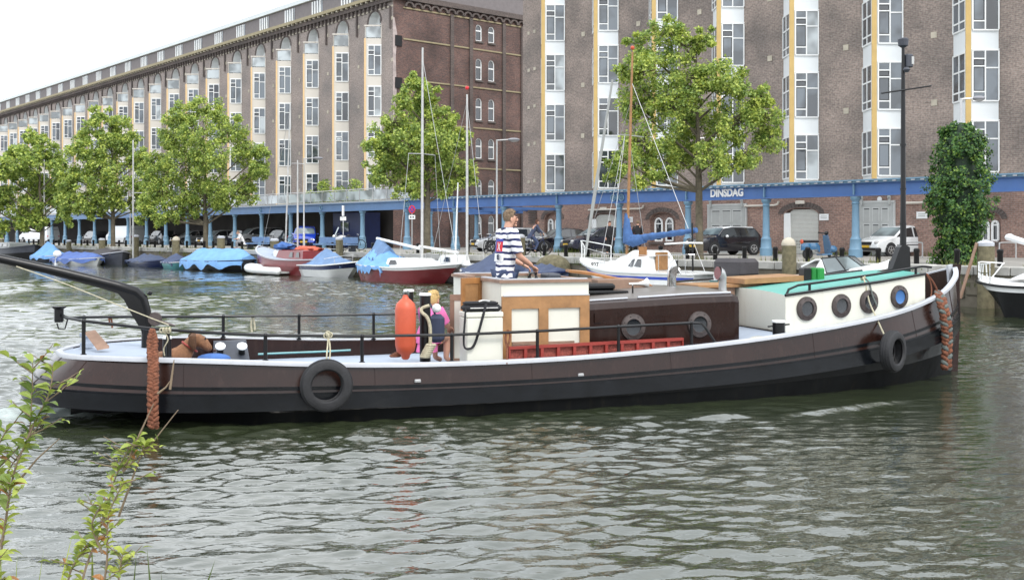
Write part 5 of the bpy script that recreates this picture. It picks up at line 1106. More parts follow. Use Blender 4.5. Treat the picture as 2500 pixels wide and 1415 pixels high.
# white yacht, blue stripe, blue sail cover, wooden mast, bow to the left
E, L = moor(1397, 1758, 1.9, 2.4, 'white_yacht', 'white sailing yacht with blue stripe, blue sail cover and a wooden mast', bow=-1); G1 = hull(E, L, 2.4, 1.3, .85, .85, ('gel', 'gel', 'gel'), rake=1.1, split=.6, tw=.6, stripe=('cstripe', .30, .5)); deckm(E, G1, -L*.47, L*.48, 'gel')
c_ = boxcab(E, -L*.16, L*.24, .85, .55, .85, 1.42, 'gel', rf=.9, win=[(.12, .3), (.33, .46)]); boxcab(E, -L*.16, L*.06, .6, .5, 1.40, 1.62, 'gel', name='coach_roof', rf=.3)
boxcab(E, L*.1, L*.34, .55, .35, .9, 1.22, 'gel', name='fore_cabin', rf=.7, win=[(.2, .45)])
text('827', .26, 'lettering', 'black', E, (L*.29, .62, 1.03), (pi/2, 0, pi), .004, .004)
q = MB(); q.box(-L*.165, -.32, .9, -L*.157, .32, 1.55); q.build('companion_door', 'wood', E)
q = MB(); q.box(-L*.13, .6, 1.35, -L*.12+.3, .64, 1.75); q.build('companion_board', 'teak', E)
xm = L*.115; mast(E, xm, 1.4, 9.05, 'wood', .055, -.28, stays=[((xm-.2, 0, 7.2), (L*.48, 0, 1.5)), ((xm, -.1, 6), (xm-.1, -1.1, .9)), ((xm, .1, 6), (xm-.1, 1.1, .9)), ((xm, .1, 6), (xm+.5, 1.0, .9)), ((xm-.2, .0, 8), (-L*.48, 0, .9))], spr=(5.9, .7))
q = MB(); q.ball((xm-.28, 0, 9.2), .08, seg=8, rings=6); q.build('masthead_float', 'orange', E)
q = MB(); q.tube([(L*.47, .0, 1.4), (L*.40, .0, 3.4), (L*.22, .1, 8.1)], [.045, .07, .04], 8); q.build('furled_foresail', 'grey', E, smooth=True)
q = MB(); P = spline([(xm-.05, 0, 2.02), (xm-.3, 0, 2.03), (xm-1.2, 0, 2.12), (xm-2.6, 0, 2.27), (xm-3.3, 0, 2.35)], 60); q.tube(P, [.17+.012*sin(i*1.3)+.01*sin(i*.47)-.0015*i for i in range(60)], 12); q.tube([(xm, 0, 3.0), (xm, 0, 2.5), (xm-.1, 0, 1.9)], [.08, .14, .24], 12); q.tube([(xm+.03, 0, 1.98), (xm-.3, 0, 1.93), (xm-.9, 0, 2.02)], [.16, .21, .14], 12); q.build('sail_cover', 'sailblue', E, smooth=60)
rail(E, [(L*.36, -.75, 1.75), (L*.46, -.25, 1.9), (L*.505, 0, 1.95), (L*.46, .25, 1.9), (L*.36, .75, 1.75)], [((L*.36, .75, 1.1), (L*.36, .75, 1.75)), ((L*.46, .25, 1.2), (L*.46, .25, 1.9)), ((L*.5, 0, 1.25), (L*.505, 0, 1.95)), ((L*.36, -.75, 1.1), (L*.36, -.75, 1.75))], .022, 'gel')
rail(E, [(L*.36, .8, 1.7), (L*.1, 1.15, 1.5), (-L*.2, 1.15, 1.45), (-L*.46, .8, 1.5), (-L*.48, 0, 1.5), (-L*.46, -.8, 1.5)], [((x, 1.12, .85), (x, 1.13, 1.48)) for x in (-3, -1.8, -.5, .8)], .012)
q = MB(); q.tube([(-L*.5, .3, 1.9), (-L*.36, .2, 1.9), (-L*.2, .1, 1.85)], .035, 6); q.build('tiller_spar', 'gel', E); q = MB(); q.tube([(-L*.42, .2, .9), (-L*.415, .2, 2.6)], .035, 6); q.build('stern_pole', 'black', E)
# boat with a black box cover astern of it
E, L = moor(1735, 1850, 1.9, 1.9, 'day_boat', 'small boat with a big black covered box behind the barge cabin', bow=1); G1 = hull(E, L, 1.9, .8, .7, .7, ('teal', 'gel', 'gel')); deckm(E, G1, -L*.47, L*.4, 'gel'); q = MB(); q.box(-.55, -.5, .75, .75, .5, 1.38, bev=.12); q.build('engine_cover', 'tarpG', E, smooth=30)
# speedboat, bow right, raked windscreen
E, L = moor(1925, 2215, 2.0, 2.2, 'speed_boat', 'black and white speedboat with raked windscreen and raised seat lids', bow=1); G1 = hull(E, L, 2.2, 1.25, .95, .9, ('gel', 'black', 'gel'), split=.35, rake=.9); deckm(E, G1, -L*.1, L*.48, 'gel', cr=.25)
q = MB(); A_ = [(-L*.02, -.95, 1.0), (L*.14, -.7, 1.1), (L*.2, 0, 1.18), (L*.14, .7, 1.1), (-L*.02, .95, 1.0)]; Bt = [(-L*.11, -.8, 1.46), (L*.0, -.55, 1.50), (L*.03, 0, 1.52), (L*.0, .55, 1.50), (-L*.11, .8, 1.46)]; q.loft([A_, Bt], closed=False); q.build('windscreen', 'cargls2', E)
q = MB(); q.tube(Bt, .02, 6); q.tube(A_, .025, 6); [q.tube([a, b], .02, 6) for a, b in zip(A_, Bt)]; q.build('windscreen_frame', 'black', E)
q = MB(); q.prism([(-L*.36, -.7, 1.15), (-L*.36, .5, 1.15), (-L*.2, .6, 1.38), (-L*.2, -.7, 1.38)], (0, 0, .06)); q.prism([(-L*.2, -.9, .95), (-L*.02, -.95, 1.0), (-L*.1, -.9, 1.42)], (0, .06, 0)); q.build('seat_lid', 'gel', E)
q = MB(); q.box(-L*.35, -.7, .85, -L*.15, .7, 1.12, bev=.08); q.build('engine_box', 'black', E)
q = MB(); q.torus((-.2, -.35, 1.35), .17, .02, 'x', 14, 6); q.build('steering_wheel', 'black', E)
# white deck, black hull sailing yacht cut off at the right edge
E, L = moor(2334, 2760, 2.1, 2.9, 'black_yacht', 'black hulled yacht with white deck and pulpit cut off at the right', bow=-1); G1 = hull(E, L, 2.9, .98, .84, .85, ('gel', 'black', 'black'), rake=1.0, split=.20, tw=.6); deckm(E, G1, -L*.47, L*.48, 'gel', cr=.12)
boxcab(E, -L*.25, L*.15, .9, .6, 1.0, 1.5, 'gel', rf=1.0, win=[(.1, .3), (.4, .6)])
P = lambda x, s, z: (L*x, s, z); rail(E, [P(.25, 1.1, 1.42), P(.38, .75, 1.38), P(.47, .2, 1.42), P(.47, -.2, 1.42), P(.38, -.75, 1.38)], [(P(.47, .2, .95), P(.47, .2, 1.42)), (P(.44, .35, .95), P(.38, .7, 1.38)), (P(.40, .5, .95), P(.34, .85, 1.38)), (P(.30, .9, .9), P(.30, .98, 1.40)), (P(.44, -.35, .95), P(.38, -.7, 1.38))], .02, 'gel')
rail(E, [P(.25, 1.1, 1.15), P(.38, .72, 1.15), P(.46, .3, 1.17)], [(P(.25, 1.1, .85), P(.25, 1.1, 1.42))], .014)
mast(E, L*.02, 1.4, 9, 'gel', .08, 0); q = MB(); q.tube([(L*.02, 0, 1.9), (L*.24, 0, 2.12)], [.08, .09], 8); q.ball((L*.235, 0, 2.12), .14, .1, .1, 8, 6); q.build('furled_sail', 'cwhite', E, smooth=True)

# ---------------------------------------------------------------- quay furniture
BLn = Line(-1080, 33.2)
def bollards():
    mb = MB(); mb.lathe([(.09, 0), (.085, .42), (.10, .44), (.10, .52), (.06, .56)], seg=10); first = mb.build('bollard', 'black', smooth=40)
    tag(first, 'short black iron bollard in the long row at the quay edge', 'bollard', 'black bollards along the quay edge'); xs = []; x = BLn.x(2500)+2; i = 0
    while x > BLn.x(30):
        if not (x > BLn.x(760) and i % 3 != 0 and x < BLn.x(1300)): xs.append(x)
        x -= 1.36; i += 1
    for k, x in enumerate(xs):
        o = first if k == 0 else first.copy()
        if k: C.objects.link(o)
        p = BLn.at(x); o.location = (p[0], p[1], SZ)
bollards()
def pile(u, off, zt, r, lb, seed, white=1):
    rd = random.Random(seed); x, y = QL.pt(u, -off); mb = MB(); R = []; zt -= .17 if white == 1 else .1; r *= .66
    for z in (-1, 0, .6, 1.2, zt-.15, zt): R.append([(r*(1+.1*sin(3*a+seed)+rd.uniform(-.05, .05))*cos(a), r*(1+.08*sin(4*a+seed))*sin(a), z) for a in [i/14*2*pi for i in range(14)]])
    E = empty('mooring_pile', (x, y, 0), 0, lb, 'mooring pile', 'timber mooring piles'); mb.loft(R); mb.build('timber', 'pile', E, smooth=50)
    mb = MB()
    if white == 1: mb.lathe([(r*1.0, zt+.003), (r*1.05, zt+.06), (r*.85, zt+.2), (r*.4, zt+.27), (.02, zt+.29)], seg=14)
    else: mb.lathe([(r*1.02, zt+.003), (r*1.05, zt+.10), (r*.6, zt+.16)], seg=14)
    mb.build('cap', 'stone' if white == 1 else 'capw', E, smooth=50)
for a in ((168, .6, 1.7, .3, 'timber pile with pale top behind the pale blue tent tarp', 1, 2), (249, .5, 1.85, .36, 'timber pile with pale top behind the charcoal covered boat', 2, 2), (331, .5, 2.1, .36, 'tall timber pile with white top beside the thin white mast', 3, 2), (430, .5, 1.95, .38, 'timber pile with rounded white cap behind the small teal boat', 4, 1),
          (540, -.7, 2.05, .38, 'timber pile with pale cap just left of the seated man', 5, 2), (670, .4, 1.9, .38, 'timber pile with pale cap behind the red sailing boat', 6, 2), (828, .4, 2.0, .3, 'thin timber pile in front of the parked motorcycle', 7, 2), (1268, -.6, 2.15, .36, 'timber pile just right of the helmsman', 8, 2),
          (1925, .35, 1.98, .36, 'thick green stained timber pile with domed pale cap beside the blue scooter', 9, 1), (2406, .3, 1.95, .36, 'thick mossy timber pile with white cap right of the ivy column', 10, 2), (3, .5, 1.9, .36, 'timber pile with white cap at the left photo edge', 11, 1)): pile(*a)
x, y = QL.pt(1350, -.3); mb = MB(); mb.ball((0, 0, .75), .95, .6, .6, 16, 8); tag(mb.build('mossy_block', 'pile', smooth=50, loc=(x, y, 0), rz=QL.rot), 'rounded mossy block at the quay edge left of the white yacht', 'block')
def lamp(u, Y, zt, arm, lb, grp='street lamps'):
    x, y = XY(u, Y); E = empty('street_lamp', (x, y, SZ), 0, lb, 'street lamp', grp); h = zt-SZ
    q = MB(); q.tube([(0, 0, 0), (0, 0, 1.1), (0, 0, 1.15), (0, 0, h)], [.09, .085, .055, .045], 8); q.build('pole', 'steel', E, smooth=40)
    q = MB(); q.tube([(0, 0, h-.04), (arm*.55, 0, h)], .035, 6); q.build('arm', 'steel', E); q = MB(); q.ball((arm*.8, 0, h), arm*.3, .16, .10, 12, 6); l = q.build('lamp_head', 'cgrey', E, smooth=True); q = MB(); q.ball((arm*.82, 0, h-.04), arm*.22, .12, .09, 12, 6); q.build('diffuser', 'lampglass', l, smooth=True)
lamp(1213, 58, ZV(341, 58), 1.15, 'tall grey street lamp in front of the sooty end wall'); lamp(742, 76, ZV(386, 76), 1.25, 'grey street lamp whose head sits before the cream bays'); lamp(2346, 41, ZV(240, 41), .85, 'street lamp rising behind the ivy column')
lamp(1704, 50, ZV(336, 50), 2.1, 'street lamp mostly hidden inside the crown of the right tree'); lamp(318, 88, ZV(436, 88), 1.0, 'thin street lamp between the two left trees')
x, y = XY(1006, 66); E = empty('road_sign', (x, y, SZ), 0, 'round blue and red no stopping sign on a grey pole', 'road sign'); q = MB(); q.tube([(0, 0, 0), (0, 0, 2.7)], .035, 6); q.build('pole', 'steel', E)
q = MB(); q.lathe([(.26, 0), (.26, .02)], (0, -.04, 2.55), 'y', 20); q.lathe([(.19, .021), (.19, .026)], (0, -.04, 2.55), 'y', 20, m=1); T = Matrix.Rotation(radians(45), 4, 'Y'); q.T = Matrix.Translation((0, -.07, 2.55)) @ T; q.box(-.22, -.002, -.025, .22, .003, .025); q.box(-.025, -.004, -.22, .025, .001, .22); q.build('disc', ['signred', 'signblue'], E).scale = (.8, 1, 1)
q = MB(); q.box(-.2, -.05, 1.95, .2, -.03, 2.2, 0); q.box(-.12, -.055, 2.03, -.03, -.051, 2.12, 1); q.box(.03, -.055, 2.03, .12, -.051, 2.12, 1); q.build('sub_plate', ['signwhite', 'black'], E)
x, y = XY(838, 72); E = empty('road_sign', (x, y, SZ), 0, 'narrow sign post seen edge on with a white plate above the motorcycle', 'road sign'); q = MB(); q.tube([(0, 0, 0), (0, 0, 2.7)], .035, 6); q.build('pole', 'steel', E); q = MB(); q.box(-.06, -.2, 2.25, .05, .2, 2.95); q.build('panel', 'signwhite', E); q = MB(); q.box(-.2, -.05, 1.95, .2, -.03, 2.2); q.build('sub_plate', 'signwhite', E)
for u, w, lb in ((628, 2.2, 'grey blue bench by the seated man'), (800, 2.4, 'grey blue bench in front of the motorcycle'), (845, 1.6, 'short grey blue bench right of the motorcycle')):
    p = QL.pt(u, 1.0); E = empty('bench', (p[0], p[1], SZ), QL.rot, lb, 'bench', 'grey blue benches on the quay'); q = MB(); q.box(-w/2, -.25, .40, w/2, .25, .47); q.build('seat', 'tarpS', E); q = MB(); q.box(-w/2, .22, .5, w/2, .27, .85); q.build('backrest', 'tarpS', E)
    for sx in (-1, 1): q = MB(); q.box(sx*(w/2-.2)-.04, -.22, 0, sx*(w/2-.2)+.04, .22, .395); q.build('leg', 'iron', E)
for u, v, lb in ((2232, 622, 'low galvanised bicycle hoop in front of the white hatchback'), (2460, 622, 'low galvanised bicycle hoop at the foot of the wall on the right')):
    Y = 2631/(v-V0+8); x, y = XY(u, Y); q = MB(); q.tube(spline([(-.35, 0, 0), (-.35, 0, .55), (-.28, 0, .66), (.28, 0, .66), (.35, 0, .55), (.35, 0, 0)], 20), .03, 6); tag(q.build('bicycle_hoop', 'steel', smooth=True, loc=(x, y, SZ)), lb, 'bicycle rack', 'bicycle hoops')
for a, b, lb in (((2215, 900), (2292, 690), ''),):
    x, y = QL.pt(2385, -.5); q = MB(); q.tube([(-.5, 0, .3), (0, 0, 1.95)], .05, 8); tag(q.build('leaning_pole', 'wood2', smooth=True, loc=(x, y, 0)), 'wooden pole leaning against the mossy pile', 'pole')
x, y = QL.pt(326, -1.7); q = MB(); q.ball((0, 0, .2), .3, .2, .2, 12, 8); tag(q.build('mooring_buoy', 'gel', smooth=True, loc=(x, y, 0)), 'white buoy floating left of the small navy boat', 'buoy')
x, y = QL.pt(140, -4.6); q = MB(); q.ball((0, 0, .75), .3, .3, .28, 12, 8); q.lathe([(.2, 0), (.12, .6)], seg=10); tag(q.build('mooring_buoy', 'gel', smooth=True, loc=(x, y, 0)), 'pale round buoy on a rusty stem beside the pale blue tarp', 'buoy')
x, y = QL.pt(108, -1.4); q = MB(); q.tube([(0, 0, .3), (0, 0, 8.5)], [.07, .05], 8); o = q.build('pole', 'mastw'); E = empty('lone_mast', (x, y, 0), 0, 'pale mast with crosstree standing among the far left boats', 'mast'); o.parent = E
q = MB(); q.tube([(-.8, 0, 3.5), (.8, 0, 3.5)], .03, 6); q.build('crosstree', 'steel', E)
x, y = QL.pt(325, -1.0); q = MB(); q.tube([(0, 0, .3), (0, 0, 9.0)], [.07, .05], 8); o = q.build('pole', 'mastw'); E = empty('lone_mast', (x, y, 0), 0, 'pale mast rising beside the timber pile left of the small navy boat', 'mast'); o.parent = E
q = MB(); q.tube([(-.1, 0, 5.2), (.7, 0, 5.2)], .03, 6); q.build('crosstree', 'steel', E)
# ---------------------------------------------------------------- vehicles (local: front at -x, z up)
def wheel(par, x, y, r, w=.19, nm='wheel', sp=5):
    E = empty(nm, (x, y, r)); E.parent = par; q = MB(); prof = [(r*.62, -w/2), (r*.9, -w/2), (r, -w*.35), (r, w*.35), (r*.9, w/2), (r*.62, w/2)]; q.lathe(prof, axis='y', seg=22); q.build('tyre', 'rubber', E, smooth=35)
    q = MB(); sg = -1 if y < 0 else 1; q.torus((0, sg*w*.48, 0), r*.6, r*.06, 'y', 22, 6); q.lathe([(r*.14, 0), (r*.14, w*.2)], (0, sg*w*.5-sg*.0-(w*.2 if sg > 0 else 0)+(w*.1 if sg < 0 else w*.1), 0), 'y', 10)
    for i in range(sp):
        a = i*2*pi/sp+.3; c, s = cos(a), sin(a); q.prism([(r*.1*c-r*.07*s, sg*w*.46, r*.1*s+r*.07*c), (r*.6*c-r*.05*s, sg*w*.50, r*.6*s+r*.05*c), (r*.6*c+r*.05*s, sg*w*.50, r*.6*s-r*.05*c), (r*.1*c+r*.07*s, sg*w*.46, r*.1*s-r*.07*c)], (0, sg*.012, 0))
    q.build('rim', 'steel', E)
def car(label, u, Y, yaw, L, Wd, prof, glassx, paint, roof=None, cat='car', wr=.31, wx=(.18, .82), belt=.86, group='cars parked under the arcade', lights=True, low=False, plate=True, ws=(.0, .0)):
    x, y = XY(u, Y); E = empty('parked_car', (x, y, SZ), yaw, label, cat, group); w = Wd/2; top = [(a*L-L/2, z) for a, z in prof]
    zt = lambda x: interp(x, top); Hm = max(z for a, z in prof)
    def ring(x):
        t = zt(x); e = min(abs(x+L/2), abs(x-L/2)); wf = 1-.13*max(0, 1-e/.45)**2; b = min(belt, t-.06); g = max(0, t-belt)/(Hm-belt+.01); wr_ = w*wf*(1-.20*g); zb = .20+.1*max(0, 1-e/.3)
        h = [(x, -w*wf*.93, zb), (x, -w*wf, .42), (x, -w*wf*.985, b), (x, -wr_, t-.05), (x, -wr_+.09, t)]; return h+[(p[0], -p[1], p[2]) for p in reversed(h)]
    xs = sorted(set([-L/2, -L/2+.02, -L/2+.12]+[p[0] for p in top]+[i/28*L-L/2 for i in range(29)])); q = MB(); R = [ring(x) for x in xs]; q.loft(R, m=0)
    if roof: 
        k = 10
        for fi in range(len(q.f)):
            f = q.f[fi]; zc = sum(q.v[i][2] for i in f)/len(f)
            if zc > Hm-.13 and all(q.v[i][2] > Hm-.2 for i in f): q.mi[fi] = 1
    q.build('body', [paint, roof or paint], E, smooth=38)
    xa, xb = glassx[0]*L-L/2, glassx[-1]*L-L/2
    for i in range(len(glassx)-1):                            # side lights
        for sg in (-1, 1):
            a, b = glassx[i]*L-L/2+.04, glassx[i+1]*L-L/2-.04; q = MB(); n = 6; bot = []; tp = []
            for j in range(n+1):
                x = a+(b-a)*j/n; r = ring(x); t = zt(x); zb = belt+.03; ztp = max(t-.09, zb+.01); f = lambda z: (abs(r[2][1])+(abs(r[3][1])-abs(r[2][1]))*min(1, max(0, (z-r[2][2])/(r[3][2]-r[2][2]+1e-6))))+.006
                bot.append((x, sg*f(zb), zb)); tp.append((x, sg*f(ztp), ztp))
            q.loft([bot, tp], closed=False); q.build('side_window', 'cargls', E)
    def scr(x0, x1, nm, m):
        q = MB(); R = []
        for j in range(5):
            x = x0+(x1-x0)*j/4; r = ring(x); wv = abs(r[3][1])-.05; R.append([(x, -wv*.97, zt(x)+.004), (x, 0, zt(x)+.012), (x, wv*.97, zt(x)+.004)])
        q.loft(R, closed=False); q.build(nm, m, E)
    pk = [p for p in top]; c0 = pk[ws[0]] if ws[0] else pk[3]; 
    scr(pk[ws[0]][0]+.04, pk[ws[0]+1][0]-.04, 'windscreen', 'cargls2'); scr(pk[ws[1]][0]+.05, pk[ws[1]+1][0]-.05, 'rear_window', 'cargls')
    for f in wx:
        for sg in (-1, 1):
            X = f*L-L/2; q = MB(); q.lathe([(wr*1.16, 0), (wr*1.16, .012)], (X, sg*(w*.985)+(.012 if sg > 0 else 0), wr+.02), 'y', 22); q.build('wheel_arch', 'dark', E); wheel(E, X, sg*(w-.085), wr)
    zf = .62 if not low else .58
    for sg in (-1, 1): q = MB(); q.ball((-L/2+.12, sg*w*.70, zf), .12, .15, .085, 12, 8); q.build('headlight', 'lampglass', E, smooth=True); q = MB(); q.ball((L/2-.05, sg*w*.76, .78), .06, .10, .12, 10, 6); q.build('tail_light', 'signred', E, smooth=True); q = MB(); q.ball((glassx[0]*L-L/2+.35, sg*(w+.09), belt+.06), .07, .10, .07, 10, 6); q.build('mirror', roof or paint, E, smooth=True)
    q = MB(); q.box(-L/2-.02, -w*.4, zf-.10, -L/2+.12, w*.4, zf+.05); q.build('grille', 'dark', E)
    q = MB(); q.box(-L/2-.03, -w*.84, .28, -L/2+.16, w*.84, .40, bev=.03); q.build('front_bumper', 'dark', E); q = MB(); q.box(-w*.0-.3, 0, 0, .3, .01, .01)
    if plate: q = MB(); q.box(-L/2-.045, -.26, .40, -L/2-.02, .26, .51); q.build('number_plate', 'plate', E)
    for sg in (-1, 1): q = MB(); q.box((wx[0]*L-L/2)+wr*1.3, sg*w*.985-.012, .50, (wx[1]*L-L/2)-wr*1.3, sg*w*.985+.02, .545); q.build('door_strip', 'dark', E); q = MB(); q.box(glassx[1]*L-L/2-.25, sg*(w*.985)-.015, .78, glassx[1]*L-L/2-.1, sg*(w*.985)+.03, .81); q.build('door_handle', paint, E)
    return E
hatch = [(0, .50), (.02, .66), (.08, .74), (.25, .90), (.42, 1.36), (.55, 1.43), (.82, 1.38), (.96, .95), (.99, .8), (1, .5)]
mini = [(0, .50), (.02, .68), (.06, .82), (.25, .96), (.36, 1.34), (.5, 1.41), (.86, 1.38), (.97, 1.0), (.99, .8), (1, .5)]
sedan = [(0, .48), (.02, .62), (.08, .70), (.26, .86), (.40, 1.30), (.52, 1.40), (.68, 1.34), (.90, .98), (.97, .9), (1, .5)]
wagon = [(0, .48), (.02, .64), (.08, .72), (.25, .88), (.38, 1.34), (.5, 1.42), (.88, 1.38), (.98, .95), (.99, .8), (1, .5)]
mpv = [(0, .5), (.02, .7), (.06, .85), (.16, 1.02), (.32, 1.52), (.45, 1.64), (.92, 1.6), (.99, 1.05), (.995, .9), (1, .5)]
van = [(0, .6), (.02, .85), (.06, 1.0), (.13, 1.15), (.22, 1.8), (.30, 1.92), (.97, 1.92), (.99, 1.2), (.995, 1.0), (1, .5)]
ry = RB.rot
car('white three door hatchback with yellow plate parked before a grey gate', 2190, 50.2, radians(26), 3.95, 1.68, hatch, [.27, .56, .93], 'carwhite', wx=(.19, .82), ws=(3, 6), wr=.29)
car('black compact hatchback with white roof and mirrors beside a blue column', 1766, 52.5, radians(26), 3.63, 1.7, mini, [.27, .62, .93], 'carblack', 'carwhite', wx=(.18, .83), ws=(3, 6))
car('dark navy hatchback parked behind the blue sail cover', 1462, 60.5, radians(24), 4.2, 1.75, hatch, [.27, .58, .93], 'carnavy', ws=(3, 6))
car('black saloon parked behind the cyclist', 1372, 64.0, radians(18), 4.5, 1.78, sedan, [.28, .56, .86], 'carblack', ws=(3, 6))
car('silver estate car with roof rails parked behind the helmsman', 1243, 63.5, radians(20), 4.5, 1.75, wagon, [.27, .52, .74, .93], 'carsilver', ws=(3, 6))
car('blue hatchback with its red tail lights toward the canal', 748, 82, radians(95), 4.0, 1.72, mpv, [.2, .55, .93], 'carblue', ws=(3, 6), belt=.98)
car('grey van like car in the dark arcade right of the seated man', 632, 92, radians(35), 4.2, 1.8, mpv, [.2, .55, .93], 'carsilver', ws=(3, 6), belt=.98)
car('silver hatchback in the dark arcade left of the seated man', 540, 97, radians(38), 4.2, 1.75, wagon, [.27, .56, .93], 'carsilver', ws=(3, 6))
car('grey hatchback in the dark arcade behind the third tree trunk', 472, 103, radians(38), 4.1, 1.75, hatch, [.27, .56, .93], 'carsilver', ws=(3, 6))
car('white delivery van in the arcade right of the second tree trunk', 306, 112, radians(-40), 4.9, 1.9, van, [.15, .32], 'carwhite', ws=(3, 6), belt=1.15, cat='van')
car('white small truck cab under the arcade far left', 96, 128, radians(-30), 5.2, 2.0, van, [.15, .4], 'carwhite', ws=(3, 6), belt=1.15, cat='van')
# more cars in the shade of the far arcade
for i, (u, Y, p, lb) in enumerate(((232, 118, 'carblack', 'black car in the shade between the arcade columns left of the white van'), (395, 108, 'carblack', 'black car in the shade between the white van and the grey hatchback'), (590, 95, 'carnavy', 'dark car in the shade directly behind the seated man'), (690, 88, 'carblack', 'black car in the shade between grey van and blue hatchback'))): car(lb, u, Y, radians(-48), 4.1, 1.7, hatch, [.27, .56, .93], p, ws=(3, 6))
# bicycles, scooter, motorcycle
def bike(name, label, loc, yaw, m='black', group='bicycles', cat='bicycle'):
    E = empty(name, loc, yaw, label, cat, group); q = MB()
    for x in (-.53, .53):
        w = MB(); w.torus((x, 0, .34), .33, .02, 'y', 26, 6); w.torus((x, 0, .34), .305, .008, 'y', 26, 4)
        for i in range(10): a = i*pi/5; w.tube([(x, 0, .34), (x+.3*cos(a), 0, .34+.3*sin(a))], .003, 3)
        w.build('wheel', 'rubber', E)
    for a, b in (((.53, .34), (.38, .95)), ((.42, .8), (-.05, .35)), ((.4, .88), (-.18, .75)), ((-.05, .3), (-.22, .92)), ((-.05, .3), (-.53, .34)), ((-.2, .7), (-.53, .34))): q.tube([(a[0], 0, a[1]), (b[0], 0, b[1])], .018, 6)
    q.build('frame', m, E); q = MB(); q.tube([(.3, -.28, 1.02), (.38, -.1, 1.04), (.38, .1, 1.04), (.3, .28, 1.02)], .014, 6); q.tube([(.38, 0, .93), (.38, 0, 1.04)], .015, 6); q.build('handlebar', 'chrome', E); q = MB(); q.ball((-.23, 0, .95), .13, .08, .04, 10, 6); q.build('saddle', 'black', E, smooth=True)
    q = MB(); q.box(-.75, -.07, .68, -.3, .07, .70); q.tube([(-.7, 0, .68), (-.53, 0, .34)], .008, 4); q.build('carrier', 'black', E); return E
x, y = XY(1306, 52); cyb = (x, y); bike('bicycle', 'dark bicycle ridden by the cyclist beside the helmsman', (x, y, SZ), radians(15), 'navy')
for u, Y, yw, lb in ((1236, 55, 20, 'bicycle parked just right of the helmsman'), (1195, 57, 70, 'bicycle parked hidden behind the helmsman'), (1432, 57, 60, 'bicycle leaning in front of the dark navy hatchback'), (655, 78, 30, 'bicycle parked by the benches near the red boat'), (705, 76, 50, 'bicycle leaning left of the blue hatchback'), (370, 100, 20, 'bicycle parked in the arcade right of the white van'), (860, 68, 10, 'bicycle parked right of the motorcycle')):
    x, y = XY(u, Y); bike('bicycle', lb, (x, y, SZ), radians(yw))
x, y = XY(2003, 42.5); E = empty('motor_scooter', (x, y, SZ), radians(20), 'blue motor scooter with black seat tipped by the timber pile', 'scooter'); q = MB()
q.loft([[(px+.0, wy*s, pz+dz) for s, dz in ((-1, 0), (-.8, .12), (.8, .12), (1, 0), (.8, -.14), (-.8, -.14))] for px, wy, pz in ((-.9, .05, .52), (-.75, .16, .55), (-.5, .22, .55), (-.25, .20, .55), (-.08, .10, .42))]); q.build('rear_body', 'vespa', E, smooth=50)
q = MB(); q.loft([[(-.05, -.2, .18), (.42, -.2, .20), (.42, .2, .20), (-.05, .2, .18)], [(-.05, -.2, .24), (.42, -.2, .26), (.42, .2, .26), (-.05, .2, .24)]]); q.loft([[(.34, -.2, .25), (.44, -.12, .25), (.44, .12, .25), (.34, .2, .25)], [(.30, -.22, .6), (.42, -.12, .62), (.42, .12, .62), (.30, .22, .6)], [(.2, -.14, .98), (.3, -.08, 1.0), (.3, .08, 1.0), (.2, .14, .98)]]); q.build('leg_shield', 'vespa', E, smooth=40)
q = MB(); q.ball((.55, 0, .42), .26, .11, .15, 14, 8); q.build('front_mudguard', 'vespa', E, smooth=True); q = MB(); q.box(-.8, -.13, .68, -.12, .13, .78, bev=.04); q.build('seat', 'cblack', E, smooth=40); q = MB(); q.tube([(.12, -.3, 1.08), (.22, 0, 1.06), (.12, .3, 1.08)], .03, 6); q.ball((.28, 0, 1.06), .09, .09, .08, 10, 6); q.build('handlebar', 'black', E, smooth=True)
for xx in (-.6, .58): q = MB(); q.torus((xx, 0, .24), .18, .06, 'y', 18, 8); q.build('wheel', 'rubber', E, smooth=True)
q = MB(); q.ball((-.88, 0, .72), .06, .08, .1, 8, 6); q.build('tail_light', 'orange', E)
x, y = XY(838, 74); E = empty('motorcycle', (x, y, SZ), radians(195), 'touring motorcycle with tall windshield parked by the benches', 'motorcycle')
for xx in (-.7, .7): q = MB(); q.torus((xx, 0, .32), .27, .06, 'y', 20, 8); q.build('wheel', 'rubber', E, smooth=True)
q = MB(); q.ball((.1, 0, .75), .4, .18, .22, 12, 8); q.ball((-.05, 0, .45), .3, .2, .22, 12, 8); q.tube([(.7, 0, .32), (.45, 0, 1.0)], .04, 6); q.build('body', 'carsilver', E, smooth=True); q = MB(); q.box(-.75, -.15, .75, -.1, .15, .87, bev=.05); q.build('seat', 'cblack', E); q = MB(); q.loft([[(.55, -.2, .95), (.62, 0, .95), (.55, .2, .95)], [(.3, -.22, 1.5), (.36, 0, 1.52), (.3, .22, 1.5)]], closed=False); q.build('windshield', 'cargls2', E); q = MB(); q.tube([(.3, -.38, 1.08), (.42, 0, 1.05), (.3, .38, 1.08)], .02, 6); q.build('handlebar', 'chrome', E); q = MB(); q.ball((.64, 0, .88), .1, seg=10, rings=8); q.build('headlight', 'lampglass', E, smooth=True)

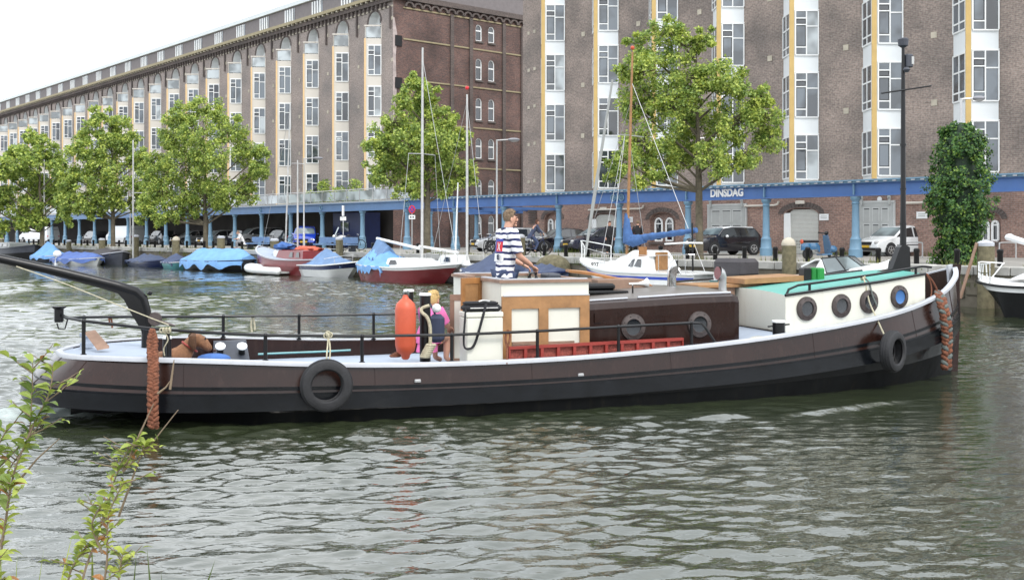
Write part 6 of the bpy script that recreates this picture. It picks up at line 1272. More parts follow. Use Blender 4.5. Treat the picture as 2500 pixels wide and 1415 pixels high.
# ---------------------------------------------------------------- people and the dog
def human(name, label, loc, yaw, J, cl, hair='hair', hairlen=.0, sc=1, extra=None, sleeve='elbow', trouser=True, skirt=False, look=0):
    """J: joint dict in local metres, x forward, y left"""
    E = empty(name, loc, yaw, label, 'person'); V = lambda k: Vector(J[k])
    vs, es, rd = [], [], []
    def P(p, r): vs.append(tuple(p)); rd.append(r); return len(vs)-1
    def ch(base, pts):
        last = base
        for p, r in pts: i = P(p, r); es.append((last, i)); last = i
        return last
    pe = P(V('pel'), (.13, .10)); ab = ch(pe, [(V('pel').lerp(V('chest'), .5), (.125, .095))]); c = ch(ab, [(V('chest'), (.155, .105))]); n0 = ch(c, [(V('neck'), .062)]); h = V('head')
    up = (h-V('neck')).normalized(); ch(n0, [(h-up*.075, .066), (h+Vector((.004, 0, .0)), (.078, .088)), (h+up*.06, (.070, .08))])
    for s in 'lr':
        sh = ch(c, [(V('sh'+s), .062)]); el = ch(sh, [(V('sh'+s).lerp(V('el'+s), .5), .056), (V('el'+s), .047), (V('el'+s).lerp(V('wr'+s), .35), .046), (V('wr'+s), .031)])
        hp = ch(pe, [(V('hip'+s), .09)]); kn = ch(hp, [(V('hip'+s).lerp(V('kn'+s), .5), .075), (V('kn'+s), .055), (V('kn'+s).lerp(V('an'+s), .35), .055), (V('an'+s), .038)])
        f = V('toe'+s) if 'toe'+s in J else V('an'+s)+Vector((.15, 0, -.05)); ch(kn, [(f, .035)])
    mb = skin(vs, es, rd)
    # face: nose, brow, lips, ears
    fw = Vector((cos(look), sin(look), 0)); lf = Vector((-fw.y, fw.x, 0)); hd = h
    def bl(p, a, b, c_): 
        R = Matrix((( fw.x, lf.x, 0, p.x), (fw.y, lf.y, 0, p.y), (0, 0, 1, p.z), (0, 0, 0, 1))); o = mb.T; mb.T = R; mb.ball((0, 0, 0), a, b, c_, 8, 6); mb.T = o
    bl(hd+fw*.088-Vector((0, 0, .018)), .028, .015, .026); bl(hd+fw*.078-Vector((0, 0, .062)), .018, .026, .010); bl(hd+fw*.074-Vector((0, 0, .095)), .022, .024, .018); bl(hd+fw*.08+Vector((0, 0, .014)), .014, .05, .010)
    for s in (-1, 1): bl(hd+lf*.082*s-fw*.012-Vector((0, 0, .015)), .020, .010, .034)
    for s in 'lr':                                            # hands: palm, four unequal fingers, thumb
        w = V('wr'+s); d = (w-V('el'+s)).normalized(); d = (d+Vector(J.get('hd'+s, (0, 0, -.4)))).normalized(); side = d.cross(Vector((0, 0, 1))); side = side.normalized() if side.length > .1 else Vector((0, 1, 0)); nn = side.cross(d)
        if s == 'l': side = side
        mb.tube([w, w+d*.03, w+d*.075, w+d*.085], [.024, .034, .038, .02], 8, flat=.5)
        for i, l in enumerate((.062, .075, .07, .052)): b = w+d*.078+side*(.028-.0185*i); mb.tube([b-d*.02, b, b+d*l*.5-nn*.012, b+d*l*.8-nn*.04], [.010, .0095, .009, .007], 6)
        sg = 1 if (s == 'r') else -1; b = w+d*.025+side*.03*sg; mb.tube([b, b+side*.03*sg+d*.025-nn*.01, b+side*.035*sg+d*.055-nn*.02], [.012, .011, .008], 6)
    mb.build('body', 'skin', E, smooth=180)
    for s in (-1, 1): q = MB(); q.ball(tuple(hd+fw*.083+lf*.032*s+Vector((0, 0, .004))), .008, seg=6, rings=4); q.build('eye', 'dark', E)
    # hair: cap over the skull, leaving the face free
    q = MB(); R = []; rdm = random.Random(3); 
    for i in range(9):
        a = -.55+(pi/2+.55)*i/8; r = []
        for j in range(18):
            b = j/18*2*pi; front = cos(b); aa = max(a, .62 if front > .35 else (.0 if front > 0.0 else (-.55-hairlen)));  rr = 1+.035*rdm.random(); r.append(tuple(hd+Vector((0, 0, .022))+fw*(.100*rr*cos(aa)*cos(b)-.006)+lf*(.086*rr*cos(aa)*sin(b))+Vector((0, 0, 1))*(.110*rr*sin(aa)+(-hairlen*.3 if (a < 0 and front < 0) else 0))))
        R.append(r)
    q.loft(R)
    for _ in range(150):                                      # loose locks
        a = rdm.uniform(.1, 1.5); b = rdm.uniform(0, 6.28)
        if cos(b) > .2 and a < .75: continue
        d = fw*cos(a)*cos(b)+lf*cos(a)*sin(b)*.88+Vector((0, 0, sin(a))); p = hd+Vector((0, 0, .02))-fw*.005+d*.098; e = (d+Vector((rdm.gauss(0, .6), rdm.gauss(0, .6), rdm.gauss(.1, .5)))).normalized()*rdm.uniform(.015, .032); q.tube([p, p+e*.6, p+e+Vector((0, 0, -.006))], [.007, .005, .001], 4)
    q.build('hair', hair, E, smooth=70)
    if cl.get('top'):
        q = MB(); rings = []; pv, cv = V('pel'), V('chest'); ax = (V('shl')-V('shr')).normalized(); nk = V('neck'); fwd = Vector((ax.y, -ax.x, 0))
        lows = pv-(cv-pv).normalized()*.2
        for f, a, b in ((0, .2, .145), (.18, .192, .135), (.42, .178, .12), (.68, .19, .128), (.88, .205, .132), (1.0, .205, .125), (1.12, .185, .11), (1.22, .13, .09), (1.30, .085, .082)):
            cn = lows.lerp(cv, f) if f <= 1 else cv.lerp(nk+Vector((0, 0, .02)), (f-1)/.3); rings.append([tuple(cn+ax*a*sc*cos(t)*(1 if abs(cos(t)) < 1 else 1)+fwd*b*sin(t)*(1+.0*cos(t))) for t in [k/24*2*pi for k in range(24)]])
        q.loft(rings, m=0)
        for s in 'lr':
            a, b, w = V('sh'+s), V('el'+s), V('wr'+s); inn = a.lerp(cv, .35)
            pts = [inn, a+Vector((0, 0, .01)), a.lerp(b, .4), a.lerp(b, .86)]; rr = [.09, .085, .078, .074]
            if sleeve == 'long': pts = [inn, a+Vector((0, 0, .01)), a.lerp(b, .5), b, b.lerp(w, .5), b.lerp(w, .92)]; rr = [.085, .08, .062, .056, .05, .042]
            q.tube(pts, rr, 12)
        q.build('top', cl['top'], E, smooth=80)
    if trouser and cl.get('legs'):
        v2, e2, r2 = [], [], []; v2.append(tuple(V('pel')+Vector((0, 0, .0)))); r2.append((.145, .10))
        for s in 'lr':
            pr = 0
            for p, r in ((V('hip'+s), .085), (V('hip'+s).lerp(V('kn'+s), .5), .092), (V('kn'+s), .074), (V('kn'+s).lerp(V('an'+s), .5), .066), (V('kn'+s).lerp(V('an'+s), .93), .058)): v2.append(tuple(p)); r2.append(r); e2.append((pr, len(v2)-1)); pr = len(v2)-1
        skin(v2, e2, r2).build('trousers', cl['legs'], E, smooth=180)
        for s in 'lr':
            f = V('toe'+s) if 'toe'+s in J else V('an'+s)+Vector((.15, 0, -.05)); q = MB(); q.tube([V('an'+s)-Vector((.05, 0, .03)), V('an'+s)+Vector((.02, 0, -.03)), f], [.045, .05, .035], 8); q.build('shoe', cl.get('shoe', 'cblack'), E, smooth=True)
    return E
def stand(h=1.78, lean=0):
    k = h/1.78; J = dict(pel=(0, 0, .95), chest=(.02, 0, 1.30), neck=(.02, 0, 1.49), head=(.05, 0, 1.64), shl=(.02, .19, 1.42), shr=(.02, -.19, 1.42), ell=(-.02, .26, 1.13), elr=(-.02, -.26, 1.13), wrl=(.08, .27, .88), wrr=(.08, -.27, .88), hipl=(0, .1, .90), hipr=(0, -.1, .90), knl=(.03, .11, .50), knr=(.0, -.11, .50), anl=(0, .12, .08), anr=(-.02, -.12, .08))
    return {a: tuple(x*k for x in p) for a, p in J.items()}
# helmsman, seen from behind on his right side, both forearms forward to the wheel
s = 5.66; t = -.10; px, py, _ = W(s, t, 0); k = 1.07; J = stand(1.78*k)
up = dict(chest=(.03, 0, 1.32), neck=(.045, 0, 1.50), head=(.085, -.0, 1.635), shl=(.06, .185, 1.43), shr=(.0, -.20, 1.43), ell=(.12, .25, 1.16), elr=(.05, -.27, 1.15), wrl=(.36, .12, 1.03), wrr=(.31, -.17, 1.02), hdl=(.3, -.2, -.3), hdr=(.5, .2, -.6))
J.update({a: tuple(x*k for x in p) for a, p in up.items()}); zt = ZV(512, py); z0 = zt-1.745*k
HM = human('person', 'helmsman in a navy and white striped polo shirt steering the barge', (px, py, z0), radians(32), J, dict(top='stripes', legs='denim', shoe='cblack'), look=radians(-12)); HM['group'] = 'people aboard the barge'
# polo collar and printed badge on the back
q = MB(); q.torus((.045*k, 0, 1.495*k), .075, .022, 'z', 18, 8); q.build('collar', 'cnavy', HM, smooth=True)
def patch(z0_, z1_, a0, a1, m, off, nm, par):
    q = MB(); R = []; ax, bx = .2, .132
    for i in range(5):
        z = z0_+(z1_-z0_)*i/4; f = (z-.95*k)/(.37*k); cx = .0*k+.03*k*f; R.append([(cx-(bx+off)*cos(a), -(ax+off)*sin(a), z) for a in [a0+(a1-a0)*j/8 for j in range(9)]])
    q.loft(R, closed=False); return q.build(nm, m, par)
bd = patch(1.20*k, 1.37*k, -.45, .5, 'signblue', .006, 'badge', HM); patch(1.21*k, 1.335*k, -.18, .48, 'signred', .009, 'badge_red', bd); patch(1.085*k, 1.185*k, -.55, .62, 'signwhite', .006, 'badge_panel', bd)
q = MB(); 
for sg in (-1, 1):
    for j in range(8):
        f0, f1 = j/8, (j+1)/8; A = lambda f, w_: (-.02+.32*f if sg > 0 else .48-.32*f-.0) ; a0 = .02+.26*f0 if sg > 0 else .28-.26*f0; a1 = .02+.26*f1 if sg > 0 else .28-.26*f1
        z_0, z_1 = (1.222+.10*f0)*k, (1.222+.10*f1)*k; g = lambda a, z, d: (.03*k*((z-.95*k)/(.37*k))-(.132+.013)*cos(a+d), -(.2+.013)*sin(a+d), z)
        q.add([g(a0, z_0, -.032), g(a0, z_0, .032), g(a1, z_1, .032), g(a1, z_1, -.032)], [(0, 1, 2, 3)])
q.build('badge_cross', 'signwhite', bd)
text('03', .10, 'badge_number', 'cnavy', bd, (-.135, -.04, 1.135*k), (pi/2, 0, -pi/2-.2), .002, .003)
# child in pink sitting behind the towing post
s, t, z = bp(1052, 868, -.15); J = {a: tuple(x*.62 for x in p) for a, p in stand().items()}; px, py, _ = W(s, t, 0)
J.update(pel=(0, 0, .36), chest=(.06, 0, .62), neck=(.08, 0, .73), head=(.12, 0, .85), shl=(.07, .13, .68), shr=(.07, -.13, .68), ell=(.16, .17, .52), elr=(.16, -.17, .52), wrl=(.30, .12, .48), wrr=(.30, -.12, .48), hipl=(0, .08, .34), hipr=(0, -.08, .34), knl=(.30, .1, .36), knr=(.28, -.12, .34), anl=(.30, .1, .05), anr=(.24, -.12, .05))
CH = human('person', 'blond child in pink top sitting low behind the black towing posts', (px-.03, py, .47), radians(60), J, dict(top='pink', legs=None), hair='hairy', hairlen=.05, sc=.72, trouser=False); CH['group'] = 'people aboard the barge'
q = MB(); q.lathe([(.17, .28), (.17, .40), (.13, .5)], seg=16); q.build('skirt', 'pink', CH, smooth=True)
q = MB(); q.box(.1, -.3, .02, .35, .0, .42, bev=.06); 
px2, py2, _ = W(bs(1064, -.82), -.82, 0); q = MB(); q.box(-.09, -.08, -.2, .11, .10, .16, bev=.05); q.tube([(.0, 0, .14), (-.08, .02, .30), (-.15, .04, .32)], .014, 5); tag(q.build('hanging_bag', 'cnavy', smooth=40, loc=(px2, py2, 1.02)), 'dark blue bag hanging from the towing post in front of the child', 'bag')
# seated man on the quay
x, y = XY(590, 72); J = stand(); J.update(pel=(-.1, 0, .5), chest=(.05, 0, .85), neck=(.16, 0, 1.02), head=(.25, 0, 1.13), shl=(.1, .19, .96), shr=(.1, -.19, .96), ell=(.25, .22, .68), elr=(.25, -.22, .68), wrl=(.42, .08, .72), wrr=(.42, -.08, .72), hipl=(-.08, .1, .48), hipr=(-.08, -.1, .48), knl=(.35, .14, .52), knr=(.35, -.14, .52), anl=(.32, .14, .08), anr=(.32, -.14, .08))
human('person', 'man in white shirt sitting bent forward at the quay edge', (x, y, SZ), radians(205), J, dict(top='cwhite', legs='cgrey', shoe='cblack'))['group'] = 'people on the quay'
# cyclist
J = stand(); J.update(pel=(-.2, 0, .98), chest=(.0, 0, 1.30), neck=(.06, 0, 1.47), head=(.12, 0, 1.60), shl=(.05, .18, 1.41), shr=(.05, -.18, 1.41), ell=(.18, .24, 1.2), elr=(.18, -.24, 1.2), wrl=(.33, .26, 1.07), wrr=(.33, -.26, 1.07), hipl=(-.18, .1, .94), hipr=(-.18, -.1, .94), knl=(.15, .12, .72), knr=(.12, -.12, .58), anl=(-.02, .12, .42), anr=(-.05, -.12, .2), toel=(.1, .12, .36), toer=(.08, -.12, .15))
human('person', 'cyclist with brown hair and dark blue coat riding along the quay', (*cyb, SZ), radians(15), J, dict(top='cnavy', legs='denim'), hair='hairb', hairlen=.25, sleeve='long')['group'] = 'people on the quay'
# two pedestrians behind the white yacht
x, y = XY(1557, 55.5); J = stand(1.75); J.update(elr=(-.1, -.26, 1.2), wrr=(.15, -.2, 1.05)); human('person', 'pedestrian in black jacket seen from behind near the sail cover', (x, y, SZ), radians(75), J, dict(top='cblack', legs='cblack'), sleeve='long')['group'] = 'people on the quay'
x, y = XY(1536, 57); human('person', 'pedestrian in dark red jacket half hidden behind the sail cover', (x, y, SZ), radians(-100), stand(1.66), dict(top='maroon', legs='cblack'), hair='hairb', sleeve='long')['group'] = 'people on the quay'
x, y = XY(1487, 54.5); human('person', 'dark clothed pedestrian beside the navy hatchback', (x, y, SZ), radians(-60), stand(1.7), dict(top='cblack', legs='cblack'), hair='hairb', sleeve='long')['group'] = 'people on the quay'
# the dog lies on a low grey hatch board
q = MB(); a = W(*bp(446, 870, -.72)[:2], 0); q.box(-.55, -.4, 0, .5, .38, .07, bev=.02); tag(q.build('hatch_board', 'deck', loc=(a[0], a[1], .435), rz=BR), 'pale blue board on the aft well deck under the dog', 'board')
# dog lying on deck, head raised, looking to the bow
s, t, z = bp(424, 870, -.72); px, py, _ = W(s, t, 0); D = empty('dog', (px, py, .50), BR, 'brown dog with red collar lying on the aft deck, head raised', 'dog')
vs = [(-.30, 0, .12), (-.12, 0, .15), (.05, 0, .18), (.13, 0, .24), (.18, 0, .32), (.24, 0, .365), (.31, -.02, .345), (.37, -.03, .29), (.41, -.04, .25),
      (.10, -.09, .08), (.25, -.10, .035), (.40, -.09, .03), (.10, .09, .08), (.25, .10, .035), (.40, .09, .03), (-.28, -.12, .09), (-.12, -.17, .06), (-.20, -.20, .03), (-.42, 0, .06), (-.55, .05, .03)]
es = [(0, 1), (1, 2), (2, 3), (3, 4), (4, 5), (5, 6), (6, 7), (7, 8), (2, 9), (9, 10), (10, 11), (2, 12), (12, 13), (13, 14), (0, 15), (15, 16), (16, 17), (0, 18), (18, 19)]
rd = [.12, .125, .125, .10, .085, .10, .082, .052, .042, .05, .035, .03, .05, .035, .03, .08, .06, .03, .03, .015]
vs = [(a, b, c*1.12) for a, b, c in vs]
mb = skin(vs, es, rd, root=1); mb.build('body', 'dog', D, smooth=180)
for sg in (-1, 1): q = MB(); q.tube([(.22, sg*.06, .49), (.20, sg*.115, .45), (.20, sg*.125, .36), (.22, sg*.11, .30)], [.02, .042, .045, .015], 8, flat=.5); q.build('ear', 'dogear', D, smooth=True); q = MB(); q.ball((.345, sg*.055-.02, .42), .012, seg=6, rings=4); q.build('eye', 'dark', D)
q = MB(); q.ball((.445, -.045, .285), .022, .024, .018, 8, 6); q.build('nose', 'dogn', D); q = MB(); q.tube([(.40, -.045, .245), (.44, -.05, .225), (.455, -.05, .20)], [.014, .014, .008], 6, flat=.4); q.build('tongue', 'pink', D)
q = MB(); q.T = Matrix.Translation((.175, 0, .33)) @ Matrix.Rotation(radians(35), 4, 'Y'); q.torus((0, 0, 0), .098, .011, 'z', 20, 6); q.build('collar', 'red', D); D.scale = (1.05, 1.05, 1.08)

# ---------------------------------------------------------------- trees
def tree(label, u, Y, blobs, mats, seed, base=None, ls=.13, dens=1.0, tr=.17, flare=1.3, group='plane trees along the quay', bend=0, name='plane_tree'):
    rd = random.Random(seed); x0, y0 = XY(u, Y); E = empty(name, (x0, y0, SZ), 0, label, 'tree', group); zc = lambda v: ZV(v, Y)-SZ; k = Y/F
    top = min(b[1] for b in blobs); low = max(b[1]+b[2]*.5 for b in blobs); zt = zc(top+10); z1 = zc(low)
    tp = [(0, 0, 0), (0, 0, .25), (bend*.3, 0, z1*.5), (bend*.6, 0, z1)]
    nseg = 6; cx = sum(b[0] for b in blobs)/len(blobs)
    for i in range(1, nseg+1): f = i/nseg; tp.append((bend*.6+((cx-u)*k*.35)*f+rd.uniform(-.08, .08), rd.uniform(-.1, .1), z1+(zt-z1)*f*.93))
    rr = [tr*flare, tr*1.05, tr, tr*.9]+[tr*(.8-.72*i/nseg) for i in range(1, nseg+1)]; q = MB(); q.tube(tp, rr, 10)
    mb = MB(); T = [Vector(p) for p in tp]
    def on(z):
        for a, b in zip(T, T[1:]):
            if a.z <= z <= b.z: return a.lerp(b, (z-a.z)/(b.z-a.z+1e-6))
        return T[-1]
    def leafc(c, r, n):
        for _ in range(n):
            d = Vector((rd.gauss(0, 1), rd.gauss(0, 1), rd.gauss(0, .8))); d = d.normalized()*r*rd.random()**.45; p = c+d
            nn = Vector((rd.gauss(0, .7), rd.gauss(-.2, .7), rd.gauss(.5, .7))).normalized(); a = nn.orthogonal().normalized(); a = (a*cos(rd.random()*6)+nn.cross(a)*sin(rd.random()*6)).normalized(); b = nn.cross(a).normalized(); l = ls*rd.uniform(.6, 1.25); w = l*.75
            dr = -nn*l*.3
            mb.add([p, p+a*l*.45+b*w*.6, p+a*l*1.15+dr, p+a*l*.45-b*w*.6], [(0, 1, 2, 3)], 0 if rd.random() < .45 else (1 if rd.random() < .7 else 2))
    for bu, bv, br in blobs:
        R = br*k; c = Vector(((bu-u)*k, rd.uniform(-.9, .9)*min(R*1.2, 1.6), zc(bv))); a = on(max(z1*.9, c.z-abs(c.x)*.75-R*.4)); m_ = a.lerp(c, .5)+Vector((0, 0, -.12*abs(c.x)*.5+.1)); L_ = (c-a).length
        r0 = min(tr*.45, .02+.018*L_); q.tube([a, m_, c], [r0, r0*.7, r0*.35], 6)
        ns = max(5, int(11*(R/.7)**1.6*dens))
        for _ in range(ns):
            d = Vector((rd.gauss(0, 1), rd.gauss(0, 1), rd.gauss(0, .9))).normalized()*R*rd.uniform(.45, 1.08); cc = c+d; q.tube([c+(d*.1), c+d*.6+Vector((0, 0, .05)), cc], [r0*.35, r0*.2, .006], 4); leafc(cc, R*rd.uniform(.22, .42), int(64*dens))
        leafc(c, R*.9, int(60*dens))
    q.build('trunk', 'bark', E, smooth=50); mb.build('crown', mats, E)
LM = ['leafA', 'leafB', 'leafC']
tree('tall plane tree with bright airy crown right of the middle, before the lettered girder', 1708, 42.5, [(1625, 70, 42), (1570, 110, 40), (1670, 110, 48), (1720, 95, 28), (1595, 175, 62), (1680, 190, 62), (1525, 175, 32), (1750, 215, 55), (1640, 260, 66), (1560, 260, 50), (1800, 210, 38), (1720, 300, 66), (1580, 350, 62), (1655, 375, 60), (1800, 300, 62), (1860, 290, 48), (1880, 345, 40), (1820, 385, 45), (1730, 390, 50), (1515, 400, 44), (1570, 430, 38), (1620, 425, 28), (1850, 240, 30), (1500, 430, 24)], LM, 5, ls=.105, dens=1.5, tr=.15, bend=-.05)
tree('bright leafy plane tree in front of the sooty end wall', 1043, 54, [(1010, 205, 30), (1035, 230, 36), (985, 250, 30), (1030, 290, 55), (965, 300, 35), (1090, 290, 35), (1000, 350, 55), (1070, 350, 55), (930, 350, 40), (1115, 345, 35), (960, 410, 50), (1040, 420, 55), (1110, 410, 50), (925, 420, 35), (1140, 440, 25), (1000, 465, 32), (1080, 465, 25)], LM, 6, ls=.12, dens=1.4)
tree('wide plane tree before the cream bays, third from the left', 502, 74, [(480, 262, 28), (520, 275, 32), (440, 290, 32), (560, 320, 40), (490, 330, 48), (420, 340, 40), (600, 370, 42), (530, 390, 50), (450, 400, 52), (380, 400, 35), (620, 410, 32), (400, 460, 42), (470, 470, 46), (540, 470, 40), (590, 450, 32), (370, 500, 32), (430, 510, 30), (640, 375, 22), (360, 440, 28), (400, 530, 24), (480, 505, 26), (600, 480, 30), (635, 420, 24), (550, 500, 26), (350, 525, 20)], LM, 7, ls=.14, dens=1.2)
tree('plane tree second from the left, its trunk before the arcade', 276, 84, [(250, 285, 26), (280, 300, 30), (225, 320, 30), (310, 340, 34), (270, 360, 42), (210, 370, 34), (330, 400, 32), (250, 420, 46), (300, 440, 36), (190, 430, 32), (350, 460, 22), (230, 480, 36), (280, 490, 32), (330, 490, 26), (180, 490, 26), (165, 455, 24), (160, 510, 22), (210, 515, 24), (360, 500, 22), (345, 380, 26), (240, 510, 24)], LM, 8, ls=.18, dens=1.0)
tree('plane tree furthest left with full green crown', 103, 90, [(70, 335, 24), (100, 350, 26), (40, 370, 30), (120, 380, 32), (80, 400, 40), (20, 420, 34), (150, 420, 26), (60, 450, 40), (120, 460, 36), (10, 480, 34), (80, 500, 36), (140, 500, 24), (40, 525, 28), (100, 535, 24), (-20, 430, 36), (-30, 500, 34), (160, 480, 24), (170, 445, 24), (60, 545, 22), (150, 530, 22), (0, 550, 26)], ['leafB', 'leafA', 'leafC'], 9, ls=.2, dens=1.0, tr=.2)
# ivy clad column of green
def ivy():
    Y = 36; x, y = XY(2342, Y); E = empty('ivy_column', (x, y, SZ), 0, 'tall dense column of dark green ivy standing on the quay', 'ivy'); k = Y/F; rd = random.Random(4); q = MB(); q.tube([(0, 0, 0), (0, 0, 2.5), (.05, 0, 4.6)], [.22, .16, .08], 10); q.build('trunk', 'bark', E)
    mb = MB(); prof = [(300, 8), (320, 38), (345, 52), (375, 62), (400, 60), (430, 68), (470, 76), (510, 74), (540, 64), (560, 52), (590, 42), (615, 46), (640, 56), (655, 50)]
    cl = [(Vector((rd.uniform(-1, 1)*.9, rd.uniform(-.9, .9), 0))) for _ in range(5)]
    for _ in range(430):
        v = rd.uniform(305, 648); w = interp(v, prof)*k; a = rd.random()*6.28; q_ = w*rd.uniform(.66, 1.14); c = Vector((q_*cos(a)+(-.02 if v > 560 else .02), q_*sin(a), ZV(v, Y)-SZ)); r = rd.uniform(.08, .26)
        for _ in range(46):
            d = Vector((rd.gauss(0, 1), rd.gauss(0, 1), rd.gauss(0, 1))).normalized()*r*rd.random()**.4; p = c+d; nn = (Vector((c.x, c.y, .5*w)).normalized()+Vector((rd.gauss(0, .5), rd.gauss(0, .5), rd.gauss(0, .5)))).normalized(); a1 = nn.orthogonal().normalized(); t = rd.random()*6.28; a1 = a1*cos(t)+nn.cross(a1)*sin(t); b1 = nn.cross(a1); l = .085*rd.uniform(.6, 1.3)
            mb.add([p, p+a1*l*.5+b1*l*.5, p+a1*l-nn*l*.3, p+a1*l*.5-b1*l*.5], [(0, 1, 2, 3)], rd.choice([0, 1, 1, 1, 2]))
    mb.build('foliage', ['ivyA', 'ivyB', 'ivyC'], E)
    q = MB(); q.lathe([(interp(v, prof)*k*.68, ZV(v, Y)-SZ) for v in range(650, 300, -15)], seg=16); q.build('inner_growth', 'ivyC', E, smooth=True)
ivy()
# ---------------------------------------------------------------- near bank shrubs
def shrub(label, stems, seed, mats, dens=1.0, ls=.055, twigs=()):
    rd = random.Random(seed); Y0 = stems[0][0][2]; x, y = XY(stems[0][0][0], Y0); z0 = ZV(stems[0][0][1], Y0); E = empty('bank_shrub', (x, y, z0), 0, label, 'shrub', 'shrubs on the near bank'); o = Vector((x, y, z0)); q = MB(); mb = MB()
    def pt(u, v, Yy): X, Y_ = XY(u, Yy); return Vector((X, Y_, ZV(v, Yy)))-o
    def leaf(p, d, l, m):
        d = d.normalized(); s = d.cross(Vector((0, 0, 1))); s = s.normalized() if s.length > .1 else Vector((1, 0, 0)); s = (s*cos(rd.uniform(-.9, .9))+d.cross(s)*sin(rd.uniform(-1, 1))).normalized(); n = s.cross(d); w = l*.20
        pts = []; 
        for f, ww, dr in ((0, .05, 0), (.25, .8, .02), (.55, 1, -.06), (.8, .6, -.2), (1, .03, -.36)): c = p+d*l*f+Vector((0, 0, l*dr)); pts += [c-s*w*ww+n*w*ww*.35, c, c+s*w*ww+n*w*ww*.35]
        mb.add(pts, [(3*i+j, 3*i+j+1, 3*i+j+4, 3*i+j+3) for i in range(4) for j in (0, 1)], m)
    for st in stems:
        P = spline([pt(*a) for a in st], 6*len(st)); n = len(P); q.tube(P, [.0045*(1-.65*i/n) for i in range(n)], 6)
        for i in range(2, n):
            t = (P[i]-P[i-1]).normalized()
            for sg in (-1, 1):
                if rd.random() < .95*dens: d = Vector((sg*rd.uniform(.5, 1), rd.uniform(-.7, .5), rd.uniform(-.1, .7)))+t*.5; leaf(P[i], d, ls*rd.uniform(.6, 1.25), rd.choices([0, 1, 2], [6, 3, .6])[0])
            if rd.random() < .32*dens:
                d = Vector((rd.choice([-1, 1])*rd.uniform(.5, 1), rd.uniform(-.6, .6), rd.uniform(.0, .9))).normalized(); l = rd.uniform(.04, .12); q.tube([P[i], P[i]+d*l*.5, P[i]+d*l+Vector((0, 0, .01))], [.0025, .002, .001], 4)
                for f in (.4, .7, 1.0):
                    if rd.random() < .85: leaf(P[i]+d*l*f, d+Vector((rd.uniform(-1, 1), rd.uniform(-1, 1), rd.uniform(-.3, .6))), ls*rd.uniform(.5, 1.0), rd.choices([0, 1, 2], [5, 3, .8])[0])
    for tw in twigs: P = [pt(*a) for a in tw]; q.tube(P, [.0042, .003, .0015][:len(P)] if len(P) == 3 else [.005, .003], 6)
    q.build('stems', 'stem', E); mb.build('leaves', mats, E)
TM = ['twigA', 'twigB', 'twigR']
shrub('leafy shrub shoots with yellowing leaves at the left edge, in front of the barge stern', [[(-30, 1560, 3.4), (10, 1300, 3.5), (35, 1150, 3.5), (70, 1060, 3.5), (78, 960, 3.5), (80, 885, 3.5)], [(-30, 1560, 3.4), (-8, 1250, 3.6), (15, 1160, 3.6), (60, 1090, 3.6)], [(60, 1090, 3.5), (85, 1030, 3.5), (120, 960, 3.5), (130, 895, 3.5)], [(-60, 1450, 3.3), (0, 1330, 3.4), (20, 1220, 3.4), (25, 1180, 3.4)], [(10, 1180, 3.5), (-10, 1110, 3.5), (15, 1050, 3.5)]], 1, TM, .72, .064, twigs=[[(40, 1180, 3.5), (90, 1120, 3.5), (145, 1070, 3.5)]])
shrub('leafy shrub with bare pointed twigs at the bottom left, in front of the water', [[(170, 1600, 3.4), (200, 1420, 3.4), (240, 1300, 3.5), (270, 1200, 3.5), (300, 1120, 3.5), (335, 1070, 3.5)], [(230, 1560, 3.4), (260, 1380, 3.4), (265, 1260, 3.4), (300, 1180, 3.4)], [(170, 1600, 3.4), (165, 1430, 3.4), (190, 1360, 3.4), (215, 1330, 3.4)], [(250, 1350, 3.4), (225, 1280, 3.4), (250, 1230, 3.4)], [(300, 1150, 3.5), (340, 1110, 3.5), (355, 1085, 3.5)], [(300, 1560, 3.4), (290, 1420, 3.4), (300, 1350, 3.4)]], 2, TM, .95, .047, twigs=[[(290, 1260, 3.5), (340, 1120, 3.5), (435, 1000, 3.5)], [(300, 1150, 3.5), (345, 1050, 3.5), (375, 985, 3.5)], [(415, 950, 3.5), (422, 900, 3.5), (425, 878, 3.5)], [(385, 960, 3.5), (405, 945, 3.5), (415, 930, 3.5)]])
mb = MB()
for cx, cy, n in ((-1.66, 3.45, 60), (-1.0, 3.4, 16), (-1.35, 3.5, 26)): tuft(mb, (cx, cy, .55), .56, n, .22, random.choice([0, 1]))
tag(mb.build('bank_grass', ['grass', 'twigA']), 'grass blades at the bottom edge of the near bank', 'grass', kind='stuff')
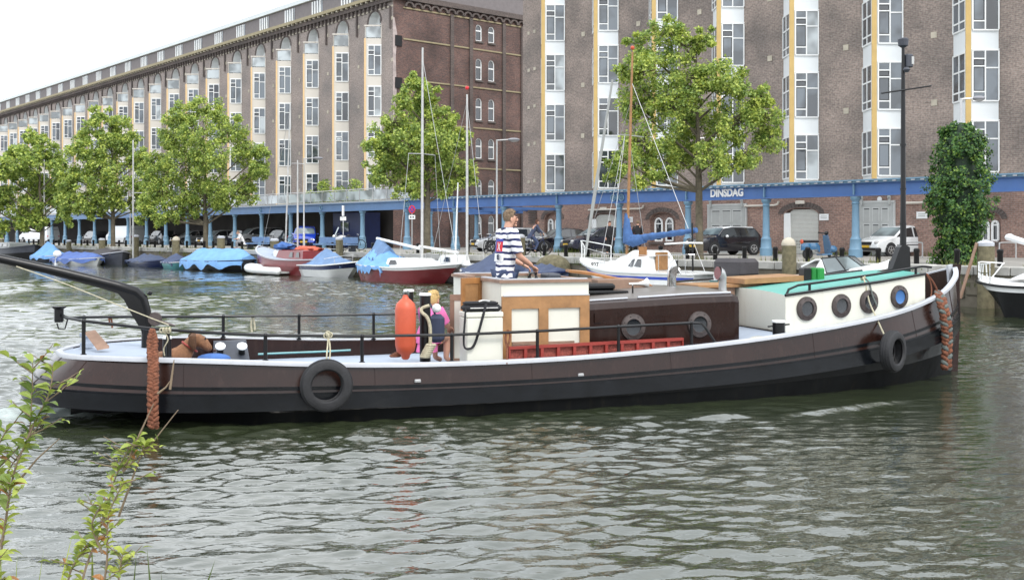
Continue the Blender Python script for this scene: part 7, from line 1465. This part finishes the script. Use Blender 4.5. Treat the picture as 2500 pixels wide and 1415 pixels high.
# ---------------------------------------------------------------- light and camera
def world():
    w = bpy.data.worlds.new('World'); bpy.context.scene.world = w; w.use_nodes = True; n = w.node_tree; bg = n.nodes['Background']
    sky = n.nodes.new('ShaderNodeTexSky'); sky.sky_type = 'NISHITA'; sky.sun_disc = False; sky.sun_elevation = radians(52); sky.sun_rotation = radians(150)
    sky.air_density = 1; sky.dust_density = 4; sky.ozone_density = 1
    hs = n.nodes.new('ShaderNodeHueSaturation'); hs.inputs['Saturation'].default_value = .25; n.links.new(sky.outputs[0], hs.inputs['Color'])
    tc = n.nodes.new('ShaderNodeTexCoord'); no = n.nodes.new('ShaderNodeTexNoise'); no.inputs['Scale'].default_value = 2.2; no.inputs['Detail'].default_value = 6
    n.links.new(tc.outputs['Generated'], no.inputs['Vector'])
    r = n.nodes.new('ShaderNodeValToRGB'); r.color_ramp.elements[0].position = .3; r.color_ramp.elements[1].position = .72
    r.color_ramp.elements[0].color = (11.5, 12.6, 14, 1); r.color_ramp.elements[1].color = (19, 19.6, 20.2, 1); n.links.new(no.outputs['Fac'], r.inputs['Fac'])
    mx = n.nodes.new('ShaderNodeMixRGB'); mx.inputs[0].default_value = .78; n.links.new(hs.outputs[0], mx.inputs[1]); n.links.new(r.outputs[0], mx.inputs[2])
    n.links.new(mx.outputs[0], bg.inputs['Color']); bg.inputs['Strength'].default_value = .13
    l = bpy.data.lights.new('sun', 'SUN'); l.energy = 1.8; l.angle = radians(14); l.color = (1, .96, .9); o = bpy.data.objects.new('sun', l); C.objects.link(o)
    az = radians(150); el = radians(52); d = Vector((sin(az)*cos(el), cos(az)*cos(el), sin(el))); o.rotation_euler = d.to_track_quat('Z', 'Y').to_euler()
    sc = bpy.context.scene; sc.view_settings.view_transform = 'Standard'; sc.view_settings.look = 'None'; sc.view_settings.exposure = .18; sc.view_settings.gamma = 1
    cd = bpy.data.cameras.new('camera'); cd.sensor_width = 36; cd.lens = 36*F/2500; cd.shift_y = -(707.5-V0)/2500; cd.clip_start = .1; cd.clip_end = 2000
    co = bpy.data.objects.new('camera', cd); C.objects.link(co); co.location = (0, 0, H); co.rotation_euler = (pi/2, 0, 0); sc.camera = co
    sc.cycles.max_bounces = 6; sc.cycles.transmission_bounces = 3; sc.cycles.transparent_max_bounces = 6
world()
